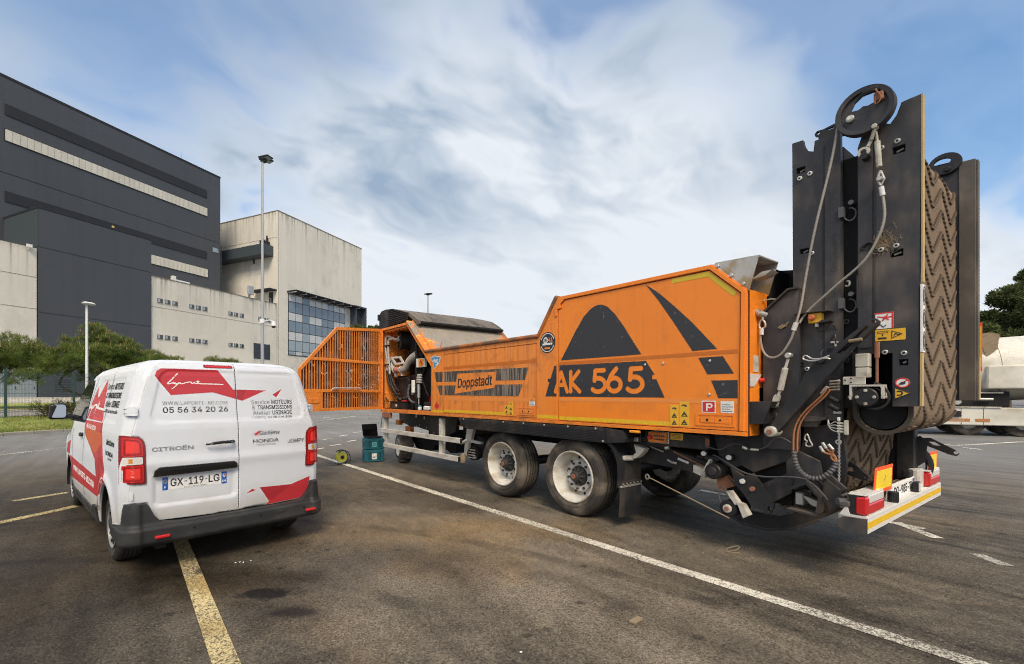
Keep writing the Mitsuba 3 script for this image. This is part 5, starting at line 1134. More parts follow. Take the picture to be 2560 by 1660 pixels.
# ---- open grille door at the front, swung out towards the camera
hx = np.array([.03, 0.0]); dv = np.array([-.583, -.812]); dl = np.array([dv @ BX, dv @ BY])
DF = Fr(o=BAY((0.03, -.012, 0)), x=dv)                                   # x along the door from the hinge, y through it
GD = f'{SH}__grille_door'
dout = Polygon([(0, 1.29), (2.26, 1.29), (2.26, 2.12), (1.325, 3.03), (0, 3.14)])
put(GD, extr(dout.difference(dout.buffer(-.062, join_style=2)), -.022, .022, 'xz', .005), 's_orange', DF)
for z in (1.70, 2.34): put(GD + '__crossbar', box(.06, float(np.interp(z, [2.12, 3.03], [2.20, 1.28])), -.024, .020, z - .030, z + .030, .006), 's_orange', DF)
put(GD + '__sheet', extr([(1.68, 1.35), (2.20, 1.35), (2.20, 1.67), (1.68, 1.67)], -.018, .018, 'xz', .004), 's_orange', DF); put(GD + '__sheet_cover', box(1.78, 2.02, .018, .03, 1.45, 1.55, .004), 's_orange', DF)
for i in range(32):
    x = .105 + i * .0655
    zt = float(np.interp(x, [0, 1.30, 2.26], [3.075, 2.97, 2.04])); 
    for z0, z1 in ((1.352, 1.67), (1.73, 2.31), (2.37, zt)):
        if x > 1.66 and z0 < 1.5: continue
        if z1 - z0 < .03: continue
        put(GD + '__slat', box(x - .0085, x + .0085, .0, .010, z0, min(z1, zt)), 's_orange', DF)
put(GD + '__handle_rail', tube([(.66, .03, 1.70), (.66, .055, 1.75), (.70, .06, 1.765), (1.42, .06, 1.76), (1.47, .055, 1.745), (1.47, .03, 1.70)], .011, 8), 's_alu_bright', DF)
mesh_poly = dout.buffer(-.05).difference(sbox(1.68, 1.2, 3, 1.68))
put(GD + '__clogged_mesh', extr(mesh_poly, -.075, -.060, 'xz'), 's_radiator', DF, label='brown wire mesh clogged with dust and shreds behind the slats')
g_ = np.random.default_rng(2); sc_ = []
for i in range(34):
    x, z = g_.uniform(.1, 2.1), g_.uniform(1.4, 2.9)
    if not mesh_poly.contains(Polygon(ci(x, z, .05, .05, 6))): continue
    a = g_.uniform(0, 6.28); l = g_.uniform(.03, .11)
    sc_.append(extr(LineString([(x, z), (x + l * math.cos(a), z + l * math.sin(a)), (x + l * math.cos(a) + .03, z + l * math.sin(a) + .04)]).buffer(g_.uniform(.004, .011)), -.058, -.052, 'xz'))
for s_ in sc_: put(GD + '__paper_scrap', s_, 's_sign_white', DF)
for x, z in ((.55, 2.62), (1.1, 2.75), (.42, 2.7)): put(GD + '__torn_hole', extr(Polygon(ci(x, z, .035, .11, 10)), -.059, -.054, 'xz'), 's_inner', DF)
for z in (1.45, 2.2, 2.95): put(GD + '__hinge', cyl((0, -.02, z - .05), (0, -.02, z + .05), .020, 12), 's_orange', DF)

# ---- running gear
def big_wheel(x, y0, d, name='wheel'):
    """y0: outer face, d: +1 goes away from the camera"""
    zc = .522; R = .525; w = .385; o = (x, y0, zc); ax = (0, 1, 0)
    tp = [(.335, .035), (.37, .012), (.43, .0), (.475, .012), (.500, .035), (.517, .07), (.524, .12), (.524, .27), (.517, .32), (.50, .355), (.475, .375), (.43, .387), (.335, .35), (.335, .035)]
    # the tyre sags a little onto the ground
    v, f = lathe([(r, d * h) for r, h in tp], o, ax, 72)
    low = np.clip((.10 - v[:, 2]) / .10, 0, 1); v[:, 2] = np.maximum(v[:, 2], .001); v[:, 1] += -d * .018 * low * (np.abs(v[:, 1] - y0) < .1)
    k = put(f'{SH}__{name}', (v, f), 's_tyre', BAY, smooth=40)
    for h in (.085, .15, .195, .24, .30): put(k + '__tread_groove', lathe([(.5245, d * (h - .006)), (.527, d * (h - .005)), (.527, d * (h + .005)), (.5245, d * (h + .006))], o, ax, 60), 's_inner', BAY)
    put(k + '__sidewall_rib', cat(lathe([(.392, d * .004), (.394, d * -.002), (.398, d * -.002), (.400, d * .004)], o, ax, 60), lathe([(.462, d * .008), (.464, d * .001), (.468, d * .003), (.470, d * .010)], o, ax, 60)), 's_tyre', BAY)
    rp = [(.350, .030), (.346, .012), (.334, .008), (.322, .020), (.312, .050), (.306, .095), (.298, .125), (.285, .150), (.270, .215), (.235, .228), (.180, .228), (.165, .226), (.150, .215), (.140, .215)]
    put(k + '__rim', lathe([(r, d * h) for r, h in rp], o, ax, 56), 's_rim_white', BAY, smooth=28)
    put(k + '__flange', lathe([(.135, d * .19), (.135, d * .168), (.150, d * .160), (.200, d * .160), (.210, d * .168), (.212, d * .226)], o, ax, 48), 's_rim_white', BAY, smooth=25)
    for q in np.arange(10) * math.pi / 5 + .2:
        p = np.array([x + .178 * math.cos(q), y0 + d * .162, zc + .178 * math.sin(q)])
        put(k + '__wheel_nut', cyl(p, p - [0, d * .030, 0], .017, 6, .004), 's_hub', BAY)
    for q in np.arange(10) * math.pi / 5 + .5:
        p = np.array([x + .245 * math.cos(q), y0 + d * .222, zc + .245 * math.sin(q)]); put(k + '__vent_hole', cyl(p, p - [0, d * .006, 0], .020, 10), 's_inner', BAY)
    put(k + '__hub', lathe([(.135, d * .20), (.128, d * .150), (.105, d * .138), (.075, d * .120), (.070, d * .060), (.055, d * .048), (0, d * .046)], o, ax, 32), 's_hub', BAY, smooth=28)
    for q in np.arange(10) * math.pi / 5:
        c_, s_ = math.cos(q), math.sin(q); P0 = np.array([x + .07 * c_, y0 + d * .10, zc + .07 * s_]); P1 = np.array([x + .125 * c_, y0 + d * .145, zc + .125 * s_])
        put(k + '__hub_fin', tube([P0, P1], .013, 5), 's_hub', BAY)
    put(k + '__hub_cap', cyl((x, y0 + d * .048, zc), (x, y0 + d * .034, zc), .038, 14, .006), 's_rust', BAY)
for x in (4.20, 5.64): big_wheel(x, .035, 1); big_wheel(x, 2.49, -1)
for x in (4.20, 5.64): sp('axle', cyl((x, .3, .522), (x, 2.2, .522), .075, 14), 's_black')
sk = sp('mudguard_skirt', xz([(3.129, 1.212), (6.21, 1.212), (6.245, 1.028), (3.36, 1.036), (3.22, 1.08)], -.035, .0, .004), 's_black')
for i in range(7): put(sk + '__rib', xz([(3.20 + max(0, .05 * (3 - i)), 1.048 + i * .021), (6.225, 1.048 + i * .021), (6.225, 1.058 + i * .021), (3.20 + max(0, .05 * (3 - i)), 1.058 + i * .021)], -.042, -.0351), 's_black', BAY)
for x in (3.3, 4.35, 4.8, 5.22, 5.65, 6.1): put(sk + '__bolt', cyl((x, -.05, 1.198), (x, -.035, 1.198), .013, 10, .003), 's_zinc', BAY)
put(sk + '__bolt', cyl((6.21, -.05, 1.05), (6.21, -.035, 1.05), .013, 10, .003), 's_zinc', BAY)
put(sk + '__top', box(3.15, 6.22, .0, .46, 1.075, 1.11), 's_black', BAY)
put(sk + '__rear_wing', cat(xz([(6.215, 1.212), (6.47, 1.19), (6.52, 1.10), (6.50, 1.055), (6.25, 1.03)], -.02, .40), ), 's_black', BAY)
fl = spline([(6.23, 0, 1.03), (6.33, 0, .95), (6.385, 0, .82), (6.40, 0, .66), (6.395, 0, .50)], 16); cv = [(p[0], p[2]) for p in fl]
fk = sp('mudguard', xz(LineString(cv).buffer(.012, cap_style=2), .02, .44), 's_black')
put(fk + '__rib', cat(xz(LineString(cv).buffer(.022, cap_style=2), .015, .035), xz(LineString(cv).buffer(.022, cap_style=2), .40, .43)), 's_black', BAY)
mf = sp('mud_flap', cat(xz([(6.405, .57), (6.420, .57), (6.425, .35), (6.405, .14), (6.39, .14), (6.405, .35)], .02, .43)), 's_black')
put(mf + '__clamp_strip', box(6.405, 6.432, .015, .435, .50, .525, .003), 's_zinc', BAY)
for i in range(6): put(mf + '__bolt', cyl((6.43, .05 + i * .072, .545), (6.442, .05 + i * .072, .545), .010, 8), 's_zinc', BAY)
# chassis, mostly dark shapes in the shade
sp('chassis', cat(box(2.2, 7.6, .75, .90, .85, 1.22), box(2.2, 7.6, 1.6, 1.75, .85, 1.22), box(-.3, 7.5, .9, 1.6, .98, 1.22)), 's_inner')
sp('chassis_plate', xz([(-.25, 1.22), (2.25, 1.22), (2.15, .888), (1.86, .769), (1.19, .768), (1.12, .834), (.85, .86), (.61, .888), (.31, .872), (.107, .924), (-.10, .96), (-.22, .91)], .60, .68, .006), 's_black')
for x, z in ((.62, .905), (.75, .93), (1.05, .90), (1.35, .80), (1.62, .80)): sp('chassis_bolt', cyl((x, .585, z), (x, .60, z), .016, 8), 's_zinc')
for x, z, w in ((.55, 1.10, .05), (.92, 1.075, .03)): dec(f'{SH}__chassis_label', rrect(x, x + w * 1.5, z, z + .075, .006), 's_sign_white', .598)
sp('lower_gear', cat(xz([(-.10, .60), (.55, .64), (.95, .62), (1.82, .62), (1.80, .39), (1.60, .37), (1.48, .42), (1.33, .451), (1.20, .50), (1.0, .50), (.92, .37), (.75, .34), (.5, .30), (.2, .32)], .85, 1.3), box(.8, 1.7, .8, 1.2, .6, .85)), 's_inner')
sp('orange_bracket', box(.20, .44, .52, .62, .765, .885, .008), 's_orange'); sp('orange_bracket', box(-.24, -.05, .50, .60, .90, 1.02, .008), 's_orange'); sp('orange_bracket', xz([(2.35, 1.0), (2.75, 1.0), (2.75, 1.1)], .5, .56), 's_orange')
# little lugged jockey wheel
jx, jz, jy = -.10, .365, .50
k = sp('jockey_wheel', lathe([(.20, .0), (.30, -.01), (.345, .02), (.355, .06), (.355, .22), (.345, .27), (.30, .29), (.2, .28), (.2, 0)], (jx, jy, jz), (.28, 1, 0), 40), 's_tyre', smooth=35)
for i in range(18):
    a = i * 2 * math.pi / 18; A_ = np.array([.96, -.27, 0]); c_ = np.array([jx, jy, jz]) + np.array([.27, .96, 0]) * (.09 if i % 2 else .19) + (A_ * math.cos(a) + np.array([0, 0, 1.]) * math.sin(a)) * .358
    put(k + '__lug', tube([c_ - np.array([.27, .96, 0]) * .07, c_ + np.array([.27, .96, 0]) * .07], .020, 5), 's_tyre', BAY)
put(k + '__rim', lathe([(.205, .0), (.21, -.012), (.195, -.015), (.185, .02), (.15, .05), (.12, .09), (0, .09)], (jx, jy, jz), (.28, 1, 0), 32), 's_rim_white', BAY, smooth=30)
put(k + '__fork', cat(box(jx - .06, jx + .06, jy + .32, jy + .40, jz, 1.0), box(jx - .25, jx - .05, jy + .34, jy + .38, .95, .99)), 's_zinc', BAY)
# side underrun rails
k = sp('side_rail', cat(box(.04, 3.155, -.02, .03, .757, .850, .006)), 's_alu'); put(k + '__end_cap', box(3.155, 3.17, -.015, .025, .762, .845), 's_black_clean', BAY)
k = sp('side_rail', cat(box(.15, 1.93, -.02, .03, .432, .525, .006), box(1.965, 3.10, -.02, .03, .428, .523, .006)), 's_alu'); put(k + '__joint', box(1.93, 1.965, -.012, .024, .440, .515), 's_alu_bright', BAY); put(k + '__end_cap', box(3.10, 3.112, -.016, .026, .433, .518), 's_black_clean', BAY)
for x, z0, z1 in ((.06, .60, 1.19), (2.40, .455, 1.17)):
    k = sp('rail_post', cat(box(x, x + .085, .035, .05, z0, z1), box(x + .075, x + .09, .05, .12, z0, z1)), 's_alu'); put(k + '__bolt', cyl((x + .04, .02, z1 - .05), (x + .04, .036, z1 - .05), .018, 8), 's_zinc', BAY)
sp('rail_bracket', cat(box(.16, .24, .035, .06, .525, .757), xz([(3.05, .75), (3.25, .84), (3.27, .82), (3.12, .74)], .03, .08)), 's_alu')
sp('stay', tube([(.07, -.01, 1.10), (.05, -.03, .86)], .008, 6), 's_hose_black')
k = sp('exhaust_box', cat(xz([(3.02, .90), (3.30, .90), (3.52, .80), (3.52, .55), (3.35, .50), (3.1, .52), (3.02, .66)], .28, .70, .02)), 's_black')
put(k + '__bracket', xz([(3.10, 1.02), (3.30, 1.03), (3.22, .82), (3.50, .80), (3.50, .76), (3.16, .77), (3.08, .52), (3.0, .50), (3.04, .78)], .18, .24, .004), 's_alu', BAY)
put(k + '__outlet', lathe([(.10, 0), (.115, -.01), (.118, .12), (.10, .12), (.10, 0)], (3.34, .13, .585), (-.35, 1, 0), 28), 's_black_clean', BAY, smooth=30)
for i in range(4): put(k + '__outlet_bar', box(3.24, 3.44, .10, .112, .515 + i * .045, .530 + i * .045), 's_zinc', BAY)
put(k + '__dirty_bottle', lathe([(0, 0), (.05, .01), (.06, .06), (.05, .14), (.02, .17), (0, .17)], (3.08, .1, .40), (.1, 0, 1), 16), 's_debris', BAY, smooth=40)
# marker lamps, control box, rods below the rear half
k = sp('front_marker_lamp', box(.06, .46, -.012, .05, 1.095, 1.215, .012), 's_rust'); 
for x in (3.45, 6.565): k = sp('side_marker_lamp', box(x, x + .13, -.03, .02, 1.177, 1.208, .008), 's_amber')
tb = sp('control_tray', box(6.60, 7.36, .22, .60, 1.03, 1.195, .012), 's_black')
put(tb + '__frame', tube([(6.60, .15, 1.19), (6.60, .15, 1.045), (6.63, .15, 1.03), (6.93, .15, 1.03)], .010, 6), 's_black_clean', BAY)
k = put(tb + '__control_panel', box(6.690, 6.915, .16, .20, 1.072, 1.190, .006), 's_orange', BAY); put(f'{tb}__panel_frame', box(6.683, 6.922, .20, .215, 1.062, 1.196, .004), 's_alu_bright', BAY)
put(f'{tb}__stop_button', cyl((6.725, .12, 1.125), (6.725, .16, 1.125), .025, 14, .006), 's_red', BAY)
for i in range(5):
    for j in range(2): put(f'{tb}__switch', box(6.775 + i * .026, 6.787 + i * .026, .150, .16, 1.10 + j * .04, 1.115 + j * .04), 's_decal_black', BAY)
k = put(f'{tb}__yellow_sign', box(6.935, 7.08, .212, .219, 1.113, 1.188), 's_yellow', BAY)
for j in range(4): put(f'{tb}__sign_print', box(6.955, 7.06, .210, .2119, 1.128 + j * .014, 1.132 + j * .014), 's_decal_black', BAY)
put(f'{tb}__reflector', box(7.33, 7.37, .20, .218, 1.06, 1.16, .004), 's_rust', BAY)
put(f'{tb}__clip', cyl((6.93, .12, 1.02), (6.97, .12, 1.03), .018, 8), 's_zinc', BAY)
bm = sp('drawbar_beam', xz([(6.22, 1.15), (6.62, 1.05), (7.30, .87), (7.22, .745), (6.43, .80), (6.26, .95)], .36, .62, .008), 's_black')
put(bm + '__rod', tube([(6.63, .30, 1.0), (6.80, .30, .955)], .009, 6), 's_zinc', BAY); put(bm + '__rod', tube([(6.92, .30, .97), (7.20, .30, .865), (7.32, .30, .83)], .009, 6), 's_rust', BAY)
put(bm + '__hinge_plate', box(6.34, 6.56, .15, .34, 1.06, 1.11, .006), 's_zinc', BAY)
put(bm + '__tow_bracket', xz([(6.50, 1.02), (6.64, .985), (6.62, .94), (6.56, .88), (6.50, .85), (6.46, .87), (6.53, .93)], .16, .26, .006), 's_cream', BAY); put(bm + '__tow_pin', cyl((6.37, .12, .845), (6.47, .2, .855), .032, 14, .006), 's_cream', BAY)
put(bm + '__lever', tube([(6.85, .30, .865), (6.91, .28, .845), (6.96, .30, .84)], .013, 6), 's_cream', BAY); put(bm + '__label', xz([(6.945, .90), (7.07, .862), (7.065, .84), (6.94, .875)], .352, .358), 's_sign_white', BAY)
put(bm + '__cream_box', xz([(7.19, .855), (7.33, .82), (7.315, .73), (7.185, .775)], .22, .36, .008), 's_cream', BAY); put(bm + '__cream_plate', xz([(7.385, .945), (7.40, .93), (7.335, .80), (7.32, .815)], .17, .32), 's_cream', BAY)
put(bm + '__winch_motor', cyl((7.436, .14, .825), (7.436, .42, .825), .082, 24, .012), 's_black_clean', BAY, smooth=35); put(bm + '__winch_motor__cap', cyl((7.436, .125, .825), (7.436, .14, .825), .045, 20, .006), 's_black', BAY)
put(bm + '__rod_end', cat(cyl((7.24, .2, .955), (7.30, .25, .945), .016, 8), box(7.30, 7.46, .22, .30, .92, .975, .012)), 's_black_clean', BAY)
k = sp('guy_rope', tube([(6.70, .16, .655), (7.62, .10, .385)], .007, 6), 's_debris'); put(k + '__thimble', lathe([(.020, -.006), (.034, -.006), (.034, .006), (.020, .006), (.020, -.006)], (6.68, .16, .66), (.3, 1, 0), 16), 's_zinc', BAY)
# rear black pan between chassis and conveyor
sp('rear_bulkhead', cat(box(7.0, 7.85, .45, 2.3, 1.22, 2.9), box(7.35, 8.15, .62, 2.2, .62, 1.35)), 's_inner')
dp = sp('discharge_side', xz([(7.86, 1.10), (7.86, 2.40), (8.085, 2.60), (8.16, 2.60), (8.16, 1.10)], .26, .30, .004), 's_panel')
put(dp + '__edge_flange', xz([(7.86, 2.40), (8.085, 2.60), (8.16, 2.60), (8.16, 2.615), (8.08, 2.617), (7.852, 2.415)], .22, .34), 's_black', BAY)
put(dp + '__splinter', cat(xz(LineString([(8.00, 2.26), (8.03, 2.28), (8.06, 2.27)]).buffer(.008), .25, .259), xz(LineString([(8.02, 2.25), (8.06, 2.275), (8.08, 2.30)]).buffer(.006), .24, .252)), 's_debris', BAY)
sp('side_box', cat(xz([(7.79, 1.345), (7.80, 1.555), (8.02, 1.558), (7.945, 1.345)], .04, .07), xz([(7.80, 1.50), (7.80, 1.555), (8.02, 1.558), (8.0, 1.50)], .04, .30), box(7.84, 7.95, .05, .3, 1.35, 1.55)), 's_black')
k = sp('checker_duct', cat(xz([(7.50, 2.905), (7.54, 2.945), (7.93, 2.930), (7.845, 2.610), (7.83, 2.63)], .0, .012), xz([(7.54, 2.945), (7.93, 2.930), (7.93, 2.918), (7.54, 2.933)], .012, .42), xz([(7.50, 2.905), (7.54, 2.945), (7.93, 2.930), (7.845, 2.610), (7.80, 2.60)], .42, .43)), 's_checker')
for x, z in ((7.56, 2.905), (7.69, 2.785), (7.80, 2.685)): put(k + '__bolt', cyl((x, -.018, z), (x, 0, z), .017, 10, .004), 's_zinc', BAY)
put(k + '__bent_flap', xz([(7.80, 2.74), (7.90, 2.80), (7.98, 2.80), (7.93, 2.76)], .14, .30), 's_alu', BAY)
for i in range(5): sp('ragged_sheet', extr(Polygon([(.55 + .28 * i, 2.62), (.55 + .28 * i, 2.97 - .025 * i + .02 * (i % 2)), (.80 + .28 * i, 2.95 - .025 * i), (.83 + .28 * i, 2.62)]), 7.70 + .012 * (i % 2), 7.708 + .012 * (i % 2), 'yz'), 's_inner')
sp('ragged_sheet', xz([(7.70, 2.96), (8.10, 2.90), (8.30, 2.86), (8.30, 2.70), (7.70, 2.70)], .9, .91), 's_inner')
sp('bent_bar', tube(spline([(7.84, .32, 2.55), (7.9, .36, 2.56), (7.98, .4, 2.53)], 10), .007, 6), 's_cable')
sp('grey_tag', cat(box(7.833, 7.838, .12, .22, 1.84, 2.0), ), 's_alu'); sp('lever_plate', yz([(.04, 1.70), (.04, 1.82), (.28, 1.82), (.12, 1.70)], 7.835, 7.842), 's_alu_bright'); sp('lever_plate__red_knob', cyl((7.84, .24, 1.76), (7.88, .25, 1.765), .022, 10), 's_red', new=True)
mat('s_edge_yellow', base_color=lambda p, n, uv: mix((.52, .36, .12), (.36, .28, .17), fbm(p.x * 8, p.y * 8, p.z * 4, 3)), roughness=.7)
mat('s_belt_rib', base_color=lambda p, n, uv: mix((.092, .070, .052), (.185, .143, .106), fbm(p.x * 9, p.y * 9, p.z * 9, 3)), roughness=.9, specular=.2)
mat('s_button', base_color=(.50, .12, .05), roughness=.45)
mat('s_flag_yellow', base_color=(.85, .62, .02), roughness=.35, clearcoat=.4)
mat('s_violet', base_color=(.12, .08, .25), roughness=.4)
# ---------------------------------------------------------------- the folded conveyor at the rear
CV = f'{SH}__conveyor'
lp = Polygon([(8.076, 4.007), (8.163, 4.003), (8.172, 3.95), (8.20, 3.885), (8.245, 3.862), (8.255, 3.955), (8.445, 3.955), (8.457, 3.3), (8.457, 1.39), (8.30, 1.39), (8.27, 1.325), (8.14, 1.32), (8.092, 1.36)])
def slots(ps): return union_all([sbox(x0, z0, x1, z1) for x0, x1, z0, z1 in ps])
SL = ((8.112, 8.182, 3.70, 3.755), (8.140, 8.212, 2.94, 2.985), (8.12, 8.165, 1.88, 1.915))
SR = ((8.790, 8.868, 3.60, 3.66), (8.775, 8.855, 2.755, 2.815), (8.83, 8.885, 1.86, 1.91))
put(CV, cat(xz(lp.difference(slots(SL)), .340, .385, .004)), 's_panel', BAY)
rp = Polygon([(8.565, 3.76), (8.60, 3.87), (8.69, 3.92), (8.775, 3.865), (8.815, 3.92), (8.845, 4.010), (8.965, 4.018), (8.952, 2.6), (8.945, 1.527), (8.790, 1.523), (8.790, 1.965), (8.565, 1.965)])
put(CV + '__side_plate', xz(rp.difference(slots(SR)), .340, .385, .004), 's_panel', BAY, label='black side plate with slots and warning stickers')
for x0, x1, z0, z1 in SL + SR:
    put(CV + '__slot_back', box(x0 - .01, x1 + .01, .40, .405, z0 - .01, z1 + .01), 's_inner', BAY)
    zc = (z0 + z1) / 2; put(CV + '__slot_bolt', cyl((x0 + .02, .375, zc - .005), (x1 - .015, .375, zc + .008), .009, 8), 's_zinc', BAY)
for pts in ([(8.327, 3.87), (8.327, 1.42)], [(8.683, 3.86), (8.676, 1.99)]):
    put(CV + '__fold_line', xz(LineString(pts).buffer(.006, cap_style=2), .334, .3399), 's_black', BAY)
put(CV + '__inner_leaf', cat(xz([(8.335, 3.83), (8.45, 3.83), (8.45, 1.45), (8.335, 1.45)], .326, .3395, .003), xz([(8.572, 3.74), (8.668, 3.80), (8.660, 2.02), (8.572, 2.02)], .326, .3395, .003)), 's_panel', BAY)
# embossed oval frames
for x, z0, z1 in ((8.405, 2.72, 3.06), (8.585, 2.36, 2.66)):
    g = rrect(x - .022, x + .022, z0, z1, .02); put(CV + '__embossed_plate', xz(g.difference(g.buffer(-.006)), .3225, .3262), 's_panel', BAY)
    t_ = affinity.rotate(fit('DOPPSTADT', 0, z1 - z0 - .05, 0, .022, True), -90, origin=(0, 0)); put(CV + '__embossed_plate__lettering', xz(affinity.translate(t_, x - .010, z1 - .025), .3225, .3262), 's_panel', BAY)
for x, z, m in ((8.141, 3.65, 's_sign_white'), (8.222, 3.665, 's_sign_white'), (8.722, 3.685, 's_zinc'), (8.822, 3.70, 's_zinc'), (8.235, 2.925, 's_zinc'), (8.815, 2.845, 's_zinc'), (8.72, 2.835, 's_zinc'), (8.745, 1.975, 's_zinc'), (8.862, 1.960, 's_zinc'), (8.20, 1.86, 's_zinc')):
    put(CV + '__bolt', cyl((x, .325, z), (x, .342, z), .020, 14, .004), m, BAY); put(CV + '__bolt_hole', cyl((x, .322, z), (x, .326, z), .009, 10), 's_inner', BAY)
# dark inside between the leaves, cross parts in the gap
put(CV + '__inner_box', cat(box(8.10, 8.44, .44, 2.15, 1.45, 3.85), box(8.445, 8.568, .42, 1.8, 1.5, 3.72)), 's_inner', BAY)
for z in (3.20, 2.40): put(CV + '__catch', cat(box(8.44, 8.475, .30, .36, z - .02, z + .07), cyl((8.52, .33, z + .10), (8.52, .40, z + .10), .02, 10), tube(spline([(8.47, .35, z - .02), (8.53, .35, z - .05), (8.55, .36, z), (8.50, .36, z + .06)], 12), .006, 6)), 's_coil', BAY)
put(CV + '__cross_tube', cyl((8.44, .40, 2.085), (8.62, .40, 2.10), .020, 12), 's_black', BAY)
for z in (2.27, 1.93): put(CV + '__link', lathe([(.012, -.004), (.022, -.004), (.022, .004), (.012, .004), (.012, -.004)], (8.475, .39, z), (0, 1, 0), 14), 's_black', BAY)
# far side plates
FY0, FY1 = 2.20, 2.245
put(CV + '__far_side_plate', xz([(8.10, 4.0), (8.45, 3.95), (8.60, 4.06), (8.83, 4.05), (8.89, 4.02), (9.02, 4.015), (9.02, 1.56), (8.76, 1.56), (8.76, 1.95), (8.10, 1.95)], FY0, FY1, .004), 's_panel', BAY)
put(CV + '__far_sticker', box(8.99, 9.05, 2.331, 2.336, 1.86, 2.36), 's_flag_orange', BAY); put(CV + '__far_sticker__field', box(8.995, 9.045, 2.326, 2.3305, 1.90, 2.32), 's_yellow', BAY)
put(CV + '__far_flange', cat(box(8.905, 9.024, 2.188, 2.199, 1.56, 4.01, .004), box(8.93, 9.035, 2.246, 2.33, 1.56, 4.015, .004)), 's_panel_dusty', BAY)
ring = Polygon(ci(8.81, 4.03, .125, .11, 30)).difference(Polygon(ci(8.79, 4.055, .065, .040, 24))); put(CV + '__far_lug', xz(ring, 2.15, 2.195, .004), 's_black', BAY); put(CV + '__far_lug__bolt', cyl((8.83, 2.13, 3.965), (8.83, 2.15, 3.965), .025, 14, .005), 's_black_clean', BAY)
put(CV + '__edge_strip', box(8.962, 8.972, .338, .40, 2.52, 4.016), 's_edge_yellow', BAY); put(CV + '__edge_strip', box(8.955, 8.967, .335, .40, 1.53, 1.955), 's_edge_yellow', BAY); put(CV + '__edge_strip', box(9.036, 9.042, 2.26, 2.32, 1.57, 2.0), 's_edge_yellow', BAY)
wb = put(CV + '__speed_stickers', box(8.958, 8.972, .330, .41, 1.96, 2.50), 's_sign_white', BAY)
for i, s_ in enumerate(('0', '6', '0')):
    zc = 2.05 + i * .18; o = affinity.scale(Polygon(ci(0, 0, .034, .078, 30)), 1, 1); g = affinity.translate(o.difference(o.buffer(-.007)), .37, zc); put(wb + '__ring', yz(g, 8.9721, 8.975), 'v_ink_grey', BAY)
    o2 = affinity.scale(letters('0', .09, True), .55, 1, origin=(0, 0)); b_ = o2.bounds; put(wb + '__numeral', yz(affinity.translate(o2, .37 - (b_[0] + b_[2]) / 2, zc - .045), 8.9721, 8.974), 'v_ink_grey', BAY)
# upper belt with its loop at the bottom
BXB, RC, RR = 8.885, (8.705, 1.475), .180
path = [(8.70, 3.70 + .0), ] + [(8.70 + .185 * math.sin(a), 3.62 + .185 * math.cos(a)) for a in np.linspace(.1, np.pi / 2, 8)] + [(BXB, z) for z in np.linspace(3.5, 1.55, 14)] + [(RC[0] + RR * math.cos(a), RC[1] - RR * math.sin(a)) for a in np.linspace(0, np.pi, 22)] + [(RC[0] - RR, 1.6), (RC[0] - RR, 2.0)]
path = np.array(path); plen = np.r_[0, np.cumsum(np.linalg.norm(np.diff(path, axis=0), axis=1))]
def belt_fn_of(path, plen):
    tx, tz = np.gradient(path[:, 0], plen), np.gradient(path[:, 1], plen); n = np.hypot(tx, tz); nx, nz = -tz / n, tx / n
    def fn(y, s, t):
        x, z = np.interp(s, plen, path[:, 0]), np.interp(s, plen, path[:, 1]); a, b = np.interp(s, plen, nx), np.interp(s, plen, nz)
        return np.stack([x + a * t, y, z + b * t], 1)
    return fn
bf = belt_fn_of(path, plen)
Y0, Y1 = .430, 2.170
test = bf(np.array([1.]), np.array([plen[12]]), np.array([.1]))[0]; SG = 1. if test[0] > BXB else -1.
put(CV + '__belt', conform(sbox(Y0, 0, Y1, plen[-1]), .014, lambda y, s, t: bf(y, s, SG * (t - .014)), .06), 's_belt', BAY, smooth=35, label='dusty brown rubber belt with chevron ribs')
bs = lambda y: path  # side lip of the loop
put(CV + '__belt_lip', xz(LineString(path[20:]).buffer(.016, cap_style=2), Y0 - .012, Y0 + .02), 's_belt_edge', BAY)
def zig(s0, amp, yk, w=.0105):
    """zigzag rib with stepped arms; peaks point up the belt"""
    P = []
    for (ya, sa), (yb, sb) in zip(yk[:-1], yk[1:]):
        n = 8
        for i in range(n):
            u0, u1 = i / n, (i + 1) / n; y_0, y_1 = ya + (yb - ya) * u0, ya + (yb - ya) * u1; s_m = sa + (sb - sa) * (u0 + u1) / 2
            P += [(y_0, s0 + amp * s_m), (y_1, s0 + amp * s_m)]
    return LineString(P).buffer(w, cap_style=2, join_style=2)
YK = [(.45, .85), (.78, 0.), (1.14, 1.0), (1.51, 0.), (1.90, 1.0), (2.15, .3)]
for i in range(16):
    s0 = .22 + i * .203
    if s0 + .3 > plen[-1] - .25: break
    put(CV + '__belt__chevron', conform(zig(s0, .255, YK), .015, lambda y, s, t: bf(y, s, SG * (t - .001)), .06), 's_belt_rib', BAY)
put(CV + '__roller', cyl((RC[0], .46, RC[1]), (RC[0], 2.15, RC[1]), .150, 28), 's_inner', BAY, smooth=35)
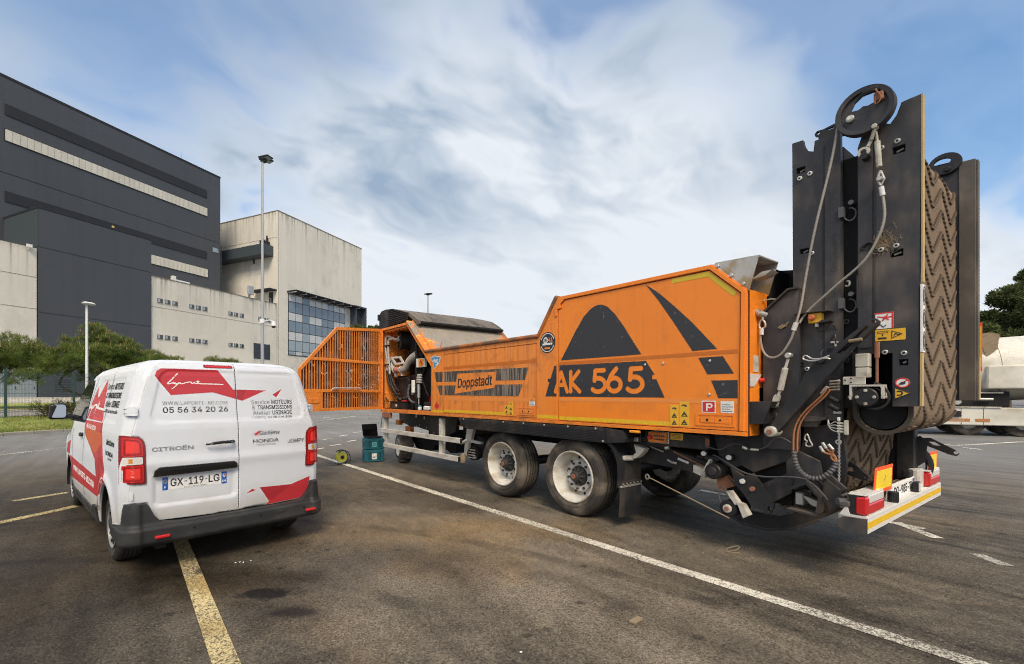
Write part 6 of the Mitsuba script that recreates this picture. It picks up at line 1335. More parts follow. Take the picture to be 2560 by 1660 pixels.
# lower belt: drops from between the leaves and curves forward at the foot
p2 = np.array([(8.47, 1.55), (8.455, 1.40), (8.44, 1.20), (8.41, 1.0), (8.36, .82), (8.27, .66), (8.12, .56), (7.9, .50)]); l2 = np.r_[0, np.cumsum(np.linalg.norm(np.diff(p2, axis=0), axis=1))]
pp = spline(np.c_[p2, p2[:, :1] * 0], 30)[:, :2]; l2 = np.r_[0, np.cumsum(np.linalg.norm(np.diff(pp, axis=0), axis=1))]; bf2 = belt_fn_of(pp, l2)
t2 = bf2(np.array([1.]), np.array([.1]), np.array([.1]))[0]; SG2 = 1. if t2[0] > 8.47 else -1.
put(CV + '__lower_belt', conform(sbox(.52, 0, 2.05, l2[-1]), .014, lambda y, s, t: bf2(y, s, SG2 * (t - .014)), .06), 's_belt', BAY, smooth=35)
for i in range(7):
    s0 = .0 + i * .175
    if s0 + .26 > l2[-1]: break
    put(CV + '__lower_belt__chevron', conform(zig(s0, .24, [(.56, .9), (.80, 0.), (1.06, 1.), (1.32, 0.), (1.58, 1.), (1.84, 0.), (2.02, .7)]), .017, lambda y, s, t: bf2(y, s, SG2 * (t - .001)), .06), 's_belt_rib', BAY)
put(CV + '__lower_side', cat(xz([(8.14, 1.32), (8.42, 1.36), (8.46, 1.0), (8.44, .80), (8.30, .60), (8.0, .5), (7.9, .75), (8.10, 1.0)], .45, .49, .004)), 's_black', BAY); put(CV + '__lower_side', cat(xz([(8.14, 1.32), (8.50, 1.36), (8.56, 1.0), (8.55, .80), (8.40, .60), (8.0, .5), (7.9, .75), (8.10, 1.0)], 2.08, 2.16, .004)), 's_black', BAY)
put(CV + '__pan', xz([(7.38, .40), (7.42, .31), (7.53, .255), (7.77, .240), (8.0, .30), (8.23, .44), (8.40, .58), (8.45, .66), (8.43, .70), (8.30, .58), (7.9, .40), (7.6, .40)], .55, 2.05), 's_black', BAY, smooth=30)
put(CV + '__pan_lip', cat(tube([(x, .545, z) for x, z in ((7.38, .37), (7.44, .29), (7.55, .248), (7.77, .235), (8.0, .295), (8.23, .435))], .014, 8)), 's_panel', BAY)
put(CV + '__debris_heap', xz([(8.38, .60), (8.46, .70), (8.60, .66), (8.62, .61), (8.48, .56)], .50, 2.3), 's_debris', BAY)
for i, (y, x, l) in enumerate(((1.15, 8.56, .3), (.75, 8.52, .2), (1.6, 8.55, .15), (.55, 8.5, .16))): put(CV + '__wood_splinter', tube([(x, y, .68 + .02 * i), (x + .06, y + l, .70 + .03 * i)], [.018, .008], 5), 's_debris', BAY)
# pulley wheel on top
pk = put(CV + '__pulley', xz(Polygon(ci(8.638, 4.003, .162, .162, 48)).difference(Polygon([(8.560, 4.050), (8.580, 4.095), (8.625, 4.128), (8.685, 4.125), (8.722, 4.095), (8.70, 4.062), (8.66, 4.052), (8.625, 4.062), (8.595, 4.045)]).buffer(.012)), .235, .262, .004), 's_panel', BAY)
put(pk + '__rim', lathe([(.158, -.035), (.192, -.042), (.196, -.030), (.180, .0), (.196, .030), (.192, .042), (.158, .035), (.158, -.035)], (8.638, .248, 4.003), (0, 1, 0), 56), 's_panel', BAY, smooth=30)
put(pk + '__bolt', cyl((8.545, .205, 3.975), (8.545, .237, 3.975), .030, 16, .006), 's_zinc', BAY); put(pk + '__bolt', cyl((8.545, .195, 3.975), (8.545, .206, 3.975), .014, 12), 's_sign_white', BAY)
put(pk + '__rope_anchor', cat(box(8.705, 8.765, .19, .235, 4.03, 4.10, .008), tube(spline([(8.72, .19, 4.13), (8.745, .18, 4.07), (8.75, .18, 4.02), (8.73, .18, 4.0), (8.715, .18, 4.03)], 16), .006, 6)), 's_rust', BAY)
put(pk + '__rope_coil', cat(*[tube(spline([(8.60 + .02 * i, .20, 4.10 + .005 * i), (8.66, .19, 4.145 - .01 * i), (8.73, .20, 4.14 - .012 * i)], 12), .007, 6) for i in range(3)]), 's_hose_black', BAY)
lg = Polygon([(8.235, 4.045), (8.255, 4.065), (8.30, 4.06), (8.40, 4.075), (8.45, 4.03), (8.45, 3.94), (8.27, 3.94), (8.262, 4.01), (8.24, 4.02)]).difference(Polygon(ci(8.262, 4.04, .014, .013, 14))).difference(rrect(8.325, 8.385, 4.035, 4.05, .007)); put(CV + '__lug_plate', xz(lg, .40, .43, .003), 's_black', BAY)
# steel ropes with fittings
c1 = put(CV + '__steel_rope', tube(spline([(8.455, .235, 3.95), (8.428, .25, 3.80), (8.30, .25, 3.18), (8.20, .24, 2.55), (8.184, .22, 2.404), (8.150, .20, 2.246), (8.118, .20, 2.136), (8.072, .20, 2.049), (8.029, .20, 1.995), (7.970, .20, 1.972), (7.918, .20, 1.994), (7.876, .20, 2.074), (7.864, .20, 2.15), (7.872, .20, 2.25)], 80), .0105, 8), 's_cable', BAY)
put(c1 + '__ferrule', cyl((8.160, .20, 2.285), (8.138, .20, 2.215), .021, 12), 's_alu_bright', BAY); put(c1 + '__ferrule', cyl((7.872, .20, 2.20), (7.873, .20, 2.262), .019, 12), 's_alu_bright', BAY)
put(c1 + '__thimble', tube(spline([(7.873, .20, 2.262), (7.853, .20, 2.31), (7.875, .20, 2.345), (7.90, .20, 2.32), (7.873, .20, 2.262)], 16), .009, 6), 's_zinc', BAY); put(c1 + '__eye_bolt', cat(cyl((7.835, .19, 2.42), (7.86, .19, 2.42), .034, 14), cyl((7.86, .17, 2.41), (7.90, .22, 2.39), .028, 12), cyl((7.882, .2, 2.40), (7.882, .2, 2.34), .012, 8)), 's_zinc', BAY)
c2 = put(CV + '__steel_rope', tube(spline([(8.746, .26, 3.28), (8.753, .26, 3.213), (8.758, .26, 3.084), (8.741, .26, 2.986), (8.702, .26, 2.881), (8.622, .26, 2.744), (8.484, .26, 2.619), (8.34, .26, 2.489), (8.221, .26, 2.373), (8.17, .24, 2.28)], 60), .0105, 8), 's_cable', BAY)
put(c2 + '__ferrule', cyl((8.738, .26, 3.335), (8.748, .26, 3.26), .018, 12), 's_alu_bright', BAY); put(c2 + '__shackle', cat(tube([(8.733, .26, 3.35), (8.715, .25, 3.40), (8.735, .25, 3.47)], .009, 6), tube([(8.733, .27, 3.35), (8.755, .27, 3.40), (8.735, .26, 3.47)], .009, 6), cyl((8.735, .22, 3.40), (8.735, .30, 3.40), .017, 10)), 's_zinc', BAY)
put(c2 + '__turnbuckle', cat(cyl((8.728, .25, 3.50), (8.716, .25, 3.72), .020, 12, .004), tube([(8.716, .25, 3.72), (8.708, .25, 3.80)], .010, 6)), 's_cream', BAY); put(c2 + '__swivel', cat(cyl((8.706, .20, 3.835), (8.706, .26, 3.835), .020, 12, .004), tube([(8.706, .23, 3.83), (8.680, .24, 3.745)], .014, 8)), 's_cream', BAY)
put(c2 + '__eyelet', lathe([(.022, -.012), (.040, -.012), (.044, 0), (.040, .012), (.022, .012), (.022, -.012)], (8.628, .25, 3.665), (0, 1, 0), 24), 's_cream', BAY, smooth=40); put(c2 + '__eyelet_neck', cyl((8.655, .25, 3.70), (8.683, .25, 3.76), .014, 8), 's_cream', BAY); put(c2 + '__nut', cyl((8.635, .22, 3.625), (8.635, .30, 3.625), .030, 6), 's_black_clean', BAY)
put(c2 + '__guide', tube(spline([(8.50, .31, 2.61), (8.52, .30, 2.60), (8.515, .30, 2.57), (8.49, .31, 2.575)], 10), .008, 6), 's_zinc', BAY)
tk = put(CV + '__turnbuckle', cat(cyl((8.072, .20, 1.87), (8.030, .20, 1.66), .026, 14, .006), tube([(8.095, .20, 1.955), (8.07, .20, 1.86)], .013, 8), tube([(8.03, .20, 1.66), (7.995, .20, 1.56)], .013, 8)), 's_cream', BAY)
put(tk + '__end', cyl((8.10, .17, 1.985), (8.10, .23, 1.985), .027, 14, .005), 's_zinc', BAY); put(tk + '__end', cyl((7.985, .17, 1.52), (7.985, .23, 1.52), .027, 14, .005), 's_zinc', BAY); put(tk + '__clevis', xz(LineString([(8.005, 1.60), (7.985, 1.52)]).buffer(.024), .18, .22), 's_cream', BAY)
put(tk + '__anchor', cat(cyl((7.97, .22, 1.42), (8.02, .26, 1.40), .035, 12), xz([(7.90, 1.46), (8.0, 1.52), (8.06, 1.40), (7.95, 1.35)], .22, .25)), 's_panel', BAY)
# folding arm: bar and fork
ap = Polygon([(7.965, 1.275), (7.985, 1.245), (8.02, 1.24), (8.475, 1.84), (8.60, 2.02), (8.752, 2.185), (8.757, 2.215), (8.735, 2.24), (8.70, 2.232), (8.55, 2.10), (8.43, 1.955), (8.36, 1.965), (8.32, 1.90), (7.975, 1.32)])
slot = Polygon([(8.49, 1.975), (8.52, 1.965), (8.70, 2.165), (8.685, 2.185)]); 
ak = put(CV + '__folding_arm', xz(ap.difference(slot).difference(Polygon(ci(8.728, 2.212, .014, .014, 14))), .10, .17, .006), 's_black', BAY)
put(ak + '__pivot', cyl((7.995, .06, 1.277), (7.995, .22, 1.277), .050, 24, .008), 's_cream', BAY, smooth=40); put(ak + '__pivot_nut', cyl((7.995, .045, 1.277), (7.995, .06, 1.277), .024, 6), 's_rust', BAY)
put(ak + '__pin', cat(cyl((8.385, .05, 1.92), (8.385, .24, 1.92), .028, 14, .005)), 's_black', BAY); put(ak + '__spring_clip', tube(spline([(8.455, .06, 1.925), (8.38, .05, 1.93), (8.31, .05, 1.945), (8.275, .05, 1.965), (8.262, .05, 1.945), (8.285, .05, 1.925), (8.36, .05, 1.918), (8.45, .06, 1.955)], 30), .0075, 6), 's_zinc', BAY)
put(ak + '__link_pin', cat(cyl((8.575, .08, 2.065), (8.66, .08, 2.075), .014, 10), ), 's_debris', BAY); put(ak + '__retaining_loop', tube(spline([(8.36, .16, 1.96), (8.39, .2, 2.03), (8.45, .2, 2.03), (8.47, .16, 1.95)], 16), .006, 6), 's_hose_black', BAY)
# emergency stop in its tray
ek = put(CV + '__switch_tray', cat(xz([(8.13, 2.374), (8.402, 2.366), (8.402, 2.360), (8.13, 2.367)], .22, .34), box(8.165, 8.40, .325, .339, 2.28, 2.362), xz([(8.34, 2.29), (8.402, 2.29), (8.402, 2.272), (8.30, 2.262)], .24, .34)), 's_black', BAY)
put(ek + '__emergency_stop', box(8.232, 8.332, .255, .325, 2.270, 2.360, .006), 's_yellow', BAY); put(ek + '__stop_button', cyl((8.265, .215, 2.318), (8.265, .256, 2.318), .026, 16, .008), 's_button', BAY); put(ek + '__gland', cyl((8.288, .29, 2.236), (8.288, .29, 2.27), .014, 10), 's_sign_white', BAY); put(ek + '__wire', tube(spline([(8.29, .29, 2.236), (8.31, .29, 2.195), (8.35, .29, 2.205), (8.39, .30, 2.24), (8.42, .32, 2.20)], 20), .0055, 6), 's_hose_black', BAY)
for P in ([(8.39, .30, 2.10), (8.42, .28, 2.16), (8.44, .30, 2.2)], [(8.42, .30, 2.03), (8.43, .28, 2.10), (8.41, .3, 2.18)], [(8.36, .30, 2.0), (8.40, .28, 2.05), (8.46, .30, 2.03)]): put(CV + '__wire', tube(spline(P, 14), .006, 6), 's_hose_black', BAY)
put(CV + '__connector', cat(box(8.39, 8.44, .28, .32, 2.075, 2.095, .004), cyl((8.425, .29, 2.075), (8.425, .29, 2.03), .011, 8)), 's_zinc', BAY)
# stickers on the right leaf
def cst(g, m, key, y=.3245, d=.002): return put(key, xz(g, y - d, y), m, BAY)
k = cst(sbox(8.675, 2.172, 8.80, 2.307), 's_sign_white', CV + '__danger_sticker', .338); cst(sbox(8.787, 2.172, 8.80, 2.307), 's_red', k + '__border', .3355); cst(sbox(8.675, 2.298, 8.787, 2.307), 's_red', k + '__border', .3355)
cst(union_all([Polygon(ci(8.745, 2.262, .016, .014, 8)), LineString([(8.70, 2.275), (8.745, 2.262), (8.79, 2.268)]).buffer(.005), LineString([(8.745, 2.262), (8.76, 2.285)]).buffer(.005), LineString([(8.745, 2.262), (8.73, 2.24)]).buffer(.005), LineString([(8.745, 2.262), (8.765, 2.245)]).buffer(.005)]), 's_red', k + '__figure', .3355)
cst(LineString([(8.70, 2.225), (8.735, 2.185), (8.75, 2.20)]).buffer(.004), 'v_ink_grey', k + '__figure', .3355)
k = cst(rrect(8.677, 8.872, 2.070, 2.165, .008), 's_yellow', CV + '__warning_sticker', .338); t_ = Polygon([(8.785, 2.083), (8.785, 2.152), (8.855, 2.118)]); cst(t_.difference(t_.buffer(-.005)).union(LineString([(8.80, 2.105), (8.81, 2.125), (8.825, 2.112), (8.835, 2.118)]).buffer(.003)), 's_decal_black', k + '__pictogram', .3355)
b_ = sbox(8.695, 2.135, 8.765, 2.152); cst(b_.difference(b_.buffer(-.003)).union(sbox(8.70, 2.085, 8.755, 2.100)).union(sbox(8.727, 2.112, 8.733, 2.128)), 's_decal_black', k + '__pictogram', .3355)
o = Polygon(ci(8.852, 1.718, .046, .041, 30)); k = cst(o, 's_sign_white', CV + '__no_hand_sticker', .338); cst(o.difference(o.buffer(-.009)).union(LineString([(8.822, 1.695), (8.882, 1.741)]).buffer(.004).intersection(o)), 's_red', k + '__red_ring', .3355); cst(Polygon([(8.832, 1.712), (8.85, 1.728), (8.872, 1.726), (8.868, 1.708), (8.845, 1.702)]), 's_decal_black', k + '__hand', .3335)
t_ = Polygon([(8.802, 1.684), (8.905, 1.632), (8.802, 1.582)]); k = cst(t_, 's_yellow', CV + '__magnet_sticker', .338); cst(t_.difference(t_.buffer(-.006)).union(LineString([(8.822, 1.648), (8.845, 1.648), (8.852, 1.633), (8.845, 1.618), (8.822, 1.618)]).buffer(.005)), 's_decal_black', k + '__pictogram', .3355)
rg = np.random.default_rng(6); st_ = []
for i in range(150):
    c_ = np.array([8.735 + rg.normal(0, .045), .333, 2.89 + rg.normal(0, .04)]); a_ = rg.uniform(0, 3.14); l_ = rg.uniform(.012, .035)
    st_.append(tube([c_ - np.array([math.cos(a_), 0, math.sin(a_)]) * l_, c_ + np.array([math.cos(a_), rg.uniform(-.2, .0), math.sin(a_)]) * l_], .0016, 3))
put(CV + '__stuck_straw', cat(*st_), 's_debris', BAY, kind='stuff')
put(CV + '__torn_pocket', cat(tube(spline([(8.60, .32, 2.86), (8.62, .31, 2.90), (8.66, .31, 2.91), (8.665, .32, 2.87)], 12), .012, 6), xz([(8.595, 2.855), (8.625, 2.895), (8.66, 2.905), (8.665, 2.87), (8.64, 2.85)], .32, .3255)), 's_black', BAY)
# drive motor of the upper belt
mk = put(CV + '__drive_box', cat(box(8.572, 8.662, .24, .34, 1.855, 1.968, .006), box(8.574, 8.660, .24, .34, 1.765, 1.850, .006)), 's_cream', BAY); put(mk + '__plate', box(8.497, 8.650, .21, .225, 1.706, 1.774, .004), 's_cream', BAY)
for x, z in ((8.515, 1.745), (8.555, 1.76), (8.555, 1.725)): put(mk + '__hole', cyl((x, .206, z), (x, .211, z), .006, 8), 's_inner', BAY)
put(mk + '__bracket', cat(box(8.545, 8.765, .20, .30, 1.690, 1.704), box(8.545, 8.559, .20, .30, 1.58, 1.69), xz(LineString([(8.70, 1.697), (8.745, 1.697), (8.758, 1.68), (8.758, 1.59)]).buffer(.008, cap_style=2), .20, .30)), 's_cream', BAY)
put(mk + '__drum', cyl((8.655, .19, 1.600), (8.655, .40, 1.600), .080, 36, .008), 's_black_clean', BAY, smooth=30)
for a in (0, 90, 180, 270): put(mk + '__drum_bolt', cyl((8.655 + .055 * math.cos(math.radians(a)), .178, 1.60 + .055 * math.sin(math.radians(a))), (8.655 + .055 * math.cos(math.radians(a)), .192, 1.60 + .055 * math.sin(math.radians(a))), .013, 12, .003), 's_cream', BAY)
put(mk + '__side_screw', cat(cyl((8.525, .25, 1.60), (8.55, .25, 1.60), .012, 8), cyl((8.758, .25, 1.60), (8.78, .25, 1.60), .012, 8)), 's_zinc', BAY)
put(mk + '__adjuster_rod', cat(cyl((8.703, .30, 1.72), (8.703, .30, 2.02), .010, 10), cyl((8.703, .30, 1.93), (8.703, .30, 2.06), .018, 10)), 's_rust', BAY)
put(mk + '__hose', tube(spline([(8.70, .25, 1.72), (8.76, .24, 1.68), (8.79, .25, 1.60), (8.76, .25, 1.53), (8.66, .25, 1.51)], 20), .010, 8), 's_hose_black', BAY)
# hydraulic lines
for dy, dx in ((0, 0), (.03, .02)):
    put(CV + '__hydraulic_hose', tube(spline([(8.385 + dx, .20 + dy, 1.67), (8.35 + dx, .20 + dy, 1.612), (8.272 + dx, .20 + dy, 1.525), (8.191 + dx, .20 + dy, 1.419), (8.150 + dx, .20 + dy, 1.32), (8.137 + dx, .20 + dy, 1.206), (8.136 + dx, .2 + dy, 1.09)], 40), .0085, 8), 's_hose_orange', BAY, smooth=True)
n_ = 120; cp = spline([(8.136, .215, 1.11), (8.147, .215, 1.004), (8.190, .215, .915), (8.259, .21, .872), (8.327, .21, .876), (8.393, .21, .925), (8.438, .22, .995), (8.452, .22, 1.04)], n_)
put(CV + '__spiral_sleeve', tube(cp, .022 + .0035 * np.cos(np.arange(n_) * 2 * math.pi / 6), 12), 's_coil', BAY)
for i, (x, z) in enumerate(((8.353, 1.197), (8.335, 1.165), (8.395, 1.185))):
    e = spline([(8.448, .22, 1.04), (8.435 - .01 * i, .22, 1.09), (x + .035, .21, z - .055), (x, .21, z)], 20); put(CV + '__hydraulic_hose', tube(e[:14], .0095, 8), 's_hose_orange', BAY); put(CV + '__hose_coupling', cyl(e[13], e[19], .013, 10, .003), 's_zinc', BAY)
for i in range(4): put(CV + '__nozzle_rod', cat(cyl((8.395, .25, 1.662 + i * .025), (8.462, .24, 1.667 + i * .025), .0085, 8), cyl((8.455, .24, 1.666 + i * .025), (8.470, .24, 1.667 + i * .025), .011, 8)), 's_cream', BAY)
put(CV + '__nozzle_elbow', cat(cyl((8.342, .22, 1.628), (8.378, .23, 1.69), .013, 8), cyl((8.372, .23, 1.69), (8.392, .24, 1.68), .011, 8)), 's_cream', BAY)
put(CV + '__comb_block', box(8.502, 8.528, .22, .26, 1.275, 1.40, .004), 's_cream', BAY)
for i in range(4):
    z = 1.30 + i * .024; put(CV + '__comb_fitting', cyl((8.452, .24, z), (8.504, .24, z), .0095, 8), 's_cream', BAY); put(CV + '__comb_line', tube(spline([(8.38, .27, 1.40 - .004 * i), (8.395, .26, 1.36 - .012 * (3 - i)), (8.42, .25, z + .005), (8.454, .24, z)], 16), .0048, 6), 's_alu', BAY)
put(CV + '__clip_plate', box(8.455, 8.474, .22, .24, 1.393, 1.425, .003), 's_sign_white', BAY); put(CV + '__chain', cat(*[lathe([(.004, -.003), (.010, -.003), (.010, .003), (.004, .003), (.004, -.003)], (8.464 + .002 * (i % 2), .24, 1.385 - i * .0165), (1, 0, 0) if i % 2 else (0, 1, 0), 8) for i in range(32)]), 's_zinc', BAY, kind='stuff'); put(CV + '__chain_ring', lathe([(.014, -.004), (.022, -.004), (.022, .004), (.014, .004), (.014, -.004)], (8.462, .235, 1.21), (0, 1, 0), 16), 's_zinc', BAY)
put(CV + '__lower_panel', xz([(8.17, 1.42), (8.36, 1.42), (8.34, 1.395), (8.28, 1.38), (8.19, 1.375)], .30, .335), 's_panel', BAY); put(CV + '__rail_edge', box(8.40, 8.458, .31, .345, 1.45, 1.475, .004), 's_zinc', BAY)
for z in (1.60, 1.53): put(CV + '__black_cylinder', cyl((8.385, .27, z), (8.455, .27, z - .045), .022, 12, .005), 's_black_clean', BAY)
# jumble of black plates under the conveyor
UP = f'{SH}__lower_frame'
put(UP, xz([(7.36, 1.20), (7.80, 1.30), (8.12, 1.22), (8.12, 1.094), (8.038, .983), (7.762, .842), (7.64, .90), (7.565, .853), (7.45, .90)], .30, .335, .005), 's_black', BAY)
put(UP + '__plate', xz(Polygon([(7.565, .87), (7.69, .80), (7.772, .842), (7.95, .605), (7.955, .545), (7.93, .47), (7.885, .455), (7.86, .52), (7.77, .50), (7.70, .61), (7.60, .72), (7.585, .80)]).difference(Polygon(ci(7.925, .515, .018, .028, 12))), .24, .29, .005), 's_black', BAY)
put(UP + '__plate', xz([(7.70, .76), (7.80, .72), (8.09, .90), (8.10, .73), (7.98, .61), (7.88, .67)], .32, .36, .004), 's_panel', BAY); put(UP + '__beam', xz([(7.82, .65), (7.98, .80), (8.12, .84), (8.10, .70), (7.95, .585)], .26, .30, .005), 's_black', BAY)
put(UP + '__guard', xz([(8.05, .99), (8.14, 1.10), (8.31, 1.02), (8.33, .90), (8.24, .80), (8.12, .73), (8.06, .80)], .27, .31, .005), 's_panel', BAY)
put(UP + '__hood', cat(xz(LineString([(8.13, .76), (8.255, .835), (8.355, .715), (8.335, .575)]).buffer(.012, cap_style=2), .14, .42), xz([(8.10, .575), (8.345, .565), (8.33, .545), (8.15, .56)], .14, .42)), 's_black', BAY); put(UP + '__hood_insert', cat(box(8.13, 8.20, .25, .45, .60, .72, .01), xz([(8.18, .70), (8.30, .66), (8.31, .60), (8.25, .62)], .26, .34)), 's_zinc', BAY)
put(UP + '__shield', xz([(8.36, .88), (8.47, .79), (8.475, .66), (8.40, .60), (8.34, .70)], .24, .28, .005), 's_black', BAY); put(UP + '__shield', xz([(8.27, .88), (8.36, .93), (8.50, .80), (8.47, .76)], .29, .33, .004), 's_panel', BAY)
for x, z in ((7.556, .976), (7.687, .751), (7.30, .99)): put(UP + '__bolt', cyl((x, .215, z), (x, .24, z), .026, 16, .005), 's_sign_white', BAY); put(UP + '__washer', cyl((x, .24, z), (x, .302, z), .036, 16), 's_black_clean', BAY)
put(UP + '__pivot_boss', cyl((7.779, .21, .69), (7.779, .24, .69), .022, 12), 's_rust', BAY)
ck = put(UP + '__roller_end', cyl((7.572, .18, .462), (7.572, .5, .462), .085, 28, .01), 's_black_clean', BAY, smooth=30); put(ck + '__bearing_cap', cyl((7.570, .155, .462), (7.570, .182, .462), .042, 20, .006), 's_cream', BAY); put(ck + '__bearing_core', cyl((7.570, .148, .462), (7.570, .156, .462), .022, 14), 's_rust', BAY)
put(UP + '__tensioner', cat(xz([(7.552, .635), (7.600, .650), (7.69, .53), (7.64, .51)], .17, .23, .005), xz([(7.66, .545), (7.72, .53), (7.775, .435), (7.72, .395)], .16, .24, .006)), 's_cream', BAY)
put(UP + '__bracket', xz([(7.40, .74), (7.50, .78), (7.58, .68), (7.42, .60)], .30, .36), 's_rust', BAY)
put(UP + '__swing_bracket', xz(Polygon([(8.363, 1.005), (8.40, 1.0), (8.45, .975), (8.545, .885), (8.552, .855), (8.53, .835), (8.49, .84), (8.36, .885)]).difference(Polygon([(8.39, .955), (8.43, .945), (8.465, .905), (8.39, .905)])).difference(Polygon(ci(8.528, .862, .009, .009, 10))), .69, .715, .004), 's_black', BAY)
fb = Polygon([(0, .05), (.12, .06), (.30, -.05), (.33, -.09), (.31, -.115), (.25, -.10), (.10, -.03), (0, -.03)]).difference(Polygon(ci(.305, -.08, .018, .016, 12))).difference(Polygon([(.10, .02), (.15, .02), (.20, -.02), (.14, -.015)])); put(UP + '__swing_bracket', xz(affinity.translate(fb, 8.58, 1.10), 2.18, 2.21, .004), 's_black', BAY)
put(UP + '__far_frame', cat(box(8.45, 8.60, 2.05, 2.2, .70, 1.50, .01), xz([(8.40, 1.0), (8.62, 1.18), (8.68, 1.12), (8.66, .90), (8.50, .75)], 2.17, 2.18)), 's_black', BAY)
put(UP + '__curved_guard', tube(spline([(8.58, 2.25, 1.05), (8.66, 2.25, .95), (8.68, 2.25, .82), (8.62, 2.2, .70), (8.52, 2.2, .64)], 20), .035, 8), 's_black', BAY)
for P in ([(7.318, .2, 1.091), (7.40, .2, 1.06), (7.486, .2, 1.054), (7.593, .2, 1.115), (7.696, .2, 1.115), (7.746, .2, 1.083), (7.812, .2, 1.085), (7.907, .2, 1.116), (7.95, .2, 1.165), (8.118, .2, 1.177)], [(7.388, .24, .979), (7.55, .22, .91), (7.70, .2, .845), (7.85, .2, .826), (8.05, .2, .845), (8.20, .2, .86), (8.32, .18, .80), (8.40, .18, .70)], [(7.40, .23, .985), (7.56, .21, .92), (7.71, .19, .852), (7.9, .19, .833), (8.1, .19, .858), (8.25, .19, .855)], [(7.50, .2, .68), (7.47, .2, .60), (7.49, .2, .52), (7.53, .2, .47)]):
    put(UP + '__cable', tube(spline(P, 40), .0065, 6), 's_coil', BAY)
put(UP + '__cable_sleeve', cyl((7.705, .19, 1.10), (7.745, .19, 1.083), .012, 8), 's_alu', BAY); put(UP + '__cable_sleeve', cyl((7.78, .19, 1.083), (7.85, .19, 1.085), .010, 8), 's_alu', BAY); put(UP + '__hook', tube(spline([(8.23, .25, 1.20), (8.21, .25, 1.235), (8.225, .25, 1.26), (8.25, .25, 1.20), (8.265, .25, 1.16), (8.245, .25, 1.15), (8.23, .25, 1.20)], 24), .007, 6), 's_zinc', BAY)
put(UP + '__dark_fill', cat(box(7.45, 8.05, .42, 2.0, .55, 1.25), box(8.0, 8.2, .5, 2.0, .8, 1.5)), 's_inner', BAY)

# ---- rear light bar
LB = f'{SH}__light_bar'
bar_ = [(8.545, .595), (8.565, .628), (8.708, .632), (8.708, .502), (8.570, .50), (8.545, .53)]
put(LB, extr(bar_, .012, 2.62, 'xz', 0), 's_alu_bright', BAY); put(LB + '__end_cap', extr([(8.525, .59), (8.562, .622), (8.712, .626), (8.712, .500), (8.562, .498), (8.525, .54)], -.008, .0119, 'xz', .003), 's_panel', BAY)
put(LB + '__reflective_tape', box(8.7085, 8.7105, .03, 2.60, .540, .592), 's_yellow_tape', BAY); put(LB + '__edge', box(8.575, 8.705, .012, 2.62, .632, .640), 's_alu_bright', BAY)
put(LB + '__carrier', cat(box(8.50, 8.60, .10, .35, .56, .62), xz([(8.53, .63), (8.58, .72), (8.60, .63)], .01, .03), box(8.48, 8.52, .5, 2.1, .55, .62)), 's_alu_bright', BAY); put(LB + '__side_lamp', cat(cyl((8.52, .0, .735), (8.56, .05, .735), .028, 10), box(8.53, 8.60, .0, .06, .70, .745, .008)), 's_coil', BAY)
for y0, y1 in ((.02, .50), (2.12, 2.60)):
    k = put(LB + '__tail_lamp', box(8.588, 8.655, y0, y1, .645, .800, .006), 's_black_clean', BAY)
    put(k + '__red_lens', box(8.6551, 8.705, y0 + .01, y1, .648, .728, .008), 'v_lamp_red', BAY); put(k + '__clear_lens', box(8.6551, 8.702, y0 + .08, y1, .730, .800, .008), 'v_lamp_clear', BAY); put(k + '__end_lens', box(8.630, 8.706, y0 - .004, y0 + .075, .648, .792, .012), 'v_lamp_red', BAY)
    put(k + '__cover', box(8.585, 8.70, y0, y1, .801, .812, .004), 's_alu', BAY)
for y0, y1, sh_ in ((.33, .87, .06), (2.56, 3.12, .0)):
    if y0 > 2: y0, y1 = 2.20, 2.62
    P = Polygon([(y0, .775), (y0 + .06, .995), (y1 + .02, .992), (y1 - .02, .768)])
    k = put(LB + '__marker_board', yz(P, 8.668, 8.676), 's_flag_orange', BAY); put(k + '__yellow_field', yz(P.buffer(-.030, join_style=2), 8.6762, 8.678), 's_flag_yellow', BAY)
    c_ = ((y0 + y1) / 2 + .02, .885); put(k + '__print', yz(union_all([LineString([(c_[0] - .03, c_[1] - .02), (c_[0] - .01, c_[1] - .022), (c_[0], c_[1])]).buffer(.002), LineString([(c_[0] + .015, c_[1] + .015), (c_[0] + .025, c_[1] + .03), (c_[0] + .02, c_[1] + .0)]).buffer(.002)]), 8.6782, 8.679), 'v_ink_grey', BAY)
    for yy, zz in ((y0 + .03, .785), (y1 - .05, .782), (y0 + .08, .98), (y1, .98)): put(k + '__rivet', cyl((8.676, yy, zz), (8.681, yy, zz), .006, 8), 's_zinc', BAY)
k = put(LB + '__plate_holder', box(8.618, 8.634, 1.02, 1.86, .632, .775, .004), 's_alu_bright', BAY); put(k + '__plate', box(8.6341, 8.640, 1.05, 1.83, .645, .765), 's_sign_white', BAY)
put(k + '__lettering', yz(affinity.translate(fit('DO-985-TL', 0, .66, 0, .078, True), 1.10, .662), 8.6401, 8.642), 'v_ink', BAY); put(k + '__blue_band', box(8.6402, 8.642, 1.76, 1.83, .645, .765), 's_violet', BAY)
put(LB + '__plate_bracket', xz([(8.60, .632), (8.64, .632), (8.64, .77), (8.62, .77)], .98, 1.02), 's_alu_bright', BAY)
put(LB + '__plate_lamp', cyl((8.675, .90, .638), (8.675, .90, .735), .040, 18, .006), 's_black_clean', BAY); k = put(LB + '__plate_lamp', box(8.655, 8.70, 1.66, 1.78, .638, .740, .008), 's_black_clean', BAY); put(k + '__glass', box(8.7001, 8.703, 1.69, 1.765, .65, .73), 's_alu_bright', BAY)
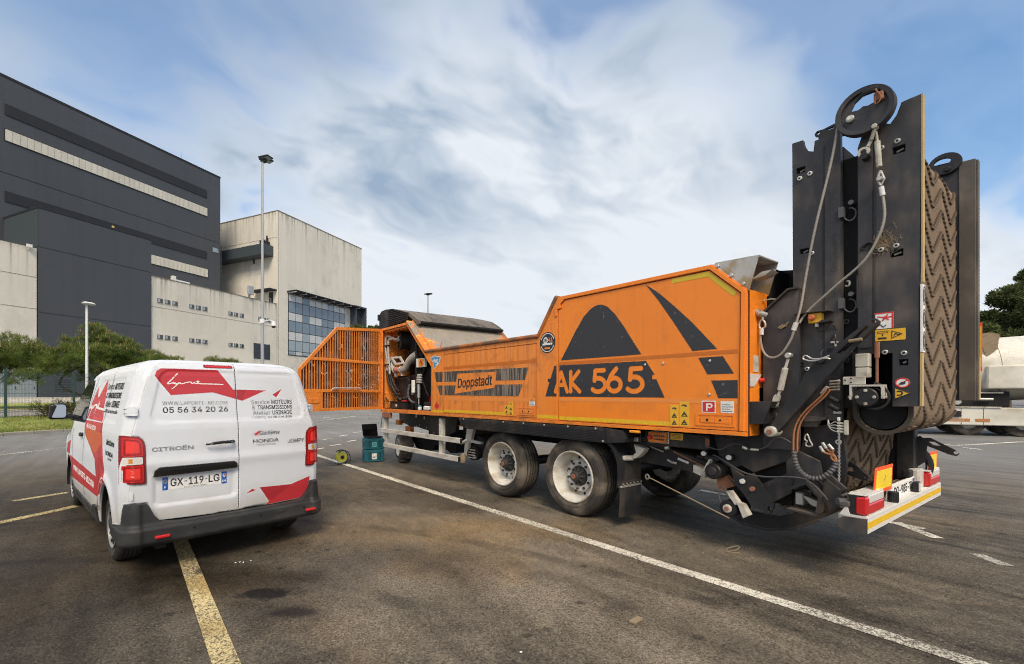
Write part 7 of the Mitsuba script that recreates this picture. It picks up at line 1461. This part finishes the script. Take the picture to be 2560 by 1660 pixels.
put(LB + '__rubber_buffer', box(8.58, 8.64, 1.66, 1.80, .775, .85, .01), 's_black_clean', BAY); put(LB + '__lamp_box', box(8.57, 8.66, 1.86, 2.11, .641, .835, .006), 's_alu', BAY)

# ---- things lying and standing by the machine
def tool_case(z0, z1, i, lab):
    t = thing('tool_case', lab, 'tool box'); f = Fr(o=BAY((-.64, .10, 0)), x=(.92, .39))
    put(t + '__body', box(-.235, .235, -.17, .17, z0 + .004, z1 - .004, .018), 't_teal', f); put(t + '__lid_rim', box(-.240, .240, -.175, .175, z1 - .075, z1 - .055, .004), 't_teal', f)
    for x in (-.12, .12): put(t + '__latch', box(x - .035, x + .035, -.187, -.170, z0 + .07, z1 - .05, .005), 't_teal_dark', f)
    for x in (-.236, .236): put(t + '__side_grip', box(x - .008, x + .008, -.08, .08, z0 + .08, z1 - .09, .005), 't_teal_dark', f)
    k = put(t + '__label', box(-.07, .05, -.1725, -.1705, z0 + .07, z1 - .09), 't_label_teal' if i else 's_sign_white', f); put(k + '__print', cat(box(-.055, .02, -.1735, -.1726, z0 + .10, z0 + .115), box(-.055, .035, -.1735, -.1726, z0 + .13, z0 + .14)), 'v_ink_grey', f)
    put(t + '__side_label', box(-.2375, -.2355, -.06, .04, z0 + .08, z1 - .10), 's_sign_white', f)
    for x in (-.2, .2):
        put(t + '__stacking_rib', box(x - .012, x + .012, -.178, -.170, z0 + .01, z1 - .08, .004), 't_teal', f)
    return f
mat('t_teal', base_color=lambda p, n, uv: mix((.012, .115, .155), (.022, .145, .185), fbm(p.x * 8, p.y * 8, p.z * 8, 3)), roughness=.45)
mat('t_teal_dark', base_color=(.008, .070, .095), roughness=.5)
mat('t_label_teal', base_color=(.10, .38, .42), roughness=.4)
mat('t_reel_yellow', base_color=lambda p, n, uv: mix((.42, .44, .05), (.60, .60, .10), noise(p.x * 90, p.y * 90, p.z * 90)), roughness=.5)
tool_case(.0, .30, 0, 'lower teal plastic tool case standing on the asphalt under the other one'); f = tool_case(.30, .575, 1, 'upper teal plastic tool case carrying the open laptop')
t = thing('laptop', 'black rugged laptop open on top of the teal tool cases', 'laptop'); g = Fr(o=f((.0, 0, .578)), x=(.80, .60))
put(t + '__base', box(-.19, .19, -.14, .14, 0, .035, .008), 's_black_clean', g); put(t + '__keyboard', box(-.16, .16, -.10, .09, .0351, .039), 's_screen', g)
scr = np.array([[-.20, .13, .035], [.20, .13, .035], [.20, .20, .315], [-.20, .20, .315]]); put(t + '__screen_lid', m3.Manifold.hull_points([list(p + np.array(d)) for p in scr for d in ((0, 0, 0), (0, .022, .006))]), 's_black_clean', g); put(t + '__display', m3.Manifold.hull_points([list(p * [.86, 1, 1] + np.array(d) + [0, .003, .018 if i < 2 else -.02]) for i, p in enumerate(scr) for d in ((0, -.004, 0), (0, -.0025, 0))]), 's_screen', g); put(t + '__carry_handle', tube([(-.12, -.13, .02), (-.11, -.20, .02), (.11, -.20, .02), (.12, -.13, .02)], .012, 8), 's_black_clean', g); put(t + '__power_lead', tube(spline([(.18, .10, .03), (.30, .06, -.05), (.33, .02, -.02), (.36, .1, .05)], 16), .006, 6), 's_alu', g)
t = thing('cable_reel', 'yellow cable drum in a black frame lying on the white line', 'cable reel'); g = Fr(o=BAY((-.66, -.70, 0)), x=(.85, .53)); ax = (.0, 1, 0)
put(t + '__drum', lathe([(.03, -.05), (.085, -.05), (.10, -.03), (.105, 0), (.10, .03), (.085, .05), (.03, .05)], (0, 0, .16), ax, 28), 't_reel_yellow', g, smooth=40)
for y in (-.06, .06): put(t + '__flange', lathe([(.02, -.004), (.118, -.004), (.122, 0), (.118, .004), (.02, .004)], (0, y, .16), ax, 32), 't_reel_yellow', g); put(t + '__hub', cyl((0, y * 1.3, .16), (0, y, .16), .045, 16, .006), 's_black_clean', g)
put(t + '__frame', cat(*[tube(spline([(-.17, y, .012), (-.10, y, .012), (.10, y, .012), (.16, y, .05), (.17, y, .20), (.10, y, .295), (-.04, y, .31), (-.10, y, .28)], 40), .010, 8) for y in (-.085, .085)] + [tube([(-.06, -.085, .305), (-.06, .085, .305)], .014, 8), tube([(.1, -.085, .012), (.1, .085, .012)], .01, 8)]), 's_black_clean', g, smooth=True)
put(t + '__loose_cable', cat(*[tube(spline([(-.10, -.06, .06), (-.2, -.10 - .03 * i, .012), (-.32 - .03 * i, -.02, .012), (-.30, .10, .012), (-.18, .06 + .02 * i, .012), (-.24, -.05, .012)], 30), .0075, 6) for i in range(3)]), 's_coil', g)
t = thing('extension_cable', 'thin grey cable running over the asphalt from the reel to the tool cases', 'cable'); put(t + '__strand', tube(spline([BAY((-.74, -.62, .012)), BAY((-.85, -.3, .010)), BAY((-.9, .05, .010)), BAY((-.80, .25, .25)), BAY((-.66, .24, .56))], 40), .007, 6), 's_coil')
# litter
def litter(key, x, y, a, pts, h, m, lab, cat_, z=.003, group=None):
    f = Fr(o=(x, y, z), x=(math.cos(a), math.sin(a))); put(key, extr(pts, 0, h, 'xy'), m, f, label=lab, category=cat_, group=group)
litter('wood_scrap', 1.30, 3.36, .75, [(-.060, -.022), (.058, -.026), (.062, .020), (-.056, .024)], .012, 's_debris', 'small flat brown piece of wood on the asphalt near the white line', 'wood scrap')
def on_lot(x, y): return BAY((x, y, 0))[:2]
LT = [(7.20, .05), (7.42, -.02), (7.62, -.12), (7.75, .10)]
rs = random.Random(8)
for i, (x, y) in enumerate(LT):
    l, w = rs.uniform(.035, .085), rs.uniform(.005, .010)
    litter('wood_chip', *on_lot(x, y), rs.uniform(0, 3), [(-l / 2, -w), (l / 2, -w * .4), (l / 2 - .01, w), (-l / 2 + .01, w * .6)], .006, 's_debris', 'pale wood chip fallen on the asphalt below the conveyor', 'wood chip', group='wood chips under the conveyor')
t = thing('plastic_strap', 'loop of pale plastic strap lying on the asphalt under the black pan', 'strap'); put(t + '__loop', tube(spline([BAY((7.52, .26, .006)), BAY((7.53, .32, .03)), BAY((7.60, .36, .05)), BAY((7.57, .27, .01)), BAY((7.53, .22, .006)), BAY((7.59, .20, .015)), BAY((7.65, .25, .02))], 30), .005, 5), 's_debris')
for i, (x, y) in enumerate(((-2.10, 4.52), (-2.07, 4.54), (-2.03, 4.53), (-1.98, 4.58))):
    litter('white_crumb', x, y, i, [(-.007, -.004), (.006, -.005), (.007, .003), (-.004, .006)], .006, 's_sign_white', 'tiny white crumb on the wet asphalt beside the yellow line', 'crumb', group='white crumbs behind the van')
t = thing('pebble', 'small white pebble on the asphalt at the bottom of the photo', 'pebble'); put(t + '__stone', m3.Manifold.sphere(.007, 10).scale([1.3, 1, .7]), 's_sign_white', Fr(o=(.42, 2.95, .006)), smooth=True)

# ---------------------------------------------------------------- white mixer truck far right
mat('k_white', base_color=lambda p, n, uv: mix((.66, .645, .58), (.42, .385, .31), smoothstep(.45, .80, fbm(p.x * .9, p.y * .9, p.z * .7, 5))), roughness=.5)
mat('k_rust', base_color=(.42, .19, .07), roughness=.8)
WT = thing('mixer_truck', 'dirty white tank truck partly seen at the right edge behind the conveyor', 'truck')
TF = Fr(o=(18.6, 19.6, 0), x=(.86, -.51))                        # x runs to the right along the truck, y behind
def kp(n, m_, mm, smooth=False, **k): return put(f'{WT}__{n}', m_, mm, TF, smooth=smooth, **k)
v, f_ = lathe([(0, -.02), (.55, 0), (1.0, .22), (1.22, .75), (1.27, 1.5), (1.27, 4.0), (1.1, 5.2), (.6, 6.4), (.35, 6.5), (0, 6.5)], (.35, 1.3, 2.55), (1, 0, .04), 48)
kp('tank', (v, f_), 'k_white', smooth=35)
kp('tank_band', cat(*[lathe([(1.275, -.04), (1.30, -.04), (1.30, .04), (1.275, .04)], (.35 + a, 1.3, 2.55 + a * .04), (1, 0, .04), 48) for a in (1.6,)]), 'k_white')
kp('hatch_cover', cat(box(2.1, 3.2, .9, 1.6, 3.80, 3.98, .05), xz([(2.3, 3.98), (2.6, 4.06), (2.9, 3.98), (2.85, 3.4), (2.55, 3.1)], .12, .2)), 's_debris')
kp('control_box', box(2.5, 4.6, -.1, .5, 1.85, 2.75, .04), 'k_white')
kp('black_bay', box(.3, 3.2, .2, 2.2, 1.15, 1.75, .02), 's_inner'); kp('pipe', cyl((.2, .12, 1.72), (3.0, .12, 1.70), .03, 8), 's_cream')
k = kp('frame_skirt', cat(box(-1.6, 6.5, .0, .14, .42, 1.12, .03)), 'k_white'); kp('deck', box(-1.6, 6.5, .14, 2.4, .9, 1.08), 's_inner'); 
for i, (x, w) in enumerate(((-.6, .3), (.5, .35), (1.05, .3), (1.45, .35))): put(k + '__fitting', box(x, x + w, -.10, .0, .70 + .05 * (i % 2), .98, .03), ['s_zinc', 'k_white', 's_alu', 's_black_clean'][i], TF)
for x, w, m_ in ((-.95, .35, 's_red'), (-.60, .3, 's_yellow'), (.55, .5, 's_flag_orange'), (1.15, .9, 'k_rust'), (1.3, .6, 's_cream'), (2.2, .4, 'k_rust')): put(k + '__marking', box(x, x + w, -.010, -.001, .56, .68), m_, TF)
for i in range(7): put(k + '__panel_seam', box(-1.3 + i * .62, -1.285 + i * .62, -.006, .0, .45, 1.09), 's_inner', TF)
kp('ladder', cat(box(1.55, 1.59, .0, .04, 1.15, 3.3), box(1.95, 1.99, .0, .04, 1.15, 3.3), *[box(1.59, 1.95, .01, .03, 1.3 + i * .3, 1.33 + i * .3) for i in range(7)]), 's_zinc') if False else None
kp('tank_support', xz([(.5, 1.1), (.9, 1.95), (1.2, 1.95), (1.0, 1.1)], .3, .5), 'k_white'); kp('valve', cat(cyl((1.7, .0, 1.35), (1.7, .35, 1.35), .12, 14), cyl((2.3, .05, 1.45), (2.7, .05, 1.45), .05, 10)), 's_zinc')
kp('weld_seam', cat(*[lathe([(1.262 + .012 * (a > .8), -.008), (1.285, 0), (1.262 + .012 * (a > .8), .008)], (.35 + a, 1.3, 2.55 + a * .04), (1, 0, .04), 48) for a in (2.6,)]), 's_debris')
kp('edge_pipe', cyl((-1.5, -.03, 1.13), (2.9, -.03, 1.13), .025, 8), 's_cream')
for x in (-1.2, .05, 2.1, 3.6):
    for y0, d in ((.25, 1), (2.3, -1)):
        w = kp('wheel', lathe([(.25, .02), (.42, -.005), (.50, .03), (.515, .08), (.515, .26), (.50, .31), (.42, .33), (.25, .3), (.25, .02)], (x, y0, .515), (0, d, 0), 40), 's_tyre', smooth=40); put(w + '__rim', lathe([(.26, .03), (.25, .02), (.22, .08), (.12, .10), (0, .10)], (x, y0, .515), (0, d, 0), 28), 's_rim_white', TF, smooth=30)
kp('cab', cat(box(6.6, 8.6, .05, 2.35, .8, 2.9, .08)), 'k_white'); kp('chassis', box(-1.7, 8.4, .7, 1.7, .7, .95), 's_inner')
